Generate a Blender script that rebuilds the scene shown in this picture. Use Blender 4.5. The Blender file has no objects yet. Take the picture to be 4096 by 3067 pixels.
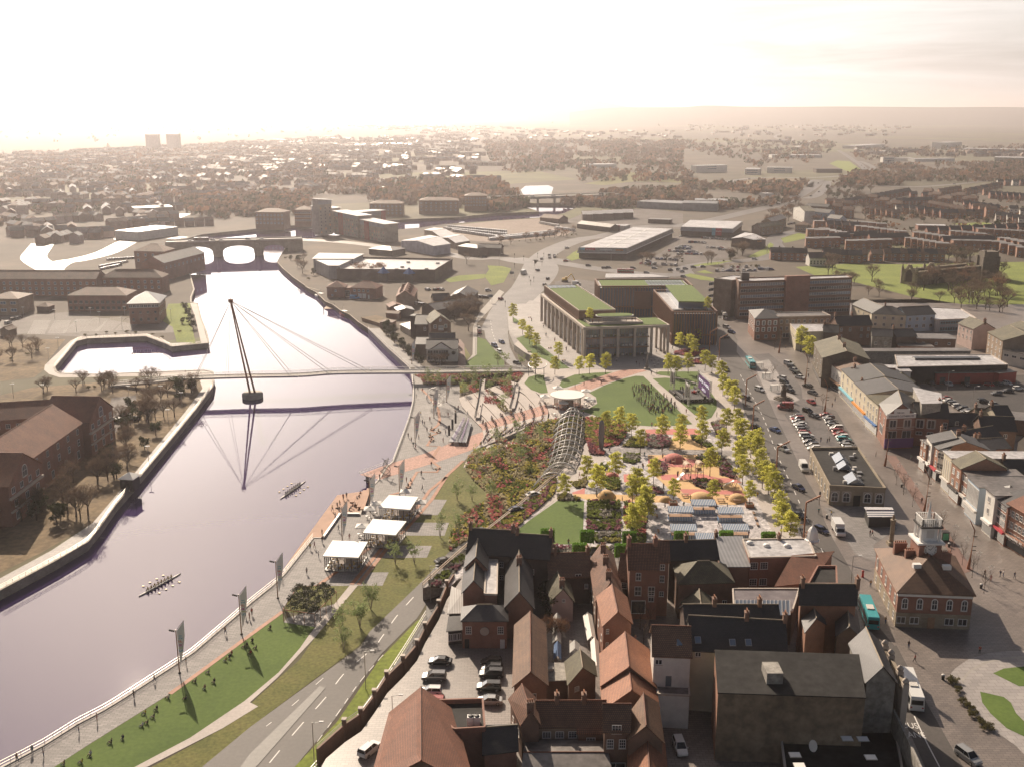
# Riverside town seen from the air. Helper and material names, spaces and comments are kept short to stay under the size limit.
import bpy,math,random
from math import sin,cos,pi,radians,hypot,atan2,sqrt
from mathutils import Vector,Matrix,noise
TRN,ROT=Matrix.Translation,Matrix.Rotation
from mathutils import Vector as Vec
class Dice(random.Random):
 uni=getattr(random.Random,'uniform');gau=getattr(random.Random,'gauss')
def Up(z):return Vec((0,)*2+(z,))
RD=Dice(11)
from mathutils.geometry import tessellate_polygon
HAZE=.00011
SC=bpy.context.scene
COL=SC.collection
F=4148.0;CX,CY=2048.0,1533.5;TH=radians(14.8);CZ=105.0
cT,sT=cos(TH),sin(TH)
FR=dict(T1=(0,300,1.6186),T2=(1366,300,1.6186),T3=(2730,300,1.6186),L1=(0,1200,1.84),M1=(1200,1100,2.0073),M2=(2000,1100,2.0073),R1=(2996,1200,2.0073),N1=(1200,1700,2.0073),N2=(2100,1600,1.84),R2=(2996,1900,2.0073),B1=(0,2167,1.84),B2=(1000,2167,1.84),B3=(1900,2167,1.84),B4=(2896,2167,1.84),S1=(2600,1780,4.0218),S2=(1250,950,3.68),S3=(2250,880,2.6024),S4=(2900,500,1.8495),S5=(1200,750,4.358),S6=(0,900,1.587),S7=(3640,1640,2.5088),S8=(2650,1460,8.716),S9=(3600,1930,5.02),SA=(3630,980,5.978),SB=(1640,1250,9.74),SC=(3500,1600,11.04),D=(0,0,0.54004))
def ray(u,v):
 x=(u-CX)/F;y=-(v-CY)/F
 return(x,cT+y*sT,-sT+y*cT)
def px(s):
 out=[];fr=None
 for t in s.split():
  if ',' in t:
   a,b=t.split(',');x0,y0,k=FR[fr];out.append((x0+float(a)/k,y0+float(b)/k))
  else:fr=t
 return out
def at(u,v,z):
 d=ray(u,v);t=(z-CZ)/d[2]
 return Vec((d[0]*t,d[1]*t,z))
def atY(u,v,Y):
 d=ray(u,v);t=Y/d[1]
 return Vec((d[0]*t,Y,CZ+d[2]*t))
def ins(x,y,poly):
 r=0;j=len(poly)-1
 for i in range(len(poly)):
  xi,yi=poly[i][0],poly[i][1];xj,yj=poly[j][0],poly[j][1]
  if(yi>y)!=(yj>y)and x<(xj-xi)*(y-yi)/(yj-yi)+xi:r=not r
  j=i
 return r
PLZ=3.0;YA,YB=458.0,573.0
def ramp(y):
 t=min(1,max(0,(YB-y)/(YB-YA)))
 return PLZ*t*t*(3-2*t)
def atP(u,v):
 z=PLZ
 for _ in range(6):
  p=at(u,v,z);z=ramp(p.y)
 return at(u,v,z)
PLAT=[tuple(atP(u,v)[:2])for u,v in px("B2 440,1800 560,1590 700,1470 820,1390 920,1250 1010,1110 1130,990 1230,870 1290,740 1390,570 1450,420 1560,265 N1 985,1305 1340,985 1460,880 1900,540 2060,410 M2 690,1345 690,1150 600,1130 390,1165 M1 1990,1170 2005,1120 1980,1040 1920,960 1830,905 1760,850 1800,800 1850,745 1865,655 1800,620 1720,560 1680,470 1672,340 1690,235 T3 2600,1440 B4 3200,1800")]
def gz(x,y):return ramp(y)if ins(x,y,PLAT)else 0.0
def G(u,v):
 p=atP(u,v)
 if ins(p.x,p.y,PLAT):return p
 return at(u,v,0.0)
def g(s):return[G(u,v)for u,v in px(s)]
def gg(s,z):return[at(u,v,z)for u,v in px(s)]
def smo(pts,n=4,closed=0):
 out=[];m=len(pts);pts=[Vec(p)for p in pts]
 for i in range(m if closed else m-1):
  if closed:a,b,c,d=pts[i-1],pts[i],pts[(i+1)%m],pts[(i+2)%m]
  else:a,b,c,d=pts[max(i-1,0)],pts[i],pts[i+1],pts[min(i+2,m-1)]
  for k in range(n):
   t=k/n
   out.append(0.5*((2*b)+(c-a)*t+(2*a-5*b+4*c-d)*t*t+(3*b-a-3*c+d)*t*t*t))
 if not closed:out.append(pts[-1])
 return out
class MB:
 def __init__(s):s.v=[];s.f=[];s.m=[];s.sm=[]
 def face(s,pts,mi=0,smo=0):
  n=len(s.v);s.v.extend([tuple(p)for p in pts]);s.f.append(list(range(n,n+len(pts))));s.m.append(mi);s.sm.append(smo)
 def add(s,vs,fs,mi=0,smo=0):
  n=len(s.v);s.v.extend([tuple(p)for p in vs])
  for f in fs:s.f.append([i+n for i in f]);s.m.append(mi);s.sm.append(smo)
 def box(s,x0,y0,z0,x1,y1,z1,mi=0,M=None):
  vs=[Vec((x,y,z))for z in(z0,z1)for x,y in((x0,y0),(x1,y0),(x1,y1),(x0,y1))]
  if M is not None:vs=[M@p for p in vs]
  s.add(vs,[(3,2,1,0),(4,5,6,7),(0,1,5,4),(1,2,6,5),(2,3,7,6),(3,0,4,7)],mi)
 def prism(s,poly,z0,z1,mi=0,top=None,bottom=0):
  n=len(poly)
  a=sum(poly[i-1][0]*poly[i][1]-poly[i][0]*poly[i-1][1]for i in range(n))
  if a<0:poly=poly[::-1]
  lo=[(p[0],p[1],z0)for p in poly];hi=[(p[0],p[1],z1)for p in poly]
  s.add(lo+hi,[(i,(i+1)%n,n+(i+1)%n,n+i)for i in range(n)],mi)
  s.poly(hi,mi if top is None else top)
  if bottom:s.poly(lo[::-1],mi)
 def poly(s,pts,mi=0):
  if len(pts)<=4:s.face(pts,mi);return
  t=tessellate_polygon([[Vec(p)for p in pts]])
  nrm=sum(((Vec(pts[i-1])).cross(Vec(pts[i]))for i in range(len(pts))),Vec()).z
  fs=[]
  for a,b,c in t:
   P,Q,R_=Vec(pts[a]),Vec(pts[b]),Vec(pts[c])
   z=(Q-P).cross(R_-P).z
   fs.append((a,b,c)if z*nrm>=0 else(c,b,a))
  s.add(pts,fs,mi)
 def tube(s,pts,r,n=6,mi=0,r1=None,smo=1,cap=1):
  pts=[Vec(p)for p in pts];rings=[];m=len(pts)
  for i,p in enumerate(pts):
   d=(pts[min(i+1,m-1)]-pts[max(i-1,0)])
   d=d.normalized()if d.length>1e-9 else Up(1)
   a=d.cross(Up(1))
   if a.length<1e-3:a=d.cross(Vec((1,0,0)))
   a.normalize();b=d.cross(a)
   rr=r if r1 is None else r+(r1-r)*i/max(1,m-1)
   rings.append([p+(a*cos(6.28319*k/n)+b*sin(6.28319*k/n))*rr for k in range(n)])
  vs=[q for R_ in rings for q in R_]
  fs=[(i*n+k,(i+1)*n+k,(i+1)*n+(k+1)%n,i*n+(k+1)%n)for i in range(m-1)for k in range(n)]
  s.add(vs,fs,mi,smo)
  if cap:
   s.face(rings[0],mi);s.face(rings[-1][::-1],mi)
 def bar(s,a,b,w,h,mi=0,up=None):
  a=Vec(a);b=Vec(b);d=(b-a)
  if d.length<1e-6:return
  d.normalize();u=Up(1)if up is None else Vec(up)
  x=d.cross(u)
  if x.length<1e-3:x=d.cross(Vec((0,1,0)))
  x.normalize();y=x.cross(d)
  vs=[p+x*sx*w/2+y*sy*h/2 for p in(a,b)for sx,sy in((-1,-1),(1,-1),(1,1),(-1,1))]
  s.add(vs,[(0,1,2,3),(7,6,5,4),(0,4,5,1),(1,5,6,2),(2,6,7,3),(3,7,4,0)],mi)
 def lat(s,prof,c=(0,0,0),n=16,mi=0,smo=1,sx=1,sy=1):
  vs=[]
  for r,z in prof:
   for k in range(n):
    a=6.283185*k/n;vs.append((c[0]+r*cos(a)*sx,c[1]+r*sin(a)*sy,c[2]+z))
  m=len(prof)
  fs=[(i*n+k,i*n+(k+1)%n,(i+1)*n+(k+1)%n,(i+1)*n+k)for i in range(m-1)for k in range(n)]
  s.add(vs,fs,mi,smo)
  if prof[-1][0]>0.01:s.face(vs[-n:],mi)
  if prof[0][0]>0.01:s.face(vs[:n][::-1],mi)
 def mesh(s,name,mats,org=(0,0,0),uv=1):
  me=bpy.data.meshes.new(name)
  ox,oy,oz=org
  me.from_pydata([(x-ox,y-oy,z-oz)for x,y,z in s.v],[],s.f)
  for m in(mats if isinstance(mats,(list,tuple))else[mats]):me.materials.append(MT[m]if isinstance(m,str)else m)
  me.polygons.foreach_set('material_index',s.m)
  me.polygons.foreach_set('use_smooth',s.sm)
  if uv:
   ul=me.uv_layers.new(name='UV');dat=[0.0]*(2*len(me.loops));k=0
   V=s.v
   for f in s.f:
    p0,p1,p2=V[f[0]],V[f[1]],V[f[2]]
    ax,ay,az=p1[0]-p0[0],p1[1]-p0[1],p1[2]-p0[2];bx,by,bz=p2[0]-p0[0],p2[1]-p0[1],p2[2]-p0[2]
    nx,ny,nz=ay*bz-az*by,az*bx-ax*bz,ax*by-ay*bx
    hl=hypot(nx,ny);L=sqrt(nx*nx+ny*ny+nz*nz)or 1
    if hl/L<0.05:
     for i in f:dat[k]=V[i][0];dat[k+1]=V[i][1];k+=2
    else:
     hx,hy=-ny/hl,nx/hl
     ux,uy,uz=(-hy*nz/L*-1)*-1,0,0
     ux,uy,uz=(-nx*nz/(hl*L),-ny*nz/(hl*L),hl/L)
     for i in f:
      q=V[i];dat[k]=q[0]*hx+q[1]*hy;dat[k+1]=q[0]*ux+q[1]*uy+q[2]*uz;k+=2
   ul.data.foreach_set('uv',dat)
  me.update()
  return me
 def put(s,name,mats,parent=None,org=None,**kw):
  if org is None:org=parent.location if parent is not None and parent.parent is None else(0,0,0)
  if parent is not None and parent.parent is not None:org=parent.parent.location
  if parent is not None and(parent.parent or parent).name in LOCAL:org=(0,0,0)
  o=bpy.data.objects.new(name,s.mesh(name,mats,org));COL.objects.link(o)
  if parent is not None:o.parent=parent
  else:o.location=org
  if kw:tag(o,**kw)
  return o
def tag(o,label=None,cat=None,group=None,kind=None):
 if label:o['label']=label
 if cat:o['category']=cat
 if group:o['group']=group
 if kind:o['kind']=kind
 return o
def thg(name,label,cat,loc,rz=0,group=None):
 o=bpy.data.objects.new(name,None);COL.objects.link(o);o.empty_display_size=0.5
 o.location=loc;o.rotation_euler=(0,0,rz)
 return tag(o,label,cat,group)
LOCAL=set()
def lthing(*a):
 o=thg(*a);LOCAL.add(o.name);return o
def heading(s):a,b=g(s);return atan2(b.y-a.y,b.x-a.x)
def inst(mesh,name,loc,rz=0,sc=1,parent=None):
 o=bpy.data.objects.new(name,mesh);COL.objects.link(o);o.location=loc;o.rotation_euler=(0,0,rz)
 o.scale=sc if isinstance(sc,(tuple,list))else(sc,sc,sc)
 if parent is not None:o.parent=parent
 return o
def tmesh(txt,size,mat,ext=0.02,align='CENTER',font_scale=1.0):
 cu=bpy.data.curves.new('txt','FONT');cu.body=txt;cu.size=size;cu.extrude=ext;cu.align_x=align;cu.align_y='CENTER';cu.space_character=font_scale
 o=bpy.data.objects.new('txt',cu);COL.objects.link(o)
 bpy.context.view_layer.update()
 me=bpy.data.meshes.new_from_object(o.evaluated_get(bpy.context.evaluated_depsgraph_get()))
 bpy.data.objects.remove(o);bpy.data.curves.remove(cu)
 me.materials.clear();me.materials.append(MT[mat])
 return me
def sign(txt,p,rz,size,mat,parent,org=None,tilt=pi/2,name='lettering',width=None):
 me=tmesh(txt,size,mat)
 o=bpy.data.objects.new(name,me);COL.objects.link(o);o.parent=parent
 off=Vec(parent.location)if parent.parent is None else Vec(parent.parent.location)
 o.location=Vec(p)-off;o.rotation_euler=(tilt,0,rz)
 if width:
  xs=[v.co.x for v in me.vertices];k=width/(max(xs)-min(xs));o.scale=(k,1,1)
 return o
ORD='zeroth first second third fourth fifth sixth seventh eighth ninth tenth eleventh twelfth thirteenth fourteenth fifteenth sixteenth seventeenth eighteenth nineteenth'.split()
TENS={2:'twent',3:'thirt',4:'fort',5:'fift',6:'sixt',7:'sevent',8:'eight',9:'ninet'}
def ordw(n):
 if n<20:return ORD[n]
 if n>=100:return('hundred' if n//100==1 else 'two-hundred')+('th' if n%100==0 else '-and-'+ordw(n%100))
 return TENS[n//10]+('ieth' if n%10==0 else 'y-'+ORD[n%10])
LM={}
def each(s):
 fr=None
 for t in s.split():
  if ',' in t:yield fr+' '+t
  else:fr=t
def lmk(name,s):LM[name]=g(s)[0]
POOL=[]
def later(o,desc,only=None):POOL.append((o,desc,only));return o
def settle():
 buck={}
 for o,d,only in POOL:
  p=o.location
  nm=min(only or LM,key=lambda k:(LM[k].x-p.x)**2+(LM[k].y-p.y)**2)
  buck.setdefault((d,nm),[]).append(o)
 for(d,nm),os in buck.items():
  q=LM[nm];os.sort(key=lambda o:(o.location.x-q.x)**2+(o.location.y-q.y)**2)
  for i,o in enumerate(os):
   o['label']=d+' near '+nm if len(os)==1 else d+(', nearest to ' if i==0 else ', '+ordw(i+1)+' nearest to ')+nm
MT={}
def _nt(name):
 m=bpy.data.materials.new(name);m.use_nodes=1;t=m.node_tree
 b=t.nodes['Principled BSDF'];MT[name]=m
 return m,t,b
def si(n,k,v):n.inputs[k].default_value=v
def lk(t,a,b):t.links.new(a,b)
def nd(t,ty,**kw):
 n=t.nodes.new(ty)
 for k,v in kw.items():
  if k in n.inputs:n.inputs[k].default_value=v
  else:setattr(n,k,v)
 return n
def c4(c):return(c[0],c[1],c[2],1)
def rmp(t,fac,stops):
 r=t.nodes.new('ShaderNodeValToRGB');e=r.color_ramp.elements
 e[0].position,e[0].color=stops[0][0],c4(stops[0][1]);e[1].position,e[1].color=stops[-1][0],c4(stops[-1][1])
 for p,c in stops[1:-1]:
  k=e.new(p);k.color=c4(c)
 lk(t,fac,r.inputs[0]);return r.outputs[0]
def mxc(t,a,b,fac,mode='MIX'):
 n=t.nodes.new('ShaderNodeMix');n.data_type='RGBA';n.blend_type=mode
 for i,x in((0,fac),(6,a),(7,b)):
  if hasattr(x,'is_linked')or hasattr(x,'links'):lk(t,x,n.inputs[i])
  else:n.inputs[i].default_value=x if i==0 else c4(x)
 return n.outputs[2]
def flat(name,c,rough=0.7,var=0.12,scale=0.4,metal=0.0,coord='Object',spec=None,emit=None,bump=0,fine=None):
 m,t,b=_nt(name)
 tc=nd(t,'ShaderNodeTexCoord')
 if var:
  n=nd(t,'ShaderNodeTexNoise',Scale=scale,Detail=6.0,Roughness=0.65);lk(t,tc.outputs[coord],n.inputs['Vector'])
  col=rmp(t,n.outputs[0],[(0.28,[x*(1-var*1.6)for x in c]),(0.72,[min(1,x*(1+var))for x in c])])
  if fine:
   n2=nd(t,'ShaderNodeTexNoise',Scale=fine,Detail=2.0);lk(t,tc.outputs[coord],n2 .inputs['Vector'])
   g2=rmp(t,n2 .outputs[0],[(0.3,(.72,.72,.72)),(0.7,(1.2,1.2,1.2))])
   col=mxc(t,col,g2,1.0,'MULTIPLY')
  lk(t,col,b.inputs['Base Color'])
  if bump:
   bp=nd(t,'ShaderNodeBump',Strength=bump,Distance=0.3);lk(t,n.outputs[0],bp.inputs['Height']);lk(t,bp.outputs[0],b.inputs['Normal'])
 else:si(b,'Base Color',c4(c))
 si(b,'Roughness',rough);si(b,'Metallic',metal)
 if spec is not None:si(b,'Specular IOR Level',spec)
 if emit:si(b,'Emission Color',c4(emit[0]));si(b,'Emission Strength',emit[1])
 return m
def brk(name,c1,c2,mortar,bw,bh,ms=0.02,rough=0.8,grime=0.35,offset=0.5,coord='UV',spec=None,bump=0.0,gscale=0.25):
 m,t,b=_nt(name);tc=nd(t,'ShaderNodeTexCoord')
 br=nd(t,'ShaderNodeTexBrick',Scale=1.0);br.offset=offset
 si(br,'Color1',c4(c1));si(br,'Color2',c4(c2));si(br,'Mortar',c4(mortar))
 si(br,'Brick Width',bw);si(br,'Row Height',bh);si(br,'Mortar Size',ms)
 lk(t,tc.outputs[coord],br.inputs['Vector'])
 n=nd(t,'ShaderNodeTexNoise',Scale=gscale,Detail=7.0,Roughness=0.68);lk(t,tc.outputs['Object'],n.inputs['Vector'])
 gcol=rmp(t,n.outputs[0],[(0.3,(1-grime,)*3),(0.7,(1+grime*0.5,)*3)])
 lk(t,mxc(t,br.outputs[0],gcol,1.0,'MULTIPLY'),b.inputs['Base Color'])
 si(b,'Roughness',rough)
 if spec is not None:si(b,'Specular IOR Level',spec)
 if bump:
  bp=nd(t,'ShaderNodeBump',Strength=bump,Distance=0.05);lk(t,br.outputs['Fac'],bp.inputs['Height']);bp.invert=1;lk(t,bp.outputs[0],b.inputs['Normal'])
 return m
def wave(name,c1,c2,period,rough=0.6,axis='X',coord='UV',grime=0.25,sharp=0.1):
 m,t,b=_nt(name);tc=nd(t,'ShaderNodeTexCoord')
 w=nd(t,'ShaderNodeTexWave',Scale=6.2832/(20*period)*1.0);w.bands_direction=axis;lk(t,tc.outputs[coord],w.inputs['Vector'])
 col=rmp(t,w.outputs['Fac'],[(0.5-sharp,c1),(0.5+sharp,c2)])
 n=nd(t,'ShaderNodeTexNoise',Scale=0.3,Detail=6.0);lk(t,tc.outputs['Object'],n.inputs['Vector'])
 gcol=rmp(t,n.outputs[0],[(0.3,(1-grime,)*3),(0.7,(1+grime*0.4,)*3)])
 lk(t,mxc(t,col,gcol,1.0,'MULTIPLY'),b.inputs['Base Color']);si(b,'Roughness',rough)
 return m
def mul(name,stops,scale,detail=6,rough=0.9,fine=None,fstops=None,coord='Object',bump=0,distort=0.0,spec=None):
 m,t,b=_nt(name);tc=nd(t,'ShaderNodeTexCoord')
 n=nd(t,'ShaderNodeTexNoise',Scale=scale,Detail=float(detail),Roughness=0.62,Distortion=distort);lk(t,tc.outputs[coord],n.inputs['Vector'])
 col=rmp(t,n.outputs[0],stops)
 if fine:
  n2=nd(t,'ShaderNodeTexNoise',Scale=fine,Detail=3.0);lk(t,tc.outputs[coord],n2 .inputs['Vector'])
  col=mxc(t,col,rmp(t,n2 .outputs[0],fstops or[(0.3,(.7,.7,.7)),(0.7,(1.25,1.25,1.25))]),1.0,'MULTIPLY')
  if bump:
   bp=nd(t,'ShaderNodeBump',Strength=bump,Distance=0.4);lk(t,n2 .outputs[0],bp.inputs['Height']);lk(t,bp.outputs[0],b.inputs['Normal'])
 lk(t,col,b.inputs['Base Color']);si(b,'Roughness',rough)
 if spec is not None:si(b,'Specular IOR Level',spec)
 return m
brk('bred',(.33,.11,.065),(.26,.09,.055),(.3,.24,.2),.22,.08,.012)
brk('bbrown',(.26,.125,.075),(.2,.098,.062),(.24,.2,.17),.22,.08,.012)
brk('bdark',(.12,.07,.055),(.09,.055,.045),(.14,.12,.1),.22,.08,.012)
brk('borange',(.38,.15,.08),(.32,.12,.065),(.36,.28,.22),.22,.08,.012)
brk('bbuff',(.36,.25,.17),(.31,.21,.14),(.35,.3,.25),.22,.08,.012)
brk('stone',(.36,.3,.22),(.31,.25,.18),(.25,.21,.16),.9,.35,.02)
brk('dstone',(.17,.135,.1),(.13,.105,.08),(.1,.085,.07),.7,.3,.02)
brk('wstone',(.42,.37,.31),(.36,.32,.27),(.28,.25,.21),.8,.3,.02)
flat('rwhite',(.72,.69,.64),.8,.1,.5);flat('rcream',(.62,.55,.42),.8,.1,.4)
flat('rgrey',(.3,.28,.25),.85,.3,.15,fine=1.2);flat('rstain',(.28,.215,.15),.9,.35,.12,fine=.8)
flat('rblue',(.38,.46,.55),.8,.08);flat('rpink',(.55,.42,.38),.8,.1);flat('pred',(.32,.04,.03),.6,.15)
flat('paint_purple',(.16,.08,.25),.5,.1);flat('paint_teal',(.05,.3,.33),.5,.1);flat('paint_bluebright',(.05,.16,.42),.5,.1)
flat('concrete',(.38,.35,.31),.85,.18,.3,fine=2.0);flat('pconc',(.56,.52,.47),.8,.12,.3)
flat('spale',(.5,.43,.37),.75,.1,.5)
wave('gclad',(.33,.34,.36),(.26,.27,.3),1.0,.45)
wave('cladding_lilac',(.5,.5,.58),(.44,.44,.52),1.2,.5)
brk('slate',(.085,.08,.082),(.065,.062,.066),(.04,.04,.04),.4,.28,.02,.5,.3,bump=.3)
brk('dslate',(.045,.043,.045),(.034,.034,.036),(.02,.02,.02),.4,.3,.02,.55,.25,bump=.3)
brk('pantile',(.3,.135,.075),(.23,.105,.062),(.06,.035,.028),.32,.34,.05,.75,.4,.0,bump=.5)
brk('rtile',(.34,.135,.075),(.28,.11,.065),(.08,.045,.035),.3,.3,.035,.75,.35,bump=.4)
brk('otile',(.46,.19,.095),(.38,.15,.08),(.1,.055,.04),.3,.3,.03,.7,.3,bump=.4)
brk('btile',(.25,.135,.08),(.2,.108,.066),(.06,.042,.032),.32,.34,.035,.7,.35,bump=.4)
brk('moss',(.17,.15,.09),(.13,.12,.075),(.07,.06,.045),.4,.3,.03,.75,.45,bump=.4)
mul('felt',[(.3,(.11,.1,.095)),(.55,(.19,.17,.16)),(.75,(.27,.25,.24))],.12,7,.42,.9)
mul('wroof',[(.3,(.36,.34,.34)),(.6,(.58,.56,.56)),(.8,(.68,.67,.68))],.12,6,.35,.8)
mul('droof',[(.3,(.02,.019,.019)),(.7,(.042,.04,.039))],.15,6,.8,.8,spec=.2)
mul('roof_wet',[(.3,(.12,.1,.1)),(.5,(.2,.17,.17)),(.75,(.3,.27,.27))],.2,5,.22)
wave('mroof',(.5,.48,.48),(.42,.4,.4),1.0,.38);wave('groof',(.27,.27,.28),(.2,.2,.21),.8,.42)
wave('roof_corrugated',(.3,.28,.27),(.2,.18,.17),.5,.55)
mul('sedum',[(.3,(.075,.12,.02)),(.7,(.14,.2,.04))],1.2,4,.95,5)
mul('asphalt',[(.3,(.065,.056,.052)),(.7,(.1,.087,.08))],.06,6,.7,1.5,[(.3,(.85,.85,.85)),(.7,(1.12,1.12,1.12))])
mul('tar',[(.3,(.045,.04,.038)),(.7,(.075,.066,.06))],.08,6,.6,1.2)
mul('wet',[(.3,(.085,.072,.066)),(.5,(.12,.105,.098)),(.75,(.17,.15,.14))],.07,6,.5,1.2)
mul('parking',[(.3,(.1,.085,.078)),(.7,(.17,.15,.14))],.07,6,.8,1.0,spec=.2)
brk('setts',(.3,.275,.265),(.2,.185,.18),(.13,.12,.115),1.3,.42,.05,.75,.22,coord='Object',gscale=.12)
brk('slabs',(.38,.345,.33),(.31,.285,.275),(.22,.2,.19),1.6,1.1,.04,.7,.18,coord='Object',gscale=.1)
brk('paving_town',(.26,.22,.195),(.2,.17,.155),(.14,.12,.11),1.2,.6,.05,.42,.35,coord='Object',gscale=.06)
mul('ppale',[(.35,(.42,.37,.34)),(.65,(.5,.445,.41))],.08,5,.8,2.0,[(.3,(.9,.9,.9)),(.7,(1.08,1.08,1.08))])
def cobble(name,a,b_,sc):
 m,t,b=_nt(name);tc=nd(t,'ShaderNodeTexCoord');v=nd(t,'ShaderNodeTexVoronoi',Scale=sc);lk(t,tc.outputs['Object'],v.inputs['Vector'])
 n=nd(t,'ShaderNodeTexNoise',Scale=sc*1.7,Detail=3.0);lk(t,tc.outputs['Object'],n.inputs['Vector'])
 c=mxc(t,rmp(t,v.outputs['Color'],[(.15,a),(.85,b_)]),rmp(t,n.outputs[0],[(.35,(.62,.62,.62)),(.62,(1.1,1.1,1.1))]),1.0,'MULTIPLY')
 lk(t,c,b.inputs['Base Color']);si(b,'Roughness',.8)
cobble('cobble_light',(.38,.35,.36),(.62,.58,.58),.9)
cobble('cobble_grey',(.22,.2,.2),(.36,.33,.33),.8)
flat('terracotta',(.46,.255,.2),.8,.1,.15,fine=1.5);flat('corten',(.33,.13,.06),.7,.2,.5)
wave('decking',(.42,.23,.14),(.33,.17,.1),.5,.75,'Y','Object',.2,.3)
flat('rubber_pink',(.55,.19,.165),.85,.06,.2);flat('rubber_yellow',(.62,.4,.19),.85,.06,.2)
mul('lawn',[(.3,(.068,.115,.017)),(.7,(.11,.165,.028))],.06,5,.95,1.3,[(.3,(.85,.88,.8)),(.7,(1.12,1.12,1.1))])
mul('grass',[(.3,(.1,.11,.025)),(.5,(.14,.14,.035)),(.7,(.17,.155,.045))],.12,6,.95,1.5)
mul('bgrass',[(.3,(.13,.17,.02)),(.7,(.21,.25,.035))],.07,5,.95,1.0)
mul('scrub',[(.3,(.1,.07,.04)),(.5,(.17,.12,.065)),(.7,(.24,.17,.095))],.07,7,.95,.6)
mul('earth',[(.3,(.05,.04,.03)),(.7,(.1,.08,.06))],.1,6,.95,.8)
mul('dirt',[(.3,(.15,.1,.075)),(.7,(.24,.17,.13))],.03,6,.8,.4)
def lmat(name,a,b_,rough=.7,tr=.25,sc=1.4):
 m,t,b=_nt(name);tc=nd(t,'ShaderNodeTexCoord');oi=nd(t,'ShaderNodeObjectInfo')
 n=nd(t,'ShaderNodeTexNoise',Scale=sc,Detail=3.0);lk(t,tc.outputs['Object'],n.inputs['Vector'])
 c=rmp(t,n.outputs[0],[(.3,a),(.7,b_)])
 mr=nd(t,'ShaderNodeMapRange');mr.inputs[3].default_value=.8;mr.inputs[4].default_value=1.2;lk(t,oi.outputs['Random'],mr.inputs[0])
 h=nd(t,'ShaderNodeHueSaturation');lk(t,mr.outputs[0],h.inputs['Value']);lk(t,c,h.inputs['Color'])
 lk(t,h.outputs[0],b.inputs['Base Color']);si(b,'Roughness',rough);si(b,'Specular IOR Level',.2)
 d=nd(t,'ShaderNodeBsdfTranslucent');lk(t,h.outputs[0],d.inputs['Color'])
 mx=nd(t,'ShaderNodeMixShader');mx.inputs[0].default_value=tr
 lk(t,b.outputs[0],mx.inputs[1]);lk(t,d.outputs[0],mx.inputs[2]);lk(t,mx.outputs[0],t.nodes['Material Output'].inputs[0])
lmat('leaf_spring',(.4,.42,.07),(.65,.6,.16),.7,.6)
lmat('leaf_birch',(.18,.23,.09),(.34,.39,.19),.7,.5)
lmat('leaf_hedge',(.09,.2,.02),(.22,.4,.05),.6,.4,3.0)
lmat('ever1',(.035,.045,.022),(.08,.09,.04),.8,.25)
lmat('vine',(.04,.05,.03),(.11,.115,.075),.7,.25)
lmat('twig',(.13,.09,.065),(.22,.155,.11),.9,.35);lmat('twig_red',(.2,.115,.07),(.32,.18,.11),.9,.35)
lmat('shrub',(.09,.085,.04),(.18,.155,.07),.9,.35)
lmat('molive',(.22,.21,.07),(.4,.36,.13),.9,.5);lmat('msage',(.34,.3,.19),(.55,.48,.32),.9,.5)
lmat('mgreen',(.11,.14,.04),(.22,.25,.07),.9,.5);lmat('mpink',(.4,.13,.13),(.6,.25,.24),.9,.5);lmat('myellow',(.36,.31,.08),(.5,.44,.14),.9,.5)
lmat('mgrey',(.2,.19,.165),(.42,.39,.35),.9,.5);lmat('mplum',(.22,.1,.13),(.4,.2,.23),.9,.5)
flat('bark',(.085,.06,.045),.9,.2,2.0);flat('bark_birch',(.35,.31,.27),.9,.3,2.0)
flat('white',(.8,.78,.75),.55,.03);flat('canvas',(.82,.79,.74),.8,.03);flat('offwhite',(.6,.57,.53),.7,.06)
flat('black',(.015,.015,.016),.5,0);flat('charcoal',(.04,.038,.038),.6,.1);flat('dmetal',(.06,.055,.055),.45,.1,metal=.5)
flat('metal',(.45,.44,.43),.35,.06,metal=.8);flat('steel',(.62,.6,.58),.4,.05,metal=.3);flat('copper',(.21,.115,.075),.5,.12,.6,metal=.25)
flat('rail',(.42,.38,.34),.4,.05,metal=.4);flat('timber',(.34,.2,.12),.7,.15,1.5);flat('ptimber',(.52,.39,.28),.7,.12,1.5)
flat('tarp_grey',(.4,.39,.37),.7,.12,.8);flat('tarp_blue',(.08,.15,.3),.6,.1)
flat('road_paint',(.72,.69,.66),.7,.08,1.0);flat('kerb',(.36,.33,.3),.8,.1,1.0);flat('road_red',(.2,.12,.1),.8,.1,.3)
flat('sculpt',(.16,.155,.17),.35,.05,metal=.5);flat('terracotta_pot',(.35,.15,.08),.8,.15,2);flat('cover',(.14,.17,.2),.3,0)
flat('ypaint',(.6,.36,.03),.5,.08);flat('gloss',(.45,.02,.02),.3,.03);flat('opaint',(.62,.24,.03),.6,.05);flat('spaint',(.2,.5,.62),.6,.05);flat('crimson',(.48,.05,.07),.6,.05)
flat('green_screen',(.12,.5,.25),.5,.05);flat('ldark',(.05,.045,.08),.6,0);flat('lgrey',(.3,.32,.4),.6,0)
flat('logo_teal',(.03,.32,.42),.6,0);flat('logo_lime',(.42,.4,.03),.6,0);flat('logo_magenta',(.42,.02,.22),.6,0);flat('logo_orange',(.6,.13,.04),.6,0)
def glassy(name,c,rough=.08,spec=.5,metal=0.0):
 m,t,b=_nt(name);si(b,'Base Color',c4(c));si(b,'Roughness',rough);si(b,'Specular IOR Level',spec);si(b,'Metallic',metal)
glassy('dglass',(.03,.033,.04));glassy('glass_car',(.015,.017,.02),.05,.7);glassy('glass_blue',(.12,.14,.19),.08,.8,.15);glassy('sglass',(.2,.24,.3),.1,.8,.2)
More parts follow.
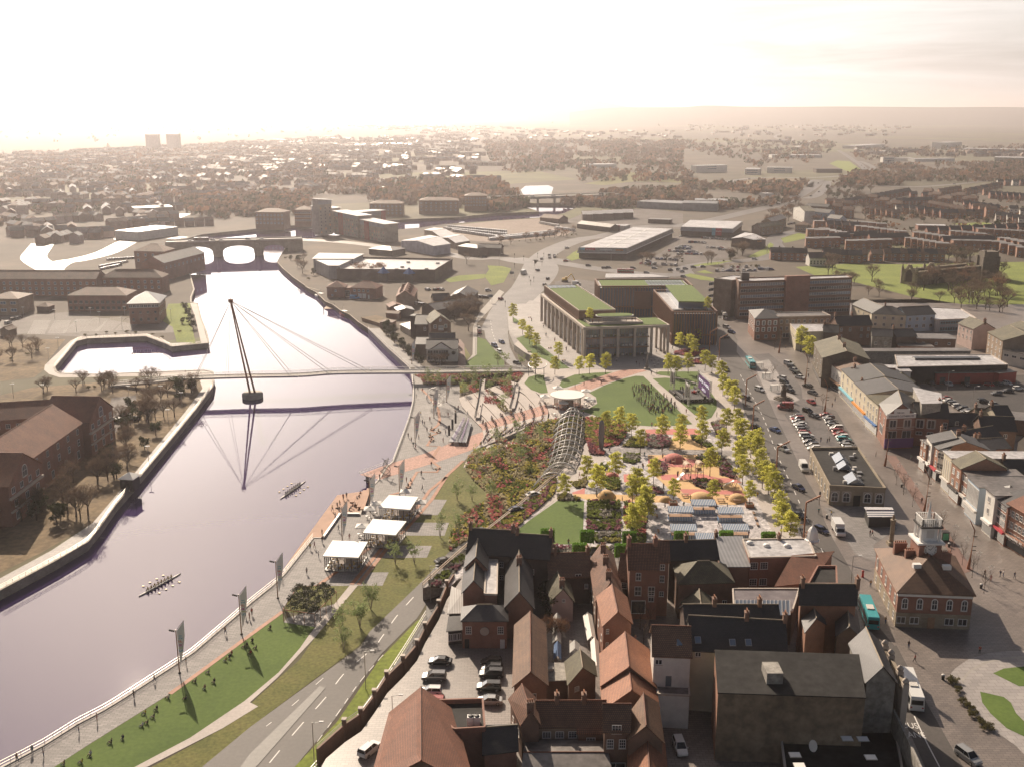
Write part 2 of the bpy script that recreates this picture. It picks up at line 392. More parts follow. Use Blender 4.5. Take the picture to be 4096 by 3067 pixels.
glassy('pane',(.05,.055,.065),.1,.6)
def clear(name,c,a,rough=.05):
 m,t,b=_nt(name);si(b,'Base Color',c4(c));si(b,'Roughness',rough);si(b,'Alpha',a);si(b,'Specular IOR Level',.6)
clear('clear',(.5,.55,.6),.22);clear('glass_shelter',(.3,.42,.45),.3)
wave('stripe_blue',(.78,.77,.74),(.14,.27,.48),.42,.8,'X','Object',.05,.04)
wave('stripe_navy',(.78,.76,.74),(.08,.09,.15),1.0,.8,'Y','Object',.05,.04)
CARCOL=dict(white=(.7,.69,.67),silver=(.36,.36,.36),grey=(.12,.12,.125),black=(.016,.016,.018),blue=(.05,.085,.22),red=(.3,.025,.02),navy=(.018,.025,.075),green=(.03,.1,.06),teal=(.04,.32,.34),bluebright=(.08,.3,.6))
for k,c in CARCOL.items():
 m,t,b=_nt('car_'+k);si(b,'Base Color',c4(c));si(b,'Roughness',.25);si(b,'Metallic',.25 if k in('silver','grey')else 0)
 si(b,'Coat Weight',.4);si(b,'Coat Roughness',.08)
flat('tyre',(.02,.02,.02),.85,0);flat('lamp_white',(.8,.8,.78),.2,0);flat('lamp_red',(.4,.02,.02),.3,0)
CLO=dict(black=(.02,.02,.024),white=(.62,.6,.58),grey=(.2,.2,.21),navy=(.03,.04,.09),pink=(.55,.3,.29),tan=(.4,.27,.16),red=(.33,.04,.04),teal=(.05,.22,.24),denim=(.07,.1,.18),yellow=(.55,.4,.05),blue=(.06,.12,.36))
for k,c in CLO.items():flat('cloth_'+k,c,.85,0)
flat('skin',(.42,.25,.17),.6,0);flat('hair',(.03,.02,.015),.7,0)
m,t,b=_nt('water');tc=nd(t,'ShaderNodeTexCoord');mp=nd(t,'ShaderNodeMapping');si(mp,'Scale',(.6,.9,1));lk(t,tc.outputs['Object'],mp.inputs['Vector'])
n=nd(t,'ShaderNodeTexNoise',Scale=1.3,Detail=3.0);lk(t,mp.outputs[0],n.inputs['Vector']);n2=nd(t,'ShaderNodeTexNoise',Scale=.12,Detail=2.0);lk(t,tc.outputs['Object'],n2 .inputs['Vector'])
ad=nd(t,'ShaderNodeMath',operation='MULTIPLY');lk(t,n.outputs[0],ad.inputs[0]);lk(t,n2 .outputs[0],ad.inputs[1])
bp=nd(t,'ShaderNodeBump',Strength=.04,Distance=.25);lk(t,ad.outputs[0],bp.inputs['Height']);lk(t,bp.outputs[0],b.inputs['Normal'])
si(b,'Base Color',(.05,.032,.1,1));si(b,'Roughness',.02);si(b,'IOR',1.5)
m,t,b=_nt('countryside');tc=nd(t,'ShaderNodeTexCoord')
v=nd(t,'ShaderNodeTexVoronoi',Scale=.0032);lk(t,tc.outputs['Object'],v.inputs['Vector'])
c1=rmp(t,v.outputs['Color'],[(.2,(.085,.065,.045)),(.45,(.11,.082,.055)),(.6,(.12,.12,.04)),(.8,(.09,.07,.05))])
n=nd(t,'ShaderNodeTexNoise',Scale=.012,Detail=9.0,Roughness=.7);lk(t,tc.outputs['Object'],n.inputs['Vector'])
c2=rmp(t,n.outputs[0],[(.3,(.45,.45,.45)),(.5,(.8,.8,.8)),(.7,(1.35,1.3,1.25))])
lk(t,mxc(t,c1,c2,1.0,'MULTIPLY'),b.inputs['Base Color']);si(b,'Roughness',.9)
RIV=gg("B1 -400,1900 0,1665 330,1490 560,1345 760,1240 900,1155 1100,1025 1300,895 1420,815 1560,695 1700,575 1850,445 2000,325 2090,240 N1 105,905 190,905 320,718 480,720 555,520 630,440 700,330 M1 745,1500 830,1275 870,1165 890,1095 910,1000 910,900 900,800 880,745 710,590 545,428 470,380 400,320 330,290 270,243 205,215 130,140 40,95 T1 2090,1402 2000,1382 1900,1312 1830,1252 1795,1212 1812,1180 1845,1125 1900,1082 2000,1062 T2 330,1004 500,992 660,968 940,948 1290,925 1440,897 1520,862 1500,836 1180,832 1200,860 1280,888 1000,897 760,922 400,937 180,945 T1 2000,962 1830,985 1640,1000 1300,1035 1165,1075 1165,1150 1175,1200 1232,1300 1256,1390 1236,1440 1236,1472 1282,1482 L1 1452,25 1480,140 1520,240 1537,318 1265,345 1240,330 1075,268 640,285 560,305 480,400 400,495 410,525 440,540 700,547 1100,533 1500,517 1562,528 1575,560 1560,640 1440,800 1300,970 1150,1150 1000,1330 850,1500 740,1656 B1 640,0 400,140 0,352 -400,560",0)
BIG=[(-45000,-300,0),(45000,-300,0),(45000,70000,0),(-45000,70000,0)]
t3=tessellate_polygon([[Vec(p)for p in BIG],[Vec((p.x,p.y,0))for p in RIV]])
gv=[Vec(p)for p in BIG]+[Vec((p.x,p.y,0))for p in RIV]
gm=MB()
def upf(a,b,c,v):return(a,b,c)if(v[b]-v[a]).cross(v[c]-v[a]).z>0 else(a,c,b)
gm.add(gv,[upf(a,b,c,gv)for a,b,c in t3])
gm.put('ground','countryside',kind='structure')
wm=MB();wm.face([(-420,60,-2.4),(420,60,-2.4),(420,2300,-2.4),(-420,2300,-2.4)]);wm.put('river_water','water',kind='structure')
bd=MB();bd.face([(-430,50,-9),(430,50,-9),(430,2310,-9),(-430,2310,-9)]);bd.put('river_bed','earth',kind='structure')
def quay(name,label,i0,i1,mat,cope='concrete',w=.5,h=.16):
 b=MB();c=MB()
 for i in range(i0,i1):
  p,q=RIV[i],RIV[i+1]
  b.face([(p.x,p.y,-8),(p.x,p.y,.02),(q.x,q.y,.02),(q.x,q.y,-8)])
  c.bar((p.x,p.y,h/2+.02),(q.x,q.y,h/2+.02),w,h)
 o=thg(name,label,'quay wall',RIV[(i0+i1)//2]);b.put('wall',mat,o);c.put('coping',cope,o)
 return o
RN=len(RIV)
quay('quay_wall','stepped stone quay wall below the promenade railing and timber deck',0,27,'pconc','pconc')
quay('quay_wall','pale concrete quay wall with railing running upstream of the footbridge',27,30,'pconc','pconc')
quay('river_wall','low old river wall beside the boathouse and moored boats',30,42,'dstone','stone')
quay('river_wall','far river bank wall behind the apartment towers',42,66,'dstone','dstone')
quay('quay_wall','sandstone quay wall around the rectangular basin and office lawn',66,87,'wstone','wstone',.8)
quay('quay_wall','tall sandstone quay wall below the bare trees and gabled office',87,RN-1,'wstone','wstone',.8)
def sheet(name,pts,mat,lift,lvl='0',org=None,kind='structure',zf=None,**kw):
 """flat sheet following the town's gentle ramp (lvl 'p'), lying lift above it"""
 t=tessellate_polygon([[Vec((p[0],p[1],0))for p in pts]])
 tris=[[Vec((pts[i][0],pts[i][1],0))for i in f]for f in t]
 if lvl=='p' or zf:
  for yc in([YA+(YB-YA)*k/8 for k in range(9)]if not zf else kw.pop('cuts')):
   new=[]
   for tr in tris:
    s=[p.y-yc for p in tr]
    if min(s)>-1e-6 or max(s)<1e-6:new.append(tr);continue
    for sg in(1,-1):
     out=[]
     for i in range(len(tr)):
      a,b_=tr[i],tr[(i+1)%len(tr)];da,db=s[i]*sg,s[(i+1)%len(tr)]*sg
      if da>=0:out.append(a)
      if da*db<0:out.append(a+(b_-a)*(da/(da-db)))
     if len(out)>=3:new.append(out)
   tris=new
 b=MB()
 for tr in tris:
  tr=[Vec((p.x,p.y,(zf(p.x,p.y)if zf else ramp(p.y)if lvl=='p' else 0)+lift))for p in tr]
  if(tr[1]-tr[0]).cross(tr[2]-tr[0]).z<0:tr=tr[::-1]
  b.face(tr)
 return b.put(name,mat,kind=kind,**kw)
def S(name,s,mat,lift,lvl='p',n=0,**kw):
 pts=[atP(u,v)if lvl=='p' else at(u,v,0)for u,v in px(s)]
 if n:pts=smo(pts,n,1)
 return sheet(name,pts,mat,lift,lvl,**kw)
def strip(name,pts,w,mat,lift,lvl='0',n=4,kind='structure',**kw):
 pts=smo(pts,n)if n else[Vec(p)for p in pts]
 L=[];R_=[]
 for i,p in enumerate(pts):
  d=pts[min(i+1,len(pts)-1)]-pts[max(i-1,0)];d.z=0;d.normalize();q=Vec((-d.y,d.x,0))
  ww=w if not isinstance(w,(list,tuple))else w[0]+(w[1]-w[0])*i/(len(pts)-1)
  L.append(p+q*ww/2);R_.append(p-q*ww/2)
 b=MB()
 zf=(lambda p:Vec((p.x,p.y,(ramp(p.y)if lvl=='p' else 0)+lift)))
 for i in range(len(pts)-1):b.face([zf(R_[i]),zf(R_[i+1]),zf(L[i+1]),zf(L[i])])
 return b.put(name,mat,kind=kind,**kw)
def dashes(name,pts,on,off,w,lift,lvl='p',mat='road_paint'):
 b=MB();pts=smo(pts,6);acc=0;i=0;seg=[];P=[]
 for a,c in zip(pts,pts[1:]):
  L=(c-a).length;k=max(1,int(L/.5))
  for j in range(k):P.append(a+(c-a)*j/k)
 cum=0;st=None
 for a,c in zip(P,P[1:]):
  ph=cum%(on+off)
  if ph<on:
   d=(c-a).normalized();q=Vec((-d.y,d.x,0))*w/2
   z=lambda p:Vec((p.x,p.y,(ramp(p.y)if lvl=='p' else 0)+lift))
   b.face([z(a-q),z(c-q),z(c+q),z(a+q)])
  cum+=(c-a).length
 return b.put(name,mat,kind='structure')
sheet('town_ground',PLAT,'paving_town',0.0,'p')
rw=MB()
for i in range(0,len(PLAT)-2):
 p,q=PLAT[i],PLAT[i+1]
 if ramp(p[1])<.02 and ramp(q[1])<.02:continue
 rw.face([(p[0],p[1],-.3),(p[0],p[1],ramp(p[1])+.01),(q[0],q[1],ramp(q[1])+.01),(q[0],q[1],-.3)])
rw.put('retaining_wall','concrete',label='grey concrete retaining wall holding up the park above the riverside road',cat='retaining wall')
S('promenade',"M1 905,800 925,740 1000,745 970,830 990,880 1290,880 1280,985 1320,1080 1400,1160 1470,1230 1478,1290 1440,1360 1335,1470 1312,1500 N1 1310,285 1180,420 1060,595 850,830 690,1000 560,1290 B2 790,320 350,325 280,440 245,500 0,690 B1 2080,510 1790,720 1250,1115 650,1490 390,1660 200,1760 -400,1900 0,1660 330,1485 560,1340 760,1235 900,1150 1100,1020 1300,890 1420,810 1560,690 1700,570 1850,440 2000,320 2090,235 N1 105,902 190,902 320,716 480,718 557,520 632,440 702,330 M1 747,1500 832,1275 872,1165 892,1095 912,1000 912,900",'setts',.02,'0')
S('riverside_walk',"M1 882,742 712,588 547,430 640,428 700,500 800,580 920,680 1000,745",'setts',.02,'0')
S('terracotta_path',"M1 720,1512 1000,1432 1200,1352 1400,1280 1470,1255 1480,1300 1440,1360 1395,1397 1100,1500 920,1555 770,1600 640,1640 480,1600",'terracotta',.035,'0')
S('timber_deck',"N1 0,968 300,560 553,522 480,722 322,720 190,907 105,907 B1 2085,205",'decking',.05,'0')
S('meadow_grass',"N1 1310,285 1330,370 1500,540 1500,600 1300,720 1210,870 1290,960 1180,1062 985,1248 560,1656 B2 800,765 0,1362 B1 1480,1660 1050,1690 1640,1370 2208,862 B2 480,700 800,315 N1 650,1060 870,830 1070,590 1180,420",'grass',.03,'0')
S('meadow_grass',"B2 355,322 735,322 560,540 240,510 285,430",'grass',.04,'0')
S('lawn',"B2 245,520 0,692 B1 2080,515 1790,725 1250,1120 650,1495 390,1660 200,1780 900,1780 990,1656 1400,1440 1800,1170 2050,960 2208,780 B2 460,640 490,620 250,590",'lawn',.05,'0')
S('footpath',"B2 735,318 795,318 480,700 200,1000 0,1180 B1 1900,1210 1640,1370 1080,1656 900,1760 800,1760 990,1656 1400,1440 1800,1170 2050,960 2208,780 B2 430,690",'ppale',.07,'0')
for s in("N1 1060,595 1180,598 1110,720 1000,722 950,700","N1 900,780 1197,782 1160,886 820,884","N1 720,965 1058,967 1018,1062 640,1066","N1 470,1180 712,1180 662,1287 380,1287"):
 S('paving',s,'setts',.045,'0')
S('paving',"B2 270,560 640,450 620,520 480,625 250,592",'setts',.06,'0')
for nm,s in(('zigzag',"M1 975,915 1020,960 1062,1010 1112,1080 1122,1160 1112,1200 1050,1252 1112,1268 1040,1292 1062,1308 1020,1370 1120,1374 1050,1490 1122,1542 1100,1580 940,1580 890,1660 N1 850,528 720,562"),('a',"N1 1310,285 1180,405 1062,592 950,725 860,825 690,1000 470,1278"),('b',"N1 1175,415 1040,525 985,605 800,840 660,985 415,1278"),('c',"N1 560,985 140,1288"),('d',"B1 2080,512 1790,722 1530,915 1250,1118")):
 strip('steel_strip',gg(s,0),1.0,'corten',.085,n=0)
S('riverside_road',"N1 2075,350 1990,430 1830,572 1480,842 1200,1012 985,1248 560,1656 B2 820,765 0,1362 B1 1480,1660 1250,1900 B2 200,1800 330,1656 620,1310 960,830 1230,560 1300,450 N1 985,1302 1340,990 1480,884 1900,552 2065,420 2150,350",'asphalt',.055,'0')
S('footway',"B2 1300,450 1440,330 1560,265 1450,420 1390,570 1290,740 1230,870 1130,990 1010,1110 920,1250 820,1390 700,1470 560,1590 440,1800 400,1800 500,1656 790,1300 930,1110 1200,700 1295,540",'tar',.05,'0')
S('grass_bank',"B2 1290,540 1225,585 960,855 640,1325 325,1660 280,1760 440,1760 500,1650 790,1300 930,1110 1150,780",'bgrass',.075,'0')
S('central_reserve',"B2 515,1060 555,1075 60,1640 -60,1760 -100,1700 0,1560",'tar',.12,'0')
dashes('road_marking',gg("B2 1203,405 1080,545 970,700 908,778 700,960 560,1140 330,1400 0,1800",0),4,4.5,.22,.065,'0')
dashes('road_marking',gg("B2 980,830 800,1040 640,1270 430,1560 330,1700",0),2,2,.15,.066,'0')
dashes('road_marking',gg("B2 540,1000 280,1230 100,1370",0),2,6,.15,.066,'0')
S('riverside_road',"M1 1850,760 1700,735 1640,690 1560,600 1490,510 1475,420 1495,360 1570,240 1650,150 1720,80 1800,30 2000,20 1900,110 1760,235 1690,320 1672,345 1670,470 1685,580 1740,690 1800,735",'wet',.05,'0')
dashes('road_marking',gg("M1 1530,370 1545,460 1590,570 1660,660",0),3,4,.2,.06,'0')
S('grass_verge',"M1 1425,500 1490,520 1640,695 1640,740 1330,740 1345,690 1420,640",'lawn',.04,'0')
S('grass_verge',"M1 1320,575 1370,650 1330,690 1325,620",'grass',.045,'0')
S('lane',"M1 1240,520 1290,520 1320,560 1330,735 1265,740 1275,640",'road_red',.035,'0')
S('pavement',"M1 1560,240 1420,390 1420,640 1345,700 1345,690 1385,640 1390,420 1440,300 1600,120 1640,140",'kerb',.04,'0')
S('park_paving',"M1 1740,880 1800,800 1850,748 1875,650 1800,618 1720,558 M2 200,480 560,755 1300,760 1640,790 1800,760 1850,870 1930,960 1960,1090 2010,1190 2060,1290 2140,1420 N2 1870,560 1990,840 2045,1030 1850,1100 0,1180 -60,1000 N1 1900,545 2060,412 M2 690,1345 690,1150 600,1130 392,1163 M1 1990,1168 2005,1120 1980,1040 1920,960 1830,905",'ppale',.012)
S('civic_plaza',"M2 60,300 200,180 760,60 1560,140 1720,380 1735,520 1760,640 1800,758 1640,788 1300,762 1180,762 560,758 330,570 215,480 120,500 70,440",'slabs',.02)
S('garden_paving',"M2 700,1200 1000,1230 1160,1240 1560,1230 1760,1190 1800,1400 1830,1656 N2 1520,260 1700,720 1850,1030 1800,1100 0,1180 -60,1000 0,905 240,735 330,640 430,590 620,400 560,350 450,330 445,140",'cobble_light',.024)
S('garden_path',"N2 520,350 900,350 1520,370 1560,410 1180,402 900,398 600,388",'cobble_grey',.034)
S('terracotta_path',"M2 980,762 1150,760 1180,770 1100,790 860,870 700,930 540,915 700,850",'terracotta',.034)
LAWNS=["M2 1090,810 1150,812 1545,1195 1430,1207 1200,1212 1000,1195 830,1150 700,1105 625,1087 720,1068 780,1030 770,980 715,945 850,880 1000,830","M2 1225,830 1330,825 1450,835 1560,870 1640,900 1700,950 1740,1010 1740,1070 1700,1140 1650,1165 1560,1120 1380,960","M2 1240,790 1280,776 1590,776 1640,832 1640,890 1560,860 1420,820 1290,805","M2 470,900 500,840 600,800 760,785 905,780 850,800 700,850 520,905","M2 195,870 230,820 300,800 350,805 385,945 330,950 250,920","M2 130,510 215,480 330,570 560,750 460,755 380,690 230,620","M2 105,340 160,375 150,385 105,385","N2 0,907 240,738 436,740 424,1062 0,1056 -70,965"]
for s in LAWNS:S('lawn',s,'lawn',.05)
S('play_surface',"N2 905,402 1270,402 1440,500 1540,590 1600,640 1640,738 1560,770 1240,762 1160,745 960,560 905,520",'rubber_yellow',.045)
S('play_surface',"N2 345,682 435,690 600,690 870,700 1060,705 1062,750 905,752 730,742 470,737 360,705",'rubber_yellow',.045)
S('play_surface',"N2 1090,262 1210,250 1300,300 1370,345 1330,365 1060,362",'rubber_yellow',.045)
for s in("N2 905,430 1010,432 1060,420 1170,425 1262,440 1250,470 1230,495 1060,490 1000,470 905,462","N2 990,548 1120,545 1300,540 1420,570 1550,575 1597,608 1400,605 1260,578 1100,590 1010,585","N2 1135,652 1250,655 1400,660 1595,668 1622,702 1450,692 1300,685 1180,702","N2 885,215 1260,208 1300,250 1210,258 1060,252 887,252","N2 345,680 440,646 440,690 350,688","N2 725,545 830,540 822,600 728,602","N2 590,520 690,540 690,560 600,560"):
 S('play_surface',s,'rubber_pink',.055)
HSL="M2 1640,250 1700,330 1735,520 1760,640 1800,760 1850,870 1930,960 1960,1090 2010,1190 2060,1290 2140,1420 N2 1870,560 1990,840 2045,1030 R2 430,510 590,640 690,840 880,1000 960,1260 B4 1060,700 1300,1250 1500,1700 1560,1800"
HSR="B4 1900,1800 1760,1656 1500,1200 1270,760 R2 1170,1370 1020,1190 850,870 835,790 680,520 600,350 R1 560,1600 470,1450 370,1250 290,1080 210,920 160,800 45,600 M2 1900,620 1905,520 1840,420 1740,300"
S('high_street',HSL+" "+HSR,'asphalt',.035)
dashes('road_marking',[atP(u,v)for u,v in px("R1 -70,600 20,765 85,880 140,1005 190,1145 225,1230 260,1315 300,1400 345,1490 390,1590 R2 435,285 480,385 590,610 640,700")],3,3.5,.22,.045)
dashes('road_marking',[atP(u,v)for u,v in px("B4 1400,1280 1480,1450 1600,1680")],30,.1,.22,.045)
S('market_lane',"R1 20,440 160,430 320,560 420,700 430,790 700,890 880,1190 840,1195 560,1195 470,1200 285,920 330,860 200,830 250,640 160,540",'wet',.03)
S('bus_bay',"R1 30,500 160,480 330,740 410,800 330,830 160,800",'slabs',.045)
S('market_square',"R2 600,260 1080,240 1200,420 1000,560 1030,700 860,640 780,520 690,400",'setts',.03)
S('pavement_strip',"R1 1090,1240 1180,1250 R2 1640,520 1800,760 1720,790",'road_red',.035)
S('service_yard',"R1 1480,690 2000,720 2208,640 2208,900 1900,870 1830,900 1560,780",'tar',.03)
S('service_yard',"R1 1400,640 2208,600 2208,700 2000,730 1540,730",'asphalt',.034)
S('circular_plaza',"B4 1640,1000 1700,930 1800,860 1950,815 2100,800 2300,800 2300,1656 2208,1560 2150,1500 1980,1380 1800,1180 1740,1030",'slabs',.03)
S('plaza_ring',"B4 1740,1020 1800,945 1920,880 2060,848 2300,838 2300,850 2060,862 1930,893 1815,955 1760,1025",'kerb',.04)
S('lawn',"B4 1980,965 2060,930 2208,915 2300,920 2300,1060 2170,1060",'lawn',.05)
S('lawn',"B4 1885,1100 2060,1140 2110,1180 2150,1260 2230,1340 2300,1460 2208,1430 2080,1370 1960,1260 1900,1180",'lawn',.05)
def S0(n,s,m,l,**k):return S(n,s,m,l,'0',**k)
S0('riverside_walk',"L1 1400,25 1450,20 1530,318 1480,318 1440,140",'ppale',.03)
S0('riverside_walk',"L1 1262,345 1240,332 1075,270 640,287 560,307 400,497 410,527 440,542 700,549 1100,535 1500,519 1560,530 1560,560 1500,560 1100,560 440,570 360,545 325,515 330,480 520,300 590,270 640,262 1080,248 1260,320 1480,310",'ppale',.03)
S0('riverside_walk',"L1 1470,590 1572,560 1560,642 1440,802 1300,972 1150,1152 1000,1332 850,1502 740,1660 B1 640,2 400,142 0,354 -100,320 380,60 L1 680,1640 800,1500 950,1320 1100,1140 1250,960 1380,800 1490,650",'slabs',.03)
S0('scrub',"L1 0,700 250,640 800,600 1470,590 1490,650 1250,960 950,1320 680,1640 B1 300,80 -400,420 L1 -300,1656 -300,700",'scrub',.02)
S0('scrub',"L1 0,290 260,290 480,290 330,480 325,515 250,570 0,600 -200,500",'scrub',.025)
S0('office_parking',"L1 -60,130 500,90 940,170 1250,160 1290,240 560,270 200,250 0,270",'parking',.03)
S0('office_parking',"L1 820,720 1000,700 1010,800 830,1000 840,1130 1000,1090 820,1180 780,900",'parking',.03)
S0('lawn',"L1 1195,155 1240,30 1400,25 1410,180 1440,320 1300,310 1270,200",'bgrass',.035)
bays=MB()
for x0,y0,x1,y1,n in((250,155,200,250,14),(330,155,360,250,0),(400,155,350,245,14),(560,145,460,240,14),(680,140,600,230,12),(810,132,700,225,12),(930,140,850,218,10)):
 for k in range(n):
  a=G(*px('L1 %f,%f'%(x0+(x1-x0)*k/max(1,n-1),y0+(y1-y0)*k/max(1,n-1)))[0]);b_=a+Vec((8.5,0,0));bays.bar((a.x,a.y,.05),(b_.x,b_.y,.05),.25,.01)
bays.put('parking_bay_marking','road_paint',kind='structure')
def rd(n,s,w,m='wet',l=.04):return strip(n,gg(s,0),w,m,l)
rd('trunk_road',"T2 1010,1656 1080,1500 1170,1410 1230,1300 1270,1210 1340,1150 1430,1105 1550,1065 1700,1043 1950,985 T3 0,975 260,925 450,880 620,838 760,775 860,710 880,680",17)
rd('junction_road',"T2 1150,1460 1290,1330 1330,1250 1290,1200",16,l=.045)
rd('junction_road',"T2 1100,1190 1250,1215 1400,1190",22,l=.05)
rd('church_road',"T2 1340,1205 1600,1248 1900,1285 2200,1295 T3 0,1255 200,1218 470,1197 560,1172 606,1125 588,1085 620,1045 700,1022 790,1012",14,l=.055)
rd('bridge_road',"T2 1220,1205 1000,1187 850,1190 700,1162 560,1142 380,1130 150,1098 T1 2150,1078 1850,1062",13,l=.06)
rd('bank_road',"T1 1180,1058 1000,1050 850,1072 690,1150 520,1195 400,1215 330,1260 330,1300",17,'wet',.05)
rd('bank_road',"T1 850,1070 800,1060 880,1020 1020,960 1120,925 1190,900",16,'wet',.045)
rd('bank_road',"T1 330,1260 220,1190 250,1130 280,1090",18,'wet',.055)
rd('parkway',"T3 880,680 830,690 820,730 T3 860,700 900,690 930,690 930,720 870,780 800,800",12,'wet',.06)
rd('parkway',"T3 270,720 310,690 420,672 600,664 780,668 960,660 1100,645 1180,620 1150,580 1110,555 1060,520 1010,490",11,'wet',.05)
rd('parkway',"T3 1060,650 1230,610 1200,580 1150,560",11,'wet',.055)
rd('parkway',"T3 940,690 1200,715 1500,725 1750,710 1950,690 2211,670",11,'wet',.05)
rd('parkway',"T3 640,380 600,400 640,420 700,440",14,'wet',.05)
S0('retail_car_park',"S3 1180,175 1740,195 1760,330 1830,385 1280,470 880,490 880,420 980,370 1090,300",'parking',.035)
S0('car_park',"S3 1590,500 1700,470 2080,480 2180,530 2060,550 1600,560",'parking',.035)
S0('van_yard',"T2 540,1000 660,985 1000,945 1290,930 1500,1010 1450,1040 1000,1085 760,1070 640,1040",'dirt',.03)
S0('works_yard',"T2 1380,1340 1500,1320 1640,1340 1640,1420 1400,1400",'parking',.05)
S0('industrial_yard',"T2 1420,960 1560,900 2000,860 2211,900 2211,1000 1900,985 1560,960",'parking',.03)
for s in("T2 945,1235 1040,1240 1100,1255 1050,1345 970,1365 925,1305 955,1262","T2 665,1325 760,1300 930,1290 925,1318 700,1345","T2 1455,1185 1500,1150 1545,1128 1545,1190 1490,1205","S3 1250,580 1330,560 1580,610 1580,640 1430,625","S3 1390,545 1480,525 1580,560 1480,560","S3 1930,385 2100,300 2160,235 2200,260 2150,350 2000,400","S3 1330,480 1500,450 1780,425 1600,470 1400,485","T3 635,1060 750,1025 830,1040 800,1060 660,1090"):
 S0('grass_verge',s,'bgrass',.065)
S0('church_green',"T3 730,1245 1050,1225 1480,1228 1700,1222 2211,1212 2400,1560 2211,1545 1500,1440 1100,1340 880,1310",'bgrass',.04)
S0('school_field',"T3 1740,965 1950,955 2120,985 2100,1000 1900,985",'bgrass',.04)
S0('field',"T3 950,575 1000,555 1080,560 1150,610 1090,635 1030,610",'bgrass',.035)
S0('field',"T3 360,715 420,680 600,668 780,675 770,700 560,720",'scrub',.035)
S0('field',"T2 1570,705 1700,680 1860,630 2000,640 2211,670 2211,700 1900,690 1700,715",'grass',.03)
S0('lake',"T2 1160,745 1190,720 1340,716 1372,730 1355,782 1180,784",'water',.06)
WIN={}
def wmsh(w,h,style='sash',frame='white',glass='pane',surround=None):
 k=(round(w,2),round(h,2),style,frame,glass,surround)
 if k in WIN:return WIN[k]
 b=MB();f=.09;d=.06
 if style=='arch':
  n=8;arc=[(w/2*cos(pi*i/n),h/2-w/2+w/2*sin(pi*i/n))for i in range(n+1)]
  poly=[(w/2,-h/2)]+arc+[(-w/2,-h/2)]
  b.poly([(x,-.02,z)for x,z in poly][::-1],1)
  for(x0,z0),(x1,z1)in zip(poly,poly[1:]+poly[:1]):b.bar((x0,-.04,z0),(x1,-.04,z1),.16,.1,0,up=(0,1,0))
 else:
  b.face([(-w/2,-.02,-h/2),(w/2,-.02,-h/2),(w/2,-.02,h/2),(-w/2,-.02,h/2)],1)
  for x in(-w/2,w/2):b.box(x-f/2,-d,-h/2,x+f/2,.0,h/2)
  for z in(-h/2,h/2):b.box(-w/2-f/2,-d-.002,z-f/2,w/2+f/2,.0,z+f/2)
 m=.045
 if style in('sash','arch'):
  b.box(-w/2,-d+.01,-m,w/2,0,m);b.box(-m*.7,-d+.012,-h/2,m*.7,0,h/2 if style=='sash' else h/2-.05)
 elif style=='six':
  for z in(-h/6,h/6):b.box(-w/2,-d+.01,z-m/2,w/2,0,z+m/2)
  for x in(-w/6,w/6):b.box(x-m/2,-d+.012,-h/2,x+m/2,0,h/2)
 elif style=='pair':b.box(-m,-d+.01,-h/2,m,0,h/2)
 elif style=='band':
  for i in range(1,max(2,int(w/1.3))):x=-w/2+w*i/max(2,int(w/1.3));b.box(x-m,-d+.01,-h/2,x+m,0,h/2)
 if style!='band':b.box(-w/2-.12,-.16,-h/2-.16,w/2+.12,.0,-h/2-.05,2)
 if surround:
  b.box(-w/2-.3,-.05,h/2+.05,w/2+.3,.0,h/2+.32,2)
  for x in(-w/2-.22,w/2+.22):b.box(x-.14,-.045,-h/2,x+.14,.0,h/2+.05,2)
 WIN[k]=b.mesh('window',[frame,glass,surround or 'spale'])
 return WIN[k]
def awin(rt,p,rz,w,h,style='sash',frame='white',glass='pane',surround=None,name='window',out=.01):
 off=Vec(rt.location)
 n=Vec((sin(rz),-cos(rz),0))
 return inst(wmsh(w,h,style,frame,glass,surround),name,Vec(p)-off+n*out,rz,1,rt)
def glaze(rt,a,b_,z0,rows,**kw):
 """rows: list of (z centre above z0, count or list of 0..1 places, w, h[, style[, frame[, glass[, surround]]]])"""
 d=b_-a;d.z=0;L=d.length;rz=atan2(d.y,d.x)
 for r in rows:
  z,cnt,w,h=r[:4];ex=list(r[4:])+[None]*(5-len(r[4:]))
  fr=[(i+.5)/cnt for i in range(cnt)]if isinstance(cnt,int)else cnt
  for t_ in fr:
   if kw.get('limit')is not None and kw['limit'][0]<=0:return
   awin(rt,(a.x+d.x*t_,a.y+d.y*t_,z0+z),rz,w,h,ex[0]or 'sash',ex[1]or 'white',ex[2]or 'pane',ex[3],ex[4]or 'window')
def chimney(rt,p,w=.9,d=.6,h=1.6,pots=3,mat='bbrown',rz=0,parent=None):
 b=MB();M=TRN(p)@ROT(rz,4,'Z')
 b.box(-w/2,-d/2,-1.2,w/2,d/2,h,0,M);b.box(-w/2-.08,-d/2-.08,h-.22,w/2+.08,d/2+.08,h-.02,0,M)
 for i in range(pots):
  x=-w/2+w*(i+.5)/pots
  c=M@Vec((x,0,h));b.lat([(.13,0),(.11,.45),(.14,.5)],c,6,1)
 return b.put('chimney',[mat,'terracotta_pot'],parent or rt)
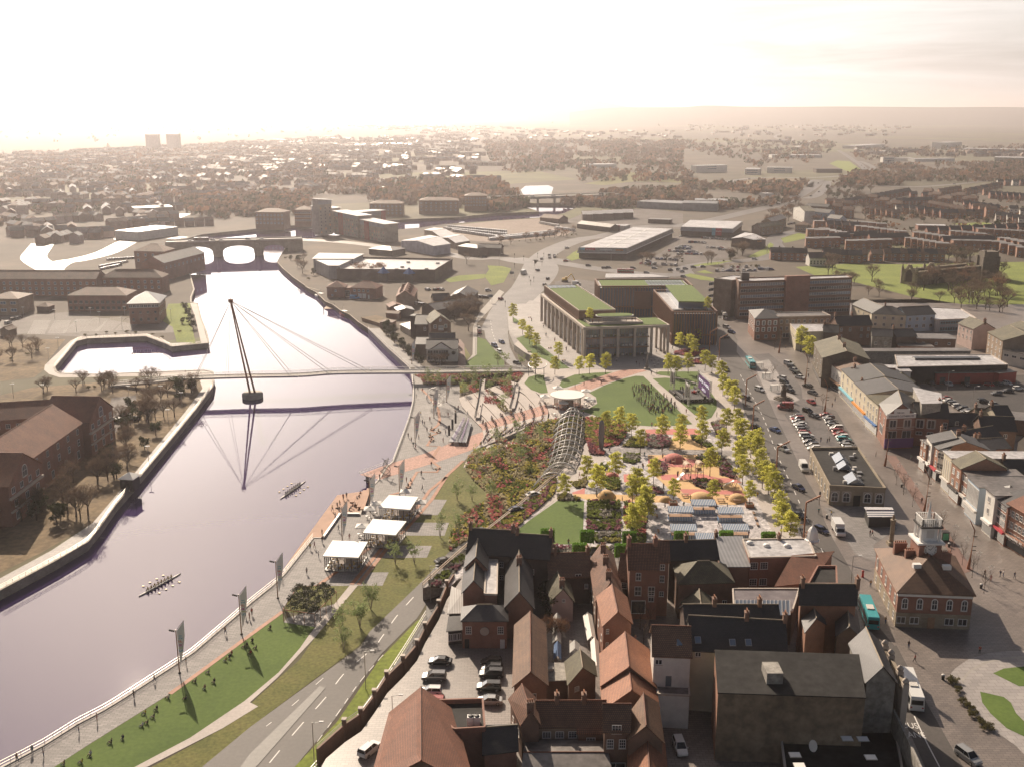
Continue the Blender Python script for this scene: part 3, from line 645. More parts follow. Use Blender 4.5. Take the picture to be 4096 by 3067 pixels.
def quad(s,h=None,base=None,depth=None):
 """corner points (near-left, near-right, far-right[, far-left]) at eaves height -> ground plan + base level"""
 P=px(s);zb=base
 q=[at(u,v,(zb if zb is not None else PLZ)+h)for u,v in P]
 if zb is None:
  c=sum(q,Vec())/len(q);z2=gz(c.x,c.y);zb=z2
  q=[at(u,v,zb+h)for u,v in P]
 if len(q)==2:
  d=q[1]-q[0];n=Vec((-d.y,d.x,0)).normalized()*depth;q+=[q[1]+n,q[0]+n]
 elif len(q)==3:q.append(q[0]+q[2]-q[1])
 a=sum(q[i-1].x*q[i].y-q[i].x*q[i-1].y for i in range(4))
 if a<0:q=[q[1],q[0],q[3],q[2]]
 return q,zb
def rmesh(q,z,kind,rh,axis,oh=.35,th=.18,b=None,mi=0):
 """roof over plan q (counter-clockwise) with eaves at z"""
 b=b or MB();c=sum(q,Vec())/4
 if axis=='b':q=q[1:]+q[:1]
 P=[]
 for i in range(4):
  p=q[i];e1=(q[i]-q[(i+1)%4]).normalized();e2=(q[i]-q[i-1]).normalized()
  P.append(Vec((p.x,p.y,0))+(e1+e2)*oh)
 for p in P:p.z=z
 m0=(P[3]+P[0])/2;m1=(P[1]+P[2])/2;up=Up(rh)
 T=Up(th)
 if kind=='flat':
  b.prism([p for p in P],z,z+th+.02,mi);return b,None
 if kind=='mono':
  a0,a1,a2,a3=P[0],P[1],P[2]+up,P[3]+up
  b.face([a0+T,a1+T,a2+T,a3+T],mi);b.face([a3,a2,a1,a0],mi)
  for p,r in((a0,a1),(a1,a2),(a2,a3),(a3,a0)):b.face([p,r,r+T,p+T],mi)
  return b,(a3,a2)
 if kind=='hip':
  L=(m1-m0).length;wd=((P[3]-P[0]).length+(P[2]-P[1]).length)/2;s=min(.5,wd/2/L*1.0)if L>1e-6 else.5
  s=min(s,.49)
  r0=m0+(m1-m0)*s+up;r1=m1+(m0-m1)*s+up
  for f in([P[0],P[1],r1,r0],[P[1],P[2],r1],[P[2],P[3],r0,r1],[P[3],P[0],r0]):b.face([p+T for p in f],mi)
  for i in range(4):b.face([P[i],P[(i+1)%4],P[(i+1)%4]+T,P[i]+T],mi)
  b.face([P[3],P[2],P[1],P[0]],mi)
  return b,(r0+T,r1+T)
 r0=m0+up;r1=m1+up
 for f in([P[0],P[1],r1,r0],[P[2],P[3],r0,r1]):b.face([p+T for p in f],mi)
 for f in([r0,r1,P[1],P[0]],[r1,r0,P[3],P[2]]):b.face(f,mi)
 for p,r in((P[0],P[1]),(P[1],r1),(r1,P[2]),(P[2],P[3]),(P[3],r0),(r0,P[0])):b.face([p,r,r+T,p+T],mi)
 return b,(r0+T,r1+T)
def wmesh(q,z0,z1,kind='flat',rh=0,axis='a',b=None,par=0.0):
 b=b or MB();v=[]
 for z in(z0,z1):v+=[(p.x,p.y,z)for p in q]
 b.add(v,[(i,(i+1)%4,4+(i+1)%4,4+i)for i in range(4)])
 k=q[1:]+q[:1]if axis=='b' else q
 if kind=='gable':
  for i,j in((3,0),(1,2)):
   m=(k[i]+k[j])/2;b.face([(k[i].x,k[i].y,z1),(k[j].x,k[j].y,z1),(m.x,m.y,z1+rh)])
 if kind=='mono':
  b.face([(k[1].x,k[1].y,z1),(k[2].x,k[2].y,z1),(k[2].x,k[2].y,z1+rh)]);b.face([(k[3].x,k[3].y,z1),(k[0].x,k[0].y,z1),(k[3].x,k[3].y,z1+rh)])
  b.face([(k[2].x,k[2].y,z1),(k[3].x,k[3].y,z1),(k[3].x,k[3].y,z1+rh),(k[2].x,k[2].y,z1+rh)])
 b.face([(p.x,p.y,z1-.01)for p in q])
 return b
def bld(name,label,cat,s,h,roof='gable',rh=3,axis='a',wall='bred',rm='slate',base=None,depth=None,win=None,chim=0,group=None,oh=.35,parapet=0,q=None,zb=None,cm=None,pots=3):
 if q is None:q,zb=quad(s,h,base,depth)
 c=sum(q,Vec())/4
 o=thg(name,label,cat,(c.x,c.y,zb),0,group)
 wmesh(q,zb-.6,zb+h,roof,rh,axis).put('wall',wall,o)
 if roof=='flat' and parapet:
  b=MB();b.prism([p+(c-p)*.0 for p in q],zb+h-.0,zb+h+.06);r=b.put('roof',rm,o)
  b=MB()
  for i in range(4):
   a,d=q[i],q[(i+1)%4];b.bar((a.x,a.y,zb+h+parapet/2),(d.x,d.y,zb+h+parapet/2),.3+.01*i,parapet+.01*i)
  b.put('parapet',wall if parapet>.5 else 'spale',o);rid=None
 else:
  b,rid=rmesh(q,zb+h,roof,rh,axis,oh);r=b.put('roof',rm,o)
 if rid:
  rb=MB();rb.tube([rid[0],rid[1]],.14,5);rb.put('ridge','stone' if rm in('slate','moss','dslate')else 'rtile',r)
 if chim:
  for i in(range(chim)if isinstance(chim,int)else chim):
   t_=((i+.5)/chim if chim>1 else.08)if isinstance(chim,int)else i
   p=(rid[0]+(rid[1]-rid[0])*t_)if rid else Vec((q[3].x+(q[2].x-q[3].x)*t_,q[3].y+(q[2].y-q[3].y)*t_,zb+h))
   d=q[1]-q[0]if axis=='a' else q[2]-q[1]
   chimney(o,p,1.1,.7,1.3,pots,cm or(wall if wall.startswith('brick')else 'bbrown'),atan2(d.y,d.x)+pi/2,r)
 if win:
  for side,rows in win.items():
   a,d=q[side],q[(side+1)%4]
   glaze(o,a,d,zb,rows)
 o['_q']=[x for p in q for x in(p.x,p.y)]
 return o
def bq(o):a=list(o['_q']);return[Vec((a[2*i],a[2*i+1],0))for i in range(4)]
def roofbox(o,p,w,d,h,mat,name='roof_unit',rz=0):
 b=MB();b.box(-w/2,-d/2,0,w/2,d/2,h,0,TRN(p)@ROT(rz,4,'Z'));return b.put(name,mat,o)
def skylight(o,p,n_dir,slope,w=.8,h=1.1,mat='sglass'):
 b=MB();M=TRN(p)@ROT(n_dir,4,'Z')@ROT(slope,4,'X')
 b.box(-w/2-.08,-h/2-.08,0,w/2+.08,h/2+.08,.1,1,M);b.box(-w/2,-h/2,.08,w/2,h/2,.14,0,M);return b.put('skylight',[mat,'metal'],o)
def leafy(b,centres,n,r,size,rnd,mi=0,flatten=.75):
 for _ in range(n):
  c,cr=rnd.choice(centres)
  while 1:
   x,y,z=rnd.uni(-1,1),rnd.uni(-1,1),rnd.uni(-1,1)
   if x*x+y*y+z*z<=1:break
  k=(.35+.65*sqrt(x*x+y*y+z*z))
  p=Vec((c[0]+x*cr*k,c[1]+y*cr*k,c[2]+z*cr*k*flatten))
  a=Vec((rnd.gau(0,1),rnd.gau(0,1),rnd.gau(0,.6))).normalized();u=a.orthogonal().normalized();w=a.cross(u)
  s=size*rnd.uni(.6,1.3)
  b.face([p-u*s*.5,p+w*s*.32,p+u*s*.5,p-w*s*.32],mi)
def limb(b,p,d,L,r,depth,rnd,tips,spread=.6,up=.15,n=5):
 q=p+d*L*.5+Vec((rnd.uni(-1,1),rnd.uni(-1,1),rnd.uni(-.3,.6)))*L*.07;e=p+d*L
 b.tube([p,q,e],r,5 if depth>1 else 3,0,r*.55,1,0)
 if depth==0:tips.append(e);return
 for i in range(n if depth>1 else 3):
  a=rnd.uni(0,6.283);v=Vec((cos(a),sin(a),0))
  nd_=(d*(1-spread*.3)+v*spread*rnd.uni(.6,1.1)+Up(up)).normalized()
  limb(b,p+d*L*rnd.uni(.55,1.0),nd_,L*rnd.uni(.55,.8),r*.5,depth-1,rnd,tips,spread,up,n-1)
TREES={}
def tproto(kind,variant):
 if(kind,variant)in TREES:return TREES[(kind,variant)]
 rnd=Dice(sum(map(ord,kind))*7+variant*131);tb=MB();cb=MB();tips=[]
 if kind=='plane':
  tb.tube([(0,0,0),(.05,.02,1.6),(0,.08,3.2),(.1,0,5.6)],.15,6,0,.05)
  cs=[]
  for i in range(19):
   a=i*2.4+rnd.uni(-.3,.3);z=2.4+5.4*(i+.5)/19;rr=2.15*sqrt(max(.05,1-((z-4.7)/3.7)**2))*rnd.uni(.7,1.05)
   e=Vec((cos(a)*rr,sin(a)*rr,z+.3));tb.tube([(0,0,z-.4),e*0.55+Up(z*.42),e],.05,4,0,.015,1,0)
   cs+=[(e,rnd.uni(.6,.95)),(Vec((e.x*.55,e.y*.55,e.z+.1)),rnd.uni(.6,.9))]
  cs+=[(Up(8.0),.6),(Vec((.2,.1,7.2)),.8)]
  leafy(cb,cs,2000,1,.4,rnd);mats=('bark','leaf_spring')
 elif kind=='birch':
  for i in range(4):
   a=i*1.7+rnd.uni(-.4,.4);e=Vec((cos(a)*1.2,sin(a)*1.2,rnd.uni(4.6,6.2)))
   tb.tube([(0,0,0),(e.x*.35,e.y*.35,2),e],.07,5,0,.02)
   for k in range(7):tips.append(e*rnd.uni(.45,1)+Vec((rnd.uni(-1,1),rnd.uni(-1,1),rnd.uni(-.5,.9))))
  leafy(cb,[(p,.75)for p in tips],620,1,.32,rnd);mats=('bark_birch','leaf_birch')
 elif kind in('bare','bare_red'):
  tb.tube([(0,0,0),(.1,0,1.5),(0,.1,3)],.28,6,0,.2)
  for i in range(5):
   a=i*1.26+rnd.uni(-.3,.3);d=Vec((cos(a)*.62,sin(a)*.62,.8)).normalized()
   limb(tb,Up(2.2+i*.25),d,3.1*rnd.uni(.85,1.15),.13,2,rnd,tips,.7,.2,5)
  limb(tb,Vec((0,.1,3)),Up(1),3.2,.17,2,rnd,tips,.75,.2,5)
  for p in tips:
   for _ in range(9):
    d=Vec((rnd.gau(0,1),rnd.gau(0,1),rnd.gau(.45,.7))).normalized()*rnd.uni(.6,1.3);u=d.orthogonal().normalized()*.035
    cb.face([p-u,p+u,p+d]);
    e=p+d*.5;d2=(d+Vec((rnd.gau(0,.5),rnd.gau(0,.5),rnd.gau(0,.5)))).normalized()*.6;cb.face([e-u*.8,e+u*.8,e+d2])
  mats=('bark','twig' if kind=='bare' else 'twig_red')
 elif kind=='ever':
  tb.tube([(0,0,0),(0,0,4)],.25,6,0,.1)
  cs=[(Vec((rnd.uni(-1.6,1.6),rnd.uni(-1.6,1.6),2.2+rnd.uni(0,3.6))),rnd.uni(.9,1.5))for _ in range(16)]
  leafy(cb,cs,800,1,.6,rnd);mats=('bark','ever1')
 elif kind=='shrub':
  tb.tube([(0,0,0),(0,0,.8)],.08,4,0,.04)
  cs=[(Vec((rnd.uni(-.8,.8),rnd.uni(-.8,.8),.7+rnd.uni(0,.7))),rnd.uni(.5,.8))for _ in range(8)]
  leafy(cb,cs,260,1,.36,rnd);mats=('bark','shrub')
 elif kind=='street_bare':
  tb.tube([(0,0,0),(0,0,2.2),(.05,0,4.2)],.09,5,0,.04)
  for i in range(9):
   a=i*2.4;d=Vec((cos(a)*.55,sin(a)*.55,.85)).normalized();limb(tb,Up(1.9+i*.25),d,1.5,.035,1,rnd,tips,.5,.3,4)
  for p in tips:
   for _ in range(3):
    d=Vec((rnd.gau(0,1),rnd.gau(0,1),rnd.gau(.6,.6))).normalized()*.7;u=d.orthogonal().normalized()*.02;cb.face([p-u,p+u,p+d])
  mats=('bark','twig')
 TREES[(kind,variant)]=(tb.mesh('trunk',mats[0],uv=0),cb.mesh('crown',mats[1],uv=0))
 return TREES[(kind,variant)]
def tree(kind,p,sc=1.0,desc=None,group=None,name=None,cat='tree',rz=None,only=None,tall=1.0,nv=4):
 tm,cm=tproto(kind,RD.randrange(nv))
 o=thg(name or{'plane':'street_tree','birch':'birch_tree','bare':'bare_tree','bare_red':'bare_tree','ever':'evergreen_tree','shrub':'shrub','street_bare':'young_tree'}[kind],None,cat,p,RD.uni(0,6.28)if rz is None else rz,group)
 o.scale=(sc,sc,sc*tall);inst(tm,'trunk',(0,0,0),parent=o);inst(cm,'crown',(0,0,0),parent=o)
 if desc:later(o,desc,only)
 return o
CARS={}
def _loft(b,secs,mi):
 n=len(secs[0][1]);vs=[(x,y,z)for x,s_ in secs for y,z in s_]
 b.add(vs,[(i*n+k,(i+1)*n+k,(i+1)*n+(k+1)%n,i*n+(k+1)%n)for i in range(len(secs)-1)for k in range(n)],mi,0)
 b.face([vs[k]for k in range(n)],mi);b.face([vs[(len(secs)-1)*n+k]for k in range(n)][::-1],mi)
def car_parts(kind):
 """meshes of one vehicle, nose along +x: body, glasshouse, wheel, lamps"""
 if kind in CARS:return CARS[kind]
 S_=dict(hatch=(4.1,1.74,[(0,.95,.55),(.12,.95,.4),(.95,.95,.28),(1.0,.9,.28)],[(-1.95,.95),(-1.75,1.45),(.25,1.47),(1.15,.98)],.9),sedan=(4.6,1.8,None,[(-1.75,.98),(-1.0,1.4),(.35,1.42),(1.25,.95)],.92),suv=(4.6,1.88,None,[(-2.2,1.05),(-2.05,1.66),(.35,1.68),(1.2,1.08)],1.04))
 L,W,_,cab,belt=S_[kind];b=MB();w=W/2
 def sec(x,zb,zt,wk):return(x,[(-w*wk,zb),(w*wk,zb),(w*wk*1.0,zt-.22),(w*wk*.94,zt),(-w*wk*.94,zt),(-w*wk,zt-.22)])
 h=L/2
 _loft(b,[sec(-h,.42,belt-.12,.86),sec(-h+.18,.24,belt,.96),sec(-h+.9,.2,belt+.02,1.0),sec(.6,.2,belt,1.0),sec(1.3,.22,belt-.04,.99),sec(h-.25,.24,belt-.2,.94),sec(h,.38,belt-.34,.8)],0)
 r0,r1=cab[1][0],cab[2][0];zr=cab[1][1]
 b.face([(r0,-w*.7,zr),(r1,-w*.7,cab[2][1]),(r1,w*.7,cab[2][1]),(r0,w*.7,zr)],0)
 b.face([(r0,-w*.7,zr+.0),(r0-.06,-w*.68,zr-.09),(r0-.06,w*.68,zr-.09),(r0,w*.7,zr)][::-1],0)
 body=b
 gl=MB();zB=belt-.01
 A=[(cab[0][0],-w*.88,zB),(cab[3][0],-w*.9,zB-.03),(cab[3][0],w*.9,zB-.03),(cab[0][0],w*.88,zB)];T=[(r0,-w*.7,zr-.012),(r1,-w*.7,cab[2][1]-.012),(r1,w*.7,cab[2][1]-.012),(r0,w*.7,zr-.012)]
 for i in range(4):j=(i+1)%4;gl.face([A[i],A[j],T[j],T[i]])
 pil=MB()
 for sy in(-1,1):
  for(xa,za),(xb,zb)in(((cab[0][0],belt),(r0,zr)),((cab[3][0],belt-.03),(r1,cab[2][1])),((-.25,belt),(-.3,zr))):body.bar((xa,sy*w*.895,za),(xb,sy*w*.71,zb),.09,.07,0)
  body.bar((r0,sy*w*.705,zr),(r1,sy*w*.705,cab[2][1]),.08,.07,0)
  body.box(.95,sy*w*1.0-(.0 if sy>0 else.17),belt,1.12,sy*w*1.0+(.17 if sy>0 else.0),belt+.12,0)
 wh=MB();wh.lat([(.0,-.1),(.2,-.1),(.31,-.09),(.33,0),(.31,.09),(.2,.1),(0,.1)],(0,0,0),12,0);wh.lat([(.0,-.105),(.19,-.102)],(0,0,0),10,1,0);wh.lat([(.19,.102),(0,.105)],(0,0,0),10,1,0)
 R_=ROT(pi/2,4,'X');wh.v=[tuple(R_@Vec(p))for p in wh.v]
 hl=MB();hl.box(-.09,-.17,-.07,.05,.17,.07);tl=MB();tl.box(-.05,-.14,-.12,.06,.14,.12)
 CARS[kind]=dict(body=body,gl=gl.mesh('glasshouse','glass_car',uv=0),wheel=wh.mesh('wheel',['tyre','metal'],uv=0),hl=hl.mesh('headlight','lamp_white',uv=0),tl=tl.mesh('tail_light','lamp_red',uv=0),L=L,W=W,belt=belt,cols={})
 return CARS[kind]
def car(kind,colr,p,rz,desc=None,group=None,detail=1,label=None,only=None):
 c=car_parts(kind)
 if colr not in c['cols']:
  full=MB();full.v=list(c['body'].v);full.f=[list(f)for f in c['body'].f];full.m=list(c['body'].m);full.sm=list(c['body'].sm)
  me=full.mesh('body','car_'+colr,uv=0)
  far=MB()
  far.v,far.f,far.m,far.sm=list(full.v),[list(f)for f in full.f],list(full.m),list(full.sm)
  g_=c['gl'];far.add([v.co for v in g_.vertices],[list(f.vertices)for f in g_.polygons],1)
  for x in(-c['L']*.31,c['L']*.31):
   for y in(-c['W']/2+.06,c['W']/2-.06):
    far.lat([(.0,-.1),(.32,-.1),(.32,.1),(0,.1)],(0,0,0),8,2);k=32
    for i in range(len(far.v)-k,len(far.v)):
     v=far.v[i];far.v[i]=(v[0]+x,v[2]+y,v[1]+.33)
  for y in(-.6,.6):far.box(c['L']/2-.2,y-.16,c['belt']-.42,c['L']/2-.02,y+.16,c['belt']-.3,3);far.box(-c['L']/2-.01,y-.14,c['belt']-.35,-c['L']/2+.1,y+.14,c['belt']-.15,4)
  c['cols'][colr]=(me,far.mesh('parked_car',['car_'+colr,'glass_car','tyre','lamp_white','lamp_red'],uv=0))
 me,far=c['cols'][colr]
 if not detail:o=inst(far,'car',p,rz);tag(o,label,'car',group)
 else:
  o=thg('car',label,'car',p,rz,group);inst(me,'body',(0,0,0),parent=o);inst(c['gl'],'glasshouse',(0,0,0),parent=o)
  for x in(-c['L']*.31,c['L']*.31):
   for y in(-c['W']/2+.06,c['W']/2-.06):inst(c['wheel'],'wheel',(x,y,.33),parent=o)
  for y in(-.62,.62):inst(c['hl'],'headlight',(c['L']/2-.12,y,c['belt']-.36),parent=o);inst(c['tl'],'tail_light',(-c['L']/2+.06,y,c['belt']-.26),parent=o)
 if desc:later(o,desc,only)
 return o
def boxy(kind):
 """van, bus or lorry as parts, nose along +x"""
 if kind in CARS:return CARS[kind]
 P={}
 b=MB();g_=MB();L,W,H_=dict(van=(5.6,2.0,2.4),bus=(11,2.5,3.0),lorry=(6.8,2.2,2.9))[kind];w=W/2;h=L/2
 if kind=='van':prof=[(-h,.35),(h-.1,.35),(h,.6),(h-.1,1.05),(h-.85,1.25),(h-1.75,H_-.1),(h-2.1,H_),(-h+.05,H_)]
 elif kind=='bus':prof=[(-h,.35),(h-.05,.35),(h,.7),(h-.05,1.3),(h-.25,H_-.15),(h-.5,H_),(-h+.2,H_),(-h,H_-.2)]
 else:prof=[(h-2.0,.45),(h-.1,.45),(h,.7),(h-.1,1.1),(h-.7,1.25),(h-1.2,2.1),(h-2.0,2.2)]
 n=len(prof);vs=[(x,-w*(.9 if z>2 else 1),z)for x,z in prof]+[(x,w*(.9 if z>2 else 1),z)for x,z in prof]
 b.add(vs,[(i,(i+1)%n,n+(i+1)%n,n+i)for i in range(n)]);b.poly([vs[i]for i in range(n)]);b.poly([vs[n+i]for i in range(n)][::-1])
 if kind=='lorry':
  c=MB();c.box(-h,-w*1.02,.75,h-2.05,w*1.02,H_);P['cargo_box']=c;b.box(-h,-w*.8,.4,h-2.0,w*.8,.75)
  g_.face([(h-.66,-w*.85,1.3),(h-.66,w*.85,1.3),(h-1.16,w*.78,2.03),(h-1.16,-w*.78,2.03)])
  for sy in(-1,1):g_.face([(h-1.9,sy*w*1.005,1.2),(h-.85,sy*w*1.005,1.2),(h-1.2,sy*w*.96,1.95),(h-1.9,sy*w*.96,1.95)])
 elif kind=='van':
  g_.face([(h-.88,-w*.9,1.3),(h-.88,w*.9,1.3),(h-1.72,w*.84,H_-.16),(h-1.72,-w*.84,H_-.16)]);g_.v=[(x+.03,y,z+.02)for x,y,z in g_.v]
  for sy in(-1,1):g_.face([(h-2.6,sy*w*1.006,1.25),(h-1.0,sy*w*1.006,1.25),(h-1.7,sy*w*.97,1.95),(h-2.6,sy*w*.97,1.95)])
 else:
  for sy in(-1,1):
   for i in range(7):x0=-h+.5+i*1.45;g_.face([(x0,sy*w*1.004,1.25),(x0+1.3,sy*w*1.004,1.25),(x0+1.3,sy*w*.955,2.4),(x0,sy*w*.955,2.4)])
  g_.face([(h-.03,-w*.88,1.25),(h-.03,w*.88,1.25),(h-.2,w*.84,2.6),(h-.2,-w*.84,2.6)]);g_.face([(-h-.01,-w*.8,1.5),(-h-.01,w*.8,1.5),(-h-.01,w*.78,2.4),(-h-.01,-w*.78,2.4)])
  u=MB();u.box(-2,-.7,H_,0,.7,H_+.22);P['roof_vent']=u
 P['body']=b;CARS[kind]=dict(P=P,gl=g_.mesh('windows','glass_car',uv=0),L=L,W=W,cols={});return CARS[kind]
def truck(kind,colr,p,rz,label=None,desc=None,group=None,cat=None,box=None,only=None,name=None):
 c=boxy(kind);k=(colr,box)
 if k not in c['cols']:c['cols'][k]={n_:m_.mesh(n_,'car_'+(box if n_=='cargo_box' and box else colr)if n_!='roof_vent' else 'offwhite',uv=0)for n_,m_ in c['P'].items()}
 o=thg(name or kind,label,cat or kind,p,rz,group)
 for n_,me in c['cols'][k].items():inst(me,n_,(0,0,0),parent=o)
 inst(c['gl'],'windows',(0,0,0),parent=o)
 wm_=car_parts('hatch')['wheel']
 for x in(-c['L']*.3,c['L']*.33):
  for y in(-c['W']/2+.08,c['W']/2-.08):inst(wm_,'wheel',(x,y,.42 if kind!='van' else.36),sc=1.3 if kind!='van' else 1.1,parent=o)
 hl,tl=car_parts('hatch')['hl'],car_parts('hatch')['tl']
 for y in(-c['W']*.38,c['W']*.38):inst(hl,'headlight',(c['L']/2-.03,y,.85),parent=o);inst(tl,'tail_light',(-c['L']/2,y,1.0),parent=o)
 if desc:later(o,desc,only)
 return o
FARVAN={}
def fvan(colr,p,rz,desc,group,only=None,name='van'):
 if colr not in FARVAN:
  c=boxy('van');b=MB();s_=c['P']['body'];b.add(s_.v,s_.f,0);b.add([v.co for v in c['gl'].vertices],[list(f.vertices)for f in c['gl'].polygons],1)
  for x in(-1.7,1.8):
   for y in(-.95,.95):b.box(x-.33,y-.1,.0,x+.33,y+.1,.62,2)
  FARVAN[colr]=b.mesh('van',['car_'+colr,'glass_car','tyre'],uv=0)
 o=inst(FARVAN[colr],name,p,rz);tag(o,None,'van',group);later(o,desc,only);return o
PEOPLE={}
def pmesh(pose,top,low,hair='hair',skirt=0):
 k=(pose,top,low,skirt)
 if k in PEOPLE:return PEOPLE[k]
 J={};E=[]
 def j(n_,p,r,frm=None):
  J[n_]=(Vec(p),r)
  if frm:E.append((frm,n_))
 sit=pose.startswith('sit')or pose=='row'
 hz_=dict(stand=.95,walk=.94,sitground=.13,sitbench=.5,row=.3)[pose]
 j('pelvis',(0,0,hz_),.15);lean=.0 if not sit else(-.12 if pose=='sitground' else.08)
 j('waist',(lean*.3,0,hz_+.2),.135,'pelvis');j('chest',(lean,0,hz_+.42),.165,'waist');j('neck',(lean*1.1,0,hz_+.58),.06,'chest');j('head',(lean*1.2+.02,0,hz_+.7),.1,'neck');j('crown',(lean*1.2+.02,0,hz_+.8),.085,'head')
 for s_,y in(('l',.1),('r',-.1)):
  if pose=='stand':k_,a_,t_=(.02,y,.5),(0,y*1.1,.08),(.14,y*1.2,.04)
  elif pose=='walk':d=.22 if s_=='l' else-.2;k_,a_,t_=(d*.6+.06,y,.5),(d*1.3-.04,y,.1),(d*1.3+.1,y,.05)
  elif pose=='sitground':k_,a_,t_=(.38,y*1.7,.3),(.62,y*1.6,.07),(.74,y*1.6,.05)
  elif pose=='row':k_,a_,t_=(.4,y,.45),(.72,y,.22),(.8,y,.3)
  else:k_,a_,t_=(.42,y*1.2,.5),(.44,y*1.2,.09),(.57,y*1.2,.05)
  j('hip'+s_,(.0,y*.9,hz_-.04),.105,'pelvis');j('knee'+s_,k_,.07,'hip'+s_);j('ank'+s_,a_,.045,'knee'+s_);j('toe'+s_,t_,.04,'ank'+s_)
  sy=y*1.9;sw=(.25 if s_=='r' else-.22)if pose=='walk' else(.35 if sit else.05)
  j('sho'+s_,(lean,sy,hz_+.47),.065,'chest');j('elb'+s_,(lean+sw*.4,sy*1.25,hz_+.22),.048,'sho'+s_);j('wri'+s_,(lean+sw*1.2,sy*1.15,hz_+.0 if not sit else hz_+.2),.036,'elb'+s_);j('han'+s_,(lean+sw*1.45,sy*1.12,hz_-.08 if not sit else hz_+.18),.04,'wri'+s_)
 names=list(J);me=bpy.data.meshes.new('p');me.from_pydata([J[n_][0]for n_ in names],[(names.index(a),names.index(b_))for a,b_ in E],[])
 o=bpy.data.objects.new('p',me);COL.objects.link(o);o.modifiers.new('s','SKIN');sm=o.modifiers.new('d','SUBSURF');sm.levels=1;sm.render_levels=1
 for i,n_ in enumerate(names):me.skin_vertices[0].data[i].radius=(J[n_][1],J[n_][1]*(1.15 if n_ in('chest','pelvis')else 1));me.skin_vertices[0].data[i].use_root=(n_=='pelvis')
 bpy.context.view_layer.update()
 out=bpy.data.meshes.new_from_object(o.evaluated_get(bpy.context.evaluated_depsgraph_get()));bpy.data.objects.remove(o)
 out.name='person';out.materials.clear()
 for m_ in('skin','cloth_'+top,'cloth_'+low,hair,'cloth_black'):out.materials.append(MT[m_])
 segs=[(J[a][0],J[b_][0],b_)for a,b_ in E]
 for f in out.polygons:
  c=f.center;best=min(segs,key=lambda s_:(c-s_[0]-(s_[1]-s_[0])*max(0,min(1,(c-s_[0]).dot(s_[1]-s_[0])/max(1e-9,(s_[1]-s_[0]).length_squared)))).length)[2]
  f.use_smooth=1
  if best in('waist','chest')or best[:3]in('sho','elb'):mi=1
  elif best[:3]in('hip','kne')or(best[:3]=='ank' and not skirt):mi=2
  elif best[:3]=='toe':mi=4
  elif best in('head','crown')and(c.z>hz_+.74 or c.x<J['head'][0].x-.02):mi=3
  else:mi=0
  f.material_index=mi
 PEOPLE[k]=out;return out
OUTF=[('black','black'),('white','denim'),('grey','black'),('navy','grey'),('pink','pink'),('tan','denim'),('black','denim'),('red','black'),('teal','grey'),('white','black'),('black','grey'),('yellow','denim')]
OUTD={o:('in black' if o==('black','black')else 'in a pink dress' if o[0]=='pink' else 'in %s top and %s'%(o[0],'jeans' if o[1]=='denim' else o[1]+' trousers'))for o in OUTF}
PV=dict(stand='standing',walk='walking',sitground='sitting',sitbench='seated',row='rowing')
NP=[0]
def person(p,pose='stand',out=None,rz=None,group=None,desc=None,only=None,sc=None):
 out=out or RD.choice(OUTF);sk_=out==('pink','pink')
 o=inst(pmesh(pose,out[0],out[1],skirt=sk_),'person',p,RD.uni(0,6.28)if rz is None else rz,sc or RD.uni(.94,1.05)*1.03)
 tag(o,None,'person',group);later(o,PV[pose]+' person '+OUTD.get(out,'in a %s top'%out[0])+(' '+desc if desc else ''),only);NP[0]+=1;return o
def crowd(name,items):
 """people past the count of three hundred, as one mass"""
 b=MB();mats=[]
 for p,pose,out,rz in items:
  me=pmesh(pose,out[0],out[1]);M=TRN(p)@ROT(rz,4,'Z');n0=len(b.v);b.v+=[tuple(M@v.co)for v in me.vertices]
  for f in me.polygons:
   m_=me.materials[f.material_index]
   if m_ not in mats:mats.append(m_)
   b.f.append([i+n0 for i in f.vertices]);b.m.append(mats.index(m_));b.sm.append(1)
 return b.put(name,mats,kind='stuff')
def strokes(o,p,rz,n,h,w,mat='ldark'):
 """unreadable lettering: a row of short upright strokes"""
 b=MB();M=TRN(p)@ROT(rz,4,'Z');r_=Dice(n)
 for i in range(n):
  if r_.random()>.15:x=w*((i+.5)/n-.5);k=h*r_.uni(.7,1);b.box(x-w/n*.38,-.03,-h/2,x+w/n*.38,0,-h/2+k,0,M)
 return b.put('lettering',mat,o)
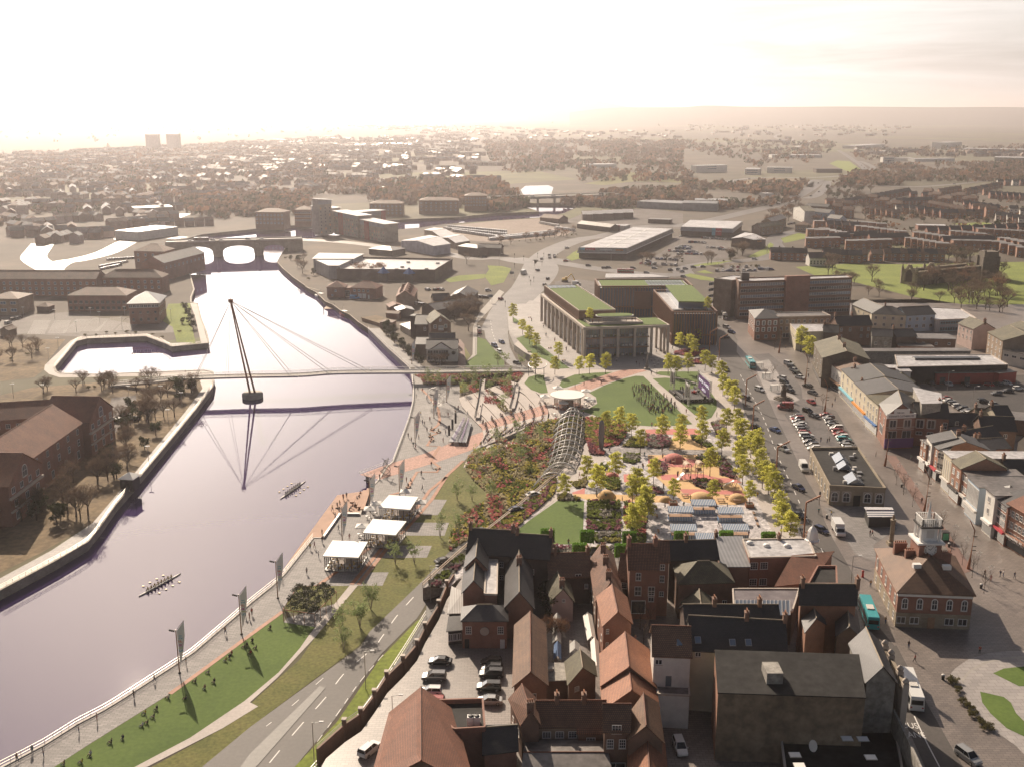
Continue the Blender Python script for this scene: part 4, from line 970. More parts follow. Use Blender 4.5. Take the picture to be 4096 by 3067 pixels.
for n_,s_ in(("the white riverside pub","M1 1130,680"),("the boathouse","M1 430,180"),("the leisure centre","T2 400,1330"),("the sign-fronted retail shed","T2 1700,1230"),("the far retail shed","T3 150,1040"),("the van yard","T2 1000,1010"),("the apartment towers","T2 100,1100"),("the road junction","T2 1270,1220"),("the civic building courtyard","M2 1000,560"),("the colonnaded civic building","M2 800,680"),("the disc-roofed café","M2 540,1050"),("the concert stage","M2 1550,1000"),("the oval lawn","M2 1000,1000"),("the ribbed arch shelter","M2 500,1400"),("the grey blade sculpture","M2 810,1415"),("the play towers","S1 680,530"),("the striped market stalls","S1 900,1200"),("the square lawn","N2 250,900"),("the rose pergola","B2 430,600"),("the glazed pavilions","N1 600,950"),("the stepped timber deck","N1 300,750"),("the curved amphitheatre","M1 1560,1250"),("the zigzag bench line","M1 1060,1290"),("the wire sphere sculpture","M1 1090,1060"),("the jutting viewpoint","N1 640,400"),("the riverside lawn","B1 1400,1100"),("the lower promenade railing","B1 700,1300"),("the footbridge landing","M1 1750,780"),("the clock-towered town hall","R2 1480,1240"),("the arched market hall","R2 870,240"),("the war memorial cross plinth","R1 270,800"),("the bus shelters","R1 140,620"),("the red-walled shop","R1 1700,650"),("the tall gabled clothiers","R1 1200,1200"),("the brown office block","T3 700,1590"),("the ruined church","T3 1700,1380"),("the brick estate","S4 1500,800"),("the blue and white flats","S4 640,690"),("the pub car park","B2 1500,1000"),("the cobbled yard","B3 1280,600"),("the white rendered house","B3 1450,1310"),("the circular garden","B4 2050,1200"),("the gabled riverside office","L1 700,1150"),("the river basin","L1 900,420"),("the office car park","L1 600,200"),("the arched road bridge","T1 1500,1150"),("the left bank promenade","L1 1100,1200"),("the railed underpass road","N1 1500,850"),("the dark mill building","M1 1100,470")):lmk(n_,s_)
Y0=at(*px("L1 1858,690")[0],-1).y
def fb(s,z0,z1):
 p=px(s);return[at(u,v,z0+(z1-z0)*i/(len(p)-1))for i,(u,v)in enumerate(p)]
dk=fb("L1 1375,566 1560,560 1850,552 2200,546",5,5)+fb("M1 300,776 850,770 1300,765 1868,757",5,3.6)
rp=fb("L1 815,624 1000,608 1200,588 1375,566",.4,5)
rt=thg('footbridge','slender curved footbridge hung from a leaning mast over the river','footbridge',(dk[0].x,dk[0].y,0))
b=MB();r=MB();gl=MB();
for nm,P,w in(('deck',dk,4.6),('ramp',rp,3.4)):
 b=MB();r=MB();gl=MB();P=smo(P,4)
 for a,c in zip(P,P[1:]):
  b.bar(a-Up(.45),c-Up(.45),w,.5,0);b.bar(a-Up(.75),c-Up(.75),w*.55,.45,1)
  d=(c-a).normalized();q=Vec((-d.y,d.x,0))
  for s_ in(-1,1):
   r.bar(a+q*s_*w*.49+Up(1.15),c+q*s_*w*.49+Up(1.15),.12,.1);r.bar(a+q*s_*w*.49,a+q*s_*w*.49+Up(1.1),.07,.07);b.bar(a+q*s_*(w*.5+.05)-Up(.25),c+q*s_*(w*.5+.05)-Up(.25),.12,.6,2)
   gl.face([a+q*s_*w*.485,c+q*s_*w*.485,c+q*s_*w*.485+Up(1.05),a+q*s_*w*.485+Up(1.05)])
 o=b.put(nm,['pconc','dmetal','steel'],rt);r.put('railing','steel',o);gl.put('balustrade_glass','clear',o)
b=MB();c=at(*px("L1 1425,600")[0],2.5);b.box(c.x-.9,c.y-.6,-.5,c.x+.9,c.y+.6,4.6);b.put('pier','concrete',rt)
base=at(*px("L1 1858,690")[0],-1);tip=atY(*px("L1 1698,8")[0],Y0+1);tip2=tip+Vec((.5,0,-.2))
mast=thg('bridge_mast','tall rust-red twin-legged mast leaning over the river on a round pier','bridge mast',(base.x,base.y,-3))
b=MB();b.lat([(3.95,-1),(3.95,2.2),(3.6,2.5),(0,2.5)],(base.x,base.y,-3),28,0);b.put('pier','wstone',mast)
for dx in(-.95,.95):
 b=MB();b.tube([base+Vec((dx,0,.4)),(base+tip)/2+Vec((dx*.6,0,0)),tip+Vec((dx*.15,0,0))],.42,8,0,.26);b.put('leg','corten',mast)
b=MB();b.box(tip.x-.8,tip.y-.6,tip.z-.6,tip.x+.8,tip.y+.6,tip.z+.7);b.tube([tip,tip+Up(1.6)],.08);b.put('mast_head','corten',mast)
for s_ in("L1 1440,566","L1 1670,560","L1 2140,548","M1 250,790","M1 575,788"):
 e=at(*px(s_)[0],4.8)
 for dy in(-2.1,2.1):
  b=MB();b.tube([tip,Vec((e.x,e.y+dy,e.z))],.085 if s_!="L1 1670,560" else.05,4);b.put('cable','rail',mast)
A=at(*px("T1 1165,1190")[0],-3);B=at(*px("T1 1880,1168")[0],-3)
def bfrac(u):
 q=ray(*px("T1 %f,1180"%u)[0]);k=q[0]/q[1];d=B-A
 return(k*A.y-A.x)/(d.x-k*d.y)
zt=atY(*px("T1 1500,1078")[0],(A.y+B.y)/2).z
spans=[(bfrac(a),bfrac(c))for a,c in((1188,1380),(1447,1650),(1706,1850))]
rt=thg('road_bridge','old stone road bridge of three low arches across the river','road bridge',(A.x,A.y,0))
b=MB();N=90;d=(B-A);dn=Vec((-d.y,d.x,0)).normalized()*13;prev=None
def zbot(t_):
 for a,c in spans:
  if a<t_<c:s_=(t_-a)/(c-a)*2-1;return-3+(zt+3)*(.36+.34*sqrt(max(0,1-s_*s_)))
 return-5
for i in range(N+1):
 t_=-.12+1.24*i/N;p=A+d*t_;cur=[Vec((p.x,p.y,zbot(t_))),Vec((p.x,p.y,zt)),Vec((p.x,p.y,zt))+dn,Vec((p.x,p.y,zbot(t_)))+dn]
 if prev:
  for k in range(4):b.face([prev[k],cur[k],cur[(k+1)%4],prev[(k+1)%4]])
 prev=cur
b.put('arches','stone',rt)
b=MB()
for off in(0,1):
 p=A+d*-.12+dn*off;q=A+d*1.12+dn*off;b.bar((p.x,p.y,zt+.5),(q.x,q.y,zt+.5),.5,1.0)
b.put('parapet','spale',rt)
for t_ in(spans[0][1]/2+spans[1][0]/2,spans[1][1]/2+spans[2][0]/2):
 p=A+d*t_;b=MB();b.lat([(2.2,-5),(2.2,zt-2.4),(1.6,zt-1.8),(1.6,zt+1.0),(0,zt+1.2)],(p.x,p.y,0),8,0,0);b.put('cutwater','stone',rt)
b=MB();p=A-d*.12+dn*.5;q=A+d*1.12+dn*.5;b.bar((p.x,p.y,zt+.03),(q.x,q.y,zt+.03),11,.06);b.put('roadway','wet',rt)
for k_,(t_,cl_,dt)in enumerate(((.1,'white',.3),(.3,'silver',.7),(.38,'white',.3),(.62,'grey',.7),(.75,'white',.3))):
 p=A+d*t_+dn*dt;car('hatch' if k_%2 else 'sedan',cl_,(p.x,p.y,zt+.06),atan2(d.y,d.x),cl_+' car crossing','cars on the arched bridge',0)
p=A+d*.2+dn*.35;truck('bus','grey',(p.x,p.y,zt+.06),atan2(d.y,d.x),'grey bus crossing the arched stone bridge',cat='bus')
m0=at(*px("T2 900,845")[0],0);pa=atY(*px("T2 900,800")[0],m0 .y);pb=atY(*px("T2 1800,775")[0],m0 .y+60);zd=7
pa.z=pb.z=zd
rt=thg('motorway_bridge','long low motorway bridge on concrete piers in the hazy distance','motorway bridge',(pa.x,pa.y,0))
b=MB();b.bar(pa,pb,26,1.8);b.put('deck','concrete',rt)
b=MB();e=(pb-pa).normalized();q=Vec((-e.y,e.x,0))*13
for s_ in(-1,1):b.bar(pa+q*s_+Up(1.5),pb+q*s_+Up(1.5),.3,1.2)
b.put('parapet','pconc',rt)
for t_ in(.3,.4,.52,.62,.74):
 p=pa+(pb-pa)*t_;b=MB()
 for k in(-7,0,7):b.bar(Vec((p.x,p.y,-3))+Vec((0,k,0)),Vec((p.x,p.y,6.2))+Vec((0,k,0)),2.2,2.2)
 b.bar((p.x,p.y-12,5.6),(p.x,p.y+12,5.6),2.6,1.2);b.put('pier','concrete',rt)
for t_,cl_ in((.12,'white'),(.35,'white'),(.5,'silver'),(.7,'white'),(.85,'grey')):
 p=pa+(pb-pa)*t_+q*-.4;fvan(cl_,(p.x,p.y,zd+.9),atan2(e.y,e.x),cl_+' van crossing the motorway bridge','vans on the motorway bridge')
def railing(label,pts,h=1.1,post=1.8,mat='rail',rails=(1.0,.55),topw=.07,name='railing',cat='railing',z=0.0,panel=None,n=2):
 pts=smo(pts,n)if n>1 else[Vec(p)for p in pts]
 o=thg(name,label,cat,pts[len(pts)//2]);b=MB()
 U=Up(1)
 for a,d_ in zip(pts,pts[1:]):
  for f_ in rails:b.bar(a+U*h*f_,d_+U*h*f_,topw,topw)
  L=(d_-a).length;k=max(1,round(L/post))
  for i in range(k):p=a+(d_-a)*i/k;b.bar(p,p+U*h,.06,.06,up=(0,1,0))
  if panel:panel.face([a+U*.1,d_+U*.1,d_+U*h*.95,a+U*h*.95])
 b.put('frame',mat,o)
 return o
railing('long white steel railing along the lower promenade edge',gg("B1 -60,1690 0,1657 330,1485 560,1340 760,1236 900,1150 1100,1020 1300,890 1420,810 1560,690 1700,570 1850,440 2000,320 2090,236 N1 105,900",.1),mat='rail',rails=(1.0,.5),topw=.07)
railing('white railing along the upper promenade below the footbridge',gg("M1 747,1500 832,1275 872,1165 892,1095 912,1000 912,900 902,800",.1),mat='white',post=1.2,rails=(1.0,.66,.33))
railing('white railing around the jutting riverside viewpoint',gg("M1 747,1500 720,1512 478,1602 640,1640",.1),mat='white',post=1.4,n=1)
railing('pale railing on the quay upstream of the footbridge',gg("M1 880,742 712,588 548,432",.3),mat='steel',post=1.6,rails=(1.0,.5))
railing('pale handrail beside the planted road cutting',gg("N1 985,1303 1340,985 1480,878 1900,543 2062,408",3.0),mat='ptimber',h=1.2,post=3,topw=.16)
railing('white guard rail along the grass bank by the road',gg("B2 1295,540 1150,780 970,1060 900,1170 700,1430 490,1656 400,1760",.1),h=1.15,mat='steel',post=2.2,rails=(1.0,.4),topw=.1)
railing('iron railing on the sandstone basin wall',gg("L1 1537,316 1265,343 1240,330 1075,268 640,285 560,305 480,400 402,495",.3),mat='rail',rails=(1.0,.5))
railing('iron railing along the left bank promenade',gg("L1 1562,640 1440,798 1300,968 1150,1148 1000,1328 850,1498 740,1654 B1 640,0 400,138 0,350",.3),mat='rail',rails=(1.0,.66,.33))
railing('thin railing between the path and the basin',gg("L1 440,540 700,547 1100,533 1500,517 1560,528",.3),mat='rail')
P=gg("B2 500,1660 700,1475 820,1392 920,1252 1010,1112 1130,992 1230,872 1290,742 1390,572 1450,422 1500,340",0)
rt=thg('garden_wall','low brown brick wall with stone-capped piers beside the sunken footpath','garden wall',P[5]);b=MB();r=MB()
for a,c in zip(P,P[1:]):b.bar(a+Up(1.9),c+Up(1.9),.35,3.4);r.bar(a+Up(4.3),c+Up(4.3),.08,.08);r.bar(a+Up(3.9),c+Up(3.9),.06,.06)
b.put('wall','bbrown',rt);r.put('handrail','dmetal',rt)
for p in P[1:-1]:
 b=MB();b.box(p.x-.35,p.y-.35,0,p.x+.35,p.y+.35,4.5);b.box(p.x-.42,p.y-.42,4.5,p.x+.42,p.y+.42,4.75,1);b.put('pier',['bbrown','spale'],rt)
P=gg("N1 190,905 322,718 480,720",.05);rt=thg('deck_kerb','white kerb edging the stepped timber deck','kerb',P[1]);b=MB()
for a,c in zip(P,P[1:]):b.bar(a+Up(.3),c+Up(.3),.5,.6)
b.put('edge','steel',rt)
rt=thg('deck_steps','stepped timber bleachers at the top of the river deck','timber steps',gg("N1 520,600",0)[0])
for k in range(4):
 f=k/4;a=gg("N1 %f,%f"%(500+55*f*.3,700-20*k-f*20),0)[0];c=gg("N1 %f,%f"%(555-2*k,530+10*k),0)[0];b=MB();b.bar(a+Vec((-k*1.1,0,.9-k*.22)),c+Vec((-k*1.1,0,.9-k*.22)),1.1,.25);b.put('step','decking',rt)
for s_ in("N1 545,470","N1 580,480"):
 p=at(*px(s_)[0],-3);o=thg('viewpoint_pier',None,'pier',(p.x,p.y,-3),0,'piers under the viewpoint');later(o,'concrete pier standing in the river under the overhanging viewpoint');b=MB();b.box(p.x-.5,p.y-.5,-6,p.x+.5,p.y+.5,0);b.box(p.x-.8,p.y-.8,-.35,p.x+.8,p.y+.8,.02);b.put('pile','concrete',o)
def banner(p,h,label):
 o=thg('banner_mast',label,'banner',p,0,'festival banner masts');x,y,z=p
 b=MB();b.tube([(x,y,z),(x,y,z+h)],.13,7,0,.1);b.lat([(.3,0),(.3,.12),(.15,.2)],(x,y,z),8,1);b.lat([(.14,0),(.14,.2)],(x,y,z+h),7,1)
 for k in(.3,.55,.78):b.lat([(.15,0),(.15,.12)],(x,y,z+h*k),7,1)
 m_=b.put('mast',['timber','dmetal'],o)
 b=MB();b.tube([(x,y,z+h),(x+1.7,y,z+h+2.2)],.05,5);b.put('boom','charcoal',o)
 b=MB();q=[(.15,h-.1),(1.68,h+2.05),(1.6,h-1.2),(1.1,h-4.2),(.55,h-6.6),(.3,h-7.4)]
 f=[(x+a,y-.01,z+c)for a,c in q];k_=[(x+a,y+.03,z+c)for a,c in q];b.poly(f[::-1]);b.poly(k_)
 for i in range(len(f)):j=(i+1)%len(f);b.face([f[i],f[j],k_[j],k_[i]])
 fl=b.put('flag','canvas',o)
 zz=z+h-4.6
 for t_,m_,sz in(('S','logo_teal',1.15),('I','logo_lime',1.15),('R','logo_magenta',1.15),('F','logo_orange',1.15),('21','logo_teal',1.0)):
  me=tmesh(t_,sz,m_,.012)
  q_=bpy.data.objects.new('lettering',me);COL.objects.link(q_);q_.parent=fl;hgt=.72 if t_!='I' else.45
  if t_=='21':hgt=1.0
  q_.matrix_local=TRN((.78 if t_!='21' else.82,-.035,zz+hgt/2-z))@ROT(pi/2,4,'X')@ROT(pi/2,4,'Z');zz+=hgt+.04
 b=MB();b.tube([(x,y,z+h-.05),(x-1.3,y,z+h+.3)],.05,5)
 for i in range(3):b.lat([(.02,0),(.16,.05),(.2,.32),(0,.32)],(x-.45-.36*i,y,z+h-.28+.09*i),8,0)
 b.put('spotlight','charcoal',o)
 return o
for s_,h,l in(("B1 1322,962",9.0,'banner mast standing nearest the camera on the lower promenade'),("B1 1778,677",8.8,'second banner mast up the lower promenade from the camera'),("B1 2045,412",8.8,'banner mast on the promenade just left of the rose pergola'),("N1 340,925",8.6,'banner mast behind the nearest glazed pavilion'),("N1 563,690",8.8,'banner mast between the timber deck and café parasols'),("N1 800,562",8.6,'banner mast with lamps behind the farthest pavilion'),("M1 1075,1145",8.4,'banner mast beside the orange zigzag strip'),("M1 925,1350",8.8,'banner mast by the upper promenade railing'),("M1 1178,1020",8.4,'banner mast right behind the wire sphere sculpture'),("M1 898,715",8.6,'banner mast on the quay just beyond the footbridge')):
 banner(at(*px(s_)[0],.03),h,l)
CH={}
def chr1(p,rz,mat,group,desc,only=None,k='cafe'):
 if mat not in CH:
  b=MB();b.box(-.24,-.24,.42,.24,.24,.5);b.box(-.26,-.24,.5,-.19,.24,.95)
  leg=MB();leg.box(-.025,-.025,0,.025,.025,.42);CH[mat]=(b.mesh('seat',mat,uv=0),leg.mesh('leg','dmetal',uv=0))
 o=thg('cafe_chair',None,'chair',p,rz,group);inst(CH[mat][0],'seat',(0,0,0),parent=o)
 for x in(-.2,.2):
  for y in(-.2,.2):inst(CH[mat][1],'leg',(x,y,0),parent=o)
 later(o,desc,only);return o
def tab(p,group,desc,r=.45,mat='white'):
 k=('t',mat,r)
 if k not in CH:
  b=MB();b.lat([(r,.7),(r,.75),(0,.75)],(0,0,0),12,0);a=MB();a.lat([(.25,0),(.06,.06),(.05,.7)],(0,0,0),8,0);CH[k]=(b.mesh('tabletop',mat,uv=0),a.mesh('pedestal','dmetal',uv=0))
 o=thg('cafe_table',None,'table',p,0,group);inst(CH[k][0],'tabletop',(0,0,0),parent=o);inst(CH[k][1],'pedestal',(0,0,0),parent=o);later(o,desc);return o
def pavilion(s,label,lm):
 q,zb=quad(s,3.8,0);c=sum(q,Vec())/4;o=thg('glazed_pavilion',label,'pavilion',(c.x,c.y,.03),0,'glazed riverside pavilions')
 b=MB();b.prism([c+(p-c)*1.0 for p in q],3.62,3.95,0,bottom=1);b.put('roof','white',o)
 ins=[Vec(((c+(p-c)*.93).x,(c+(p-c)*.93).y,0))for p in q]
 b=MB();b.prism(ins,.0,.2,0);b.put('floor','ppale',o)
 b=MB()
 for i in range(4):b.bar(ins[i]+Up(.1),ins[(i+1)%4]+Up(.1),.3,.35)
 b.put('plinth','metal',o)
 for i in range(4):
  a,d_=ins[i],ins[(i+1)%4]
  for k in range(5):p=a+(d_-a)*k/5;b=MB();b.box(p.x-.08,p.y-.08,.2,p.x+.08,p.y+.08,3.62);b.put('post','dmetal',o)
  b=MB();b.face([a+Up(.25),d_+Up(.25),d_+Up(3.6),a+Up(3.6)]);b.put('glazing','clear',o)
 k0=c+(q[2]-c)*.3;b=MB();b.box(k0 .x-1.6,k0 .y-1.2,.2,k0 .x+1.6,k0 .y+1.2,3.4);b.put('service_core','ptimber',o)
 e1=(ins[1]-ins[0]);e2=(ins[3]-ins[0])
 for i,(fx,fy)in enumerate(((.15,.15),(.38,.12),(.15,.45),(.62,.14),(.86,.18),(.14,.78),(.85,.5))):
  p=ins[0]+e1*fx+e2*fy;p.z=.21;tab(p,'tables in the glazed pavilions','small round white table inside the '+lm)
  for k in range(3):a=k*2.1+i;chr1(p+Vec((cos(a)*.8,sin(a)*.8,0)),a+pi,'ypaint','yellow café chairs in the pavilions','yellow chair inside the '+lm)
pavilion("N1 183,1052 470,1064 545,937 262,927",'white flat-roofed glazed café pavilion nearest the camera','nearest glazed pavilion')
pavilion("N1 505,864 768,884 855,772 585,754",'white flat-roofed glazed café pavilion in the middle of the three','middle glazed pavilion')
pavilion("N1 628,660 885,680 950,577 715,562",'white flat-roofed glazed café pavilion farthest upstream of the three','farthest glazed pavilion')
def parasol(p,label,r=1.55,h=2.7,col='canvas'):
 o=lthing('parasol',label,'parasol',p,RD.uni(-.2,.2),'square cream parasols');b=MB();b.tube([(0,0,0),(0,0,h+.7)],.06,6);b.put('pole','timber',o)
 b=MB();b.lat([(.5,0),(.5,.08),(.1,.12)],(0,0,0),8,0,0);b.put('base','dmetal',o)
 b=MB();C=[(-r,-r,h),(r,-r,h),(r,r,h),(-r,r,h)];m_=[(-r*.35,-r*.35,h+.42),(r*.35,-r*.35,h+.42),(r*.35,r*.35,h+.42),(-r*.35,r*.35,h+.42)]
 for i in range(4):j=(i+1)%4;b.face([C[i],C[j],m_[j],m_[i]]);b.face([m_[i],m_[j],(0,0,h+.75)]);b.face([(C[i][0],C[i][1],h-.22),(C[j][0],C[j][1],h-.22),C[j],C[i]])
 b.put('canopy',col,o);return o
for s_,l in(("N1 500,885",'cream parasol between the nearest pavilion and the deck'),("N1 565,742",'cream parasol left of the farthest pavilion'),("N1 612,700",'cream parasol close against the farthest pavilion corner'),("N1 970,688",'cream parasol right behind the farthest pavilion'),("N1 850,600",'cream parasol half hidden behind the farthest pavilion')):
 p=at(*px(s_)[0],.03);parasol(p,l);
 if s_!="N1 850,600":tab(p+Vec((-.8,-.6,0)),'tables under the parasols','white café table under a parasol')
P=gg("B2 247,585 480,618 640,450 545,400 350,420",0)
rt=thg('rose_pergola','dark leafy rose pergola on thin rusty posts beside the riverside lawn','pergola',P[0]);rnd=Dice(3)
for i in range(5):
 a,c=P[i],P[(i+1)%5];n_=max(2,int((c-a).length/2.3))
 for k in range(n_):p=a+(c-a)*k/n_;b=MB();b.tube([(p.x,p.y,.03),(p.x,p.y,2.9)],.06,5);b.put('post','corten',rt)
b=MB()
for i in range(5):b.bar(P[i]+Up(2.85),P[(i+1)%5]+Up(2.85),.12,.15)
b.put('frame','corten',rt)
b=MB();fl=MB();xs=[p.x for p in P];ys=[p.y for p in P];cs=[]
while len(cs)<150:
 x,y=rnd.uni(min(xs),max(xs)),rnd.uni(min(ys),max(ys))
 if ins(x,y,P):cs.append((Vec((x,y,3.25+rnd.uni(-.15,.35))),rnd.uni(.6,.95)))
leafy(b,cs,5200,1,.34,rnd,0,.6);leafy(fl,[(c_+Up(.25),r_)for c_,r_ in cs],700,1,.2,rnd,0,.5)
b.put('foliage','vine',rt);fl.put('blossom','mgrey',rt)
def shell(s0,s1,label,shirt,n=8):
 a,c=at(*px(s0)[0],-3),at(*px(s1)[0],-3);d_=(c-a);L=d_.length;rz=atan2(d_.y,d_.x);p=(a+c)/2
 o=lthing('rowing_boat',label,'rowing boat',(p.x,p.y,-2.35),rz)
 b=MB();secs=[]
 for i in range(13):
  x=-L/2+L*i/12;w=.32*sin(pi*min(1,max(0.02,i/12)))**.5;secs.append((x,[(-w*.6,-.1),(w*.6,-.1),(w,.22),(-w,.22)]))
 _loft(b,secs,0);b.put('hull','offwhite',o)
 b=MB();b.box(-L*.33,-.2,.2,L*.33,.2,.24);b.put('deck','charcoal',o)
 M=TRN((p.x,p.y,-2.35))@ROT(rz,4,'Z')
 for i in range(n):
  x=-L*.28+L*.56*i/(n-1);q=M@Vec((x,0,.1));person(q,'row',(shirt,'black'),rz+pi,'rowers in the '+('near' if n>6 else 'far')+' racing boat','in the '+label.split(' on ')[0])
  sy=1 if i%2 else-1;b=MB();b.tube([(x-.2,-sy*.2,.55),(x+.3,sy*3.0,.12)],.035,4);b.box(x+.1,sy*3.0-.25,.06,x+.5,sy*3.0+.25,.14,1);b.put('oar',['ptimber','ypaint' if n>6 else 'white'],o)
 return o
shell("B1 1025,418","B1 1332,250",'long grey rowing eight on the near river, crew in yellow','yellow',8)
shell("L1 2065,1478","N1 45,465",'long white rowing boat on the middle river, crew in white','white',8)
def workboat(s,rz,label,hullc):
 p=at(*px(s)[0],-3);o=lthing('work_boat',label,'boat',(p.x,p.y,-2.4),rz);b=MB();secs=[]
 for i in range(9):
  x=-4.5+9*i/8;w=1.5*(1 if i<5 else(1-((i-4)/4.3)**2));secs.append((x,[(-w*.7,-.4),(w*.7,-.4),(w,1.0+.05*i),(-w,1.0+.05*i)]))
 _loft(b,secs,0);b.put('hull',hullc,o);b=MB();b.box(-3,-1.0,1.0,.6,1.0,2.6);b.box(-3.2,-1.15,2.6,.8,1.15,2.75);c_=b.put('cabin','white',o);b=MB();b.box(-2.8,-1.02,1.7,.5,1.02,2.3);b.put('windows','dglass',c_);b=MB();b.tube([(0,0,2.7),(0,0,4.8)],.05,5);b.put('mast','metal',o);b=MB();b.box(-4.4,-1.4,1.0,-3.2,1.4,1.1);b.put('deck','timber',o)
workboat("M1 352,335",2.2,'white and red work boat moored at the slipway','gloss');workboat("M1 158,190",2.4,'small white cabin boat moored by the boathouse','white')
b=MB();p=at(*px("M1 255,260")[0],-3)
o=thg('landing_stage','dark floating landing stage beside the boathouse slipway','landing stage',p);b.box(p.x-3,p.y-9,-3.2,p.x+3,p.y+9,-2.2);b.put('pontoon','timber',o);b=MB()
for dx,dy in((-3,-9),(3,-9),(-3,9),(3,9)):b.tube([(p.x+dx,p.y+dy,-6),(p.x+dx,p.y+dy,.8)],.2,6)
b.put('mooring_post','dmetal',o)
CTRL=[(at(u,v,z),z)for z,s_ in((0,"M1 1405,1400 1320,1545 975,850 1280,985 1290,880 1350,1110 1470,1235 N1 1330,370 1500,560 1300,720 1210,870 1480,840 1830,572 1870,505"),(3,"M1 1990,1168 1900,1195 1815,1228 1800,800 1850,750 1760,850 1960,1010 M2 390,1163 470,1165"),(1.5,"M1 1560,840 1600,1310 1700,1400 N1 1780,200"),(2.2,"M2 425,1300 M1 1950,1330"),(.8,"M2 380,1480 N1 1700,330"))for u,v in px(s_)]
def zsl(x,y):
 w=t_=0
 for p,z in CTRL:
  d2=(p.x-x)**2+(p.y-y)**2+.3;k=1/d2**1.6;w+=k;t_+=k*z
 return t_/w
def atS(u,v):
 z=1.0
 for _ in range(8):p=at(u,v,z);z=zsl(p.x,p.y)
 p.z=z;return p
def sgrid(name,poly,mat,lift,step=2.5,**kw):
 """sheet draped over the slope"""
 xs=[p.x for p in poly];ys=[p.y for p in poly]
 t_=tessellate_polygon([[Vec((p.x,p.y,0))for p in poly]]);tris=[[Vec((poly[i].x,poly[i].y,0))for i in f]for f in t_]
 for ax,lo,hi in((1,min(ys),max(ys)),(0,min(xs),max(xs))):
  c=lo+step
  while c<hi:
   new=[]
   for tr in tris:
    s_=[p[ax]-c for p in tr]
    if min(s_)>-1e-6 or max(s_)<1e-6:new.append(tr);continue
    for sg in(1,-1):
     out=[]
     for i in range(len(tr)):
      a,b_=tr[i],tr[(i+1)%len(tr)];da,db=s_[i]*sg,s_[(i+1)%len(tr)]*sg
      if da>=0:out.append(a)
      if da*db<0:out.append(a+(b_-a)*(da/(da-db)))
     if len(out)>=3:new.append(out)
   tris=new;c+=step
 b=MB()
 for tr in tris:
  q=[Vec((p.x,p.y,zsl(p.x,p.y)+lift))for p in tr]
  if(q[1]-q[0]).cross(q[2]-q[0]).z<0:q=q[::-1]
  b.face(q)
 return b.put(name,mat,**kw)
MEAD=[atS(u,v)for u,v in px("N1 1318,345 1340,300 1360,240 M1 1405,1402 1560,1365 1720,1325 1815,1230 1870,1198 M2 390,1165 470,1150 600,1128 690,1150 690,1345 454,1614 N1 2050,412 1880,515 1835,560 1483,838 1290,960 1200,1010 1205,870 1300,720 1500,600 1500,545 1400,450")]
sgrid('meadow_soil',MEAD,'shrub',.02,kind='structure')
UP=[atS(u,v)for u,v in px("M1 905,800 1300,785 1800,790 1760,850 1690,850 1480,850 1300,880 990,882 970,830")]
sgrid('planted_bank',UP,'scrub',.015,kind='structure')
PATHS=[atS(u,v)for u,v in px("M1 1312,1545 1345,1470 1405,1400 1500,1372 1640,1345 1720,1322 1815,1228 1870,1198 1800,1290 1720,1370 1560,1410 1440,1425 1360,1480 1345,1540")]
sgrid('curved_path',PATHS,'ppale',.12,kind='structure')
def tuft(b,p,s,rnd,mi=0):
 for _ in range(5):
  a=rnd.uni(0,6.28);d_=Vec((cos(a)*rnd.uni(.2,.7),sin(a)*rnd.uni(.2,.7),rnd.uni(.5,1))).normalized()*s;u=Vec((-sin(a),cos(a),0))*s*.33
  b.face([p-u*.6,p+u*.6,p+d_+u,p+d_-u],mi)
PAL=['molive','msage','mgreen','mpink','myellow','mgrey','mplum']
def plant(poly,dens,pal,zf,rnd,size=.55,cell=.13):
 xs=[p.x for p in poly];ys=[p.y for p in poly];A_=(max(xs)-min(xs))*(max(ys)-min(ys));b=MB()
 for _ in range(int(A_*dens)):
  x,y=rnd.uni(min(xs),max(xs)),rnd.uni(min(ys),max(ys))
  if not ins(x,y,poly):continue
  v=noise.noise(Vec((x*cell,y*cell*.8,3.1)))+rnd.gau(0,.05);k=min(len(pal)-1,max(0,int((v*.95+.5)*len(pal))))
  tuft(b,Vec((x,y,zf(x,y))),size*rnd.uni(.6,1.3),rnd,PAL.index(pal[k]))
 return b
rnd=Dice(8)
plant(MEAD,3.0,['mgreen','molive','mpink','msage','msage','myellow','mgreen','mpink','msage'],zsl,rnd).put('meadow_plants',PAL,kind='stuff')
plant(UP,2.6,['mpink','msage','molive','mplum','mgreen','msage','mpink'],zsl,rnd).put('bank_plants',PAL,kind='stuff')
for s_ in("M1 1290,880 1330,850 1478,850 1445,950 1430,1010 1380,935 1285,960","M1 1490,930 1550,955 1650,1060 1692,1112 1640,1112 1560,1045 1480,1040","M1 1560,860 1690,855 1720,1010 1640,960","M1 1600,1312 1680,1330 1640,1350 1570,1350"):
 poly=[atS(u,v)for u,v in px(s_)];plant(poly,3,['mgreen','mpink','msage','molive'],lambda x,y:zsl(x,y)+.5,rnd).put('terrace_plants',PAL,kind='stuff')
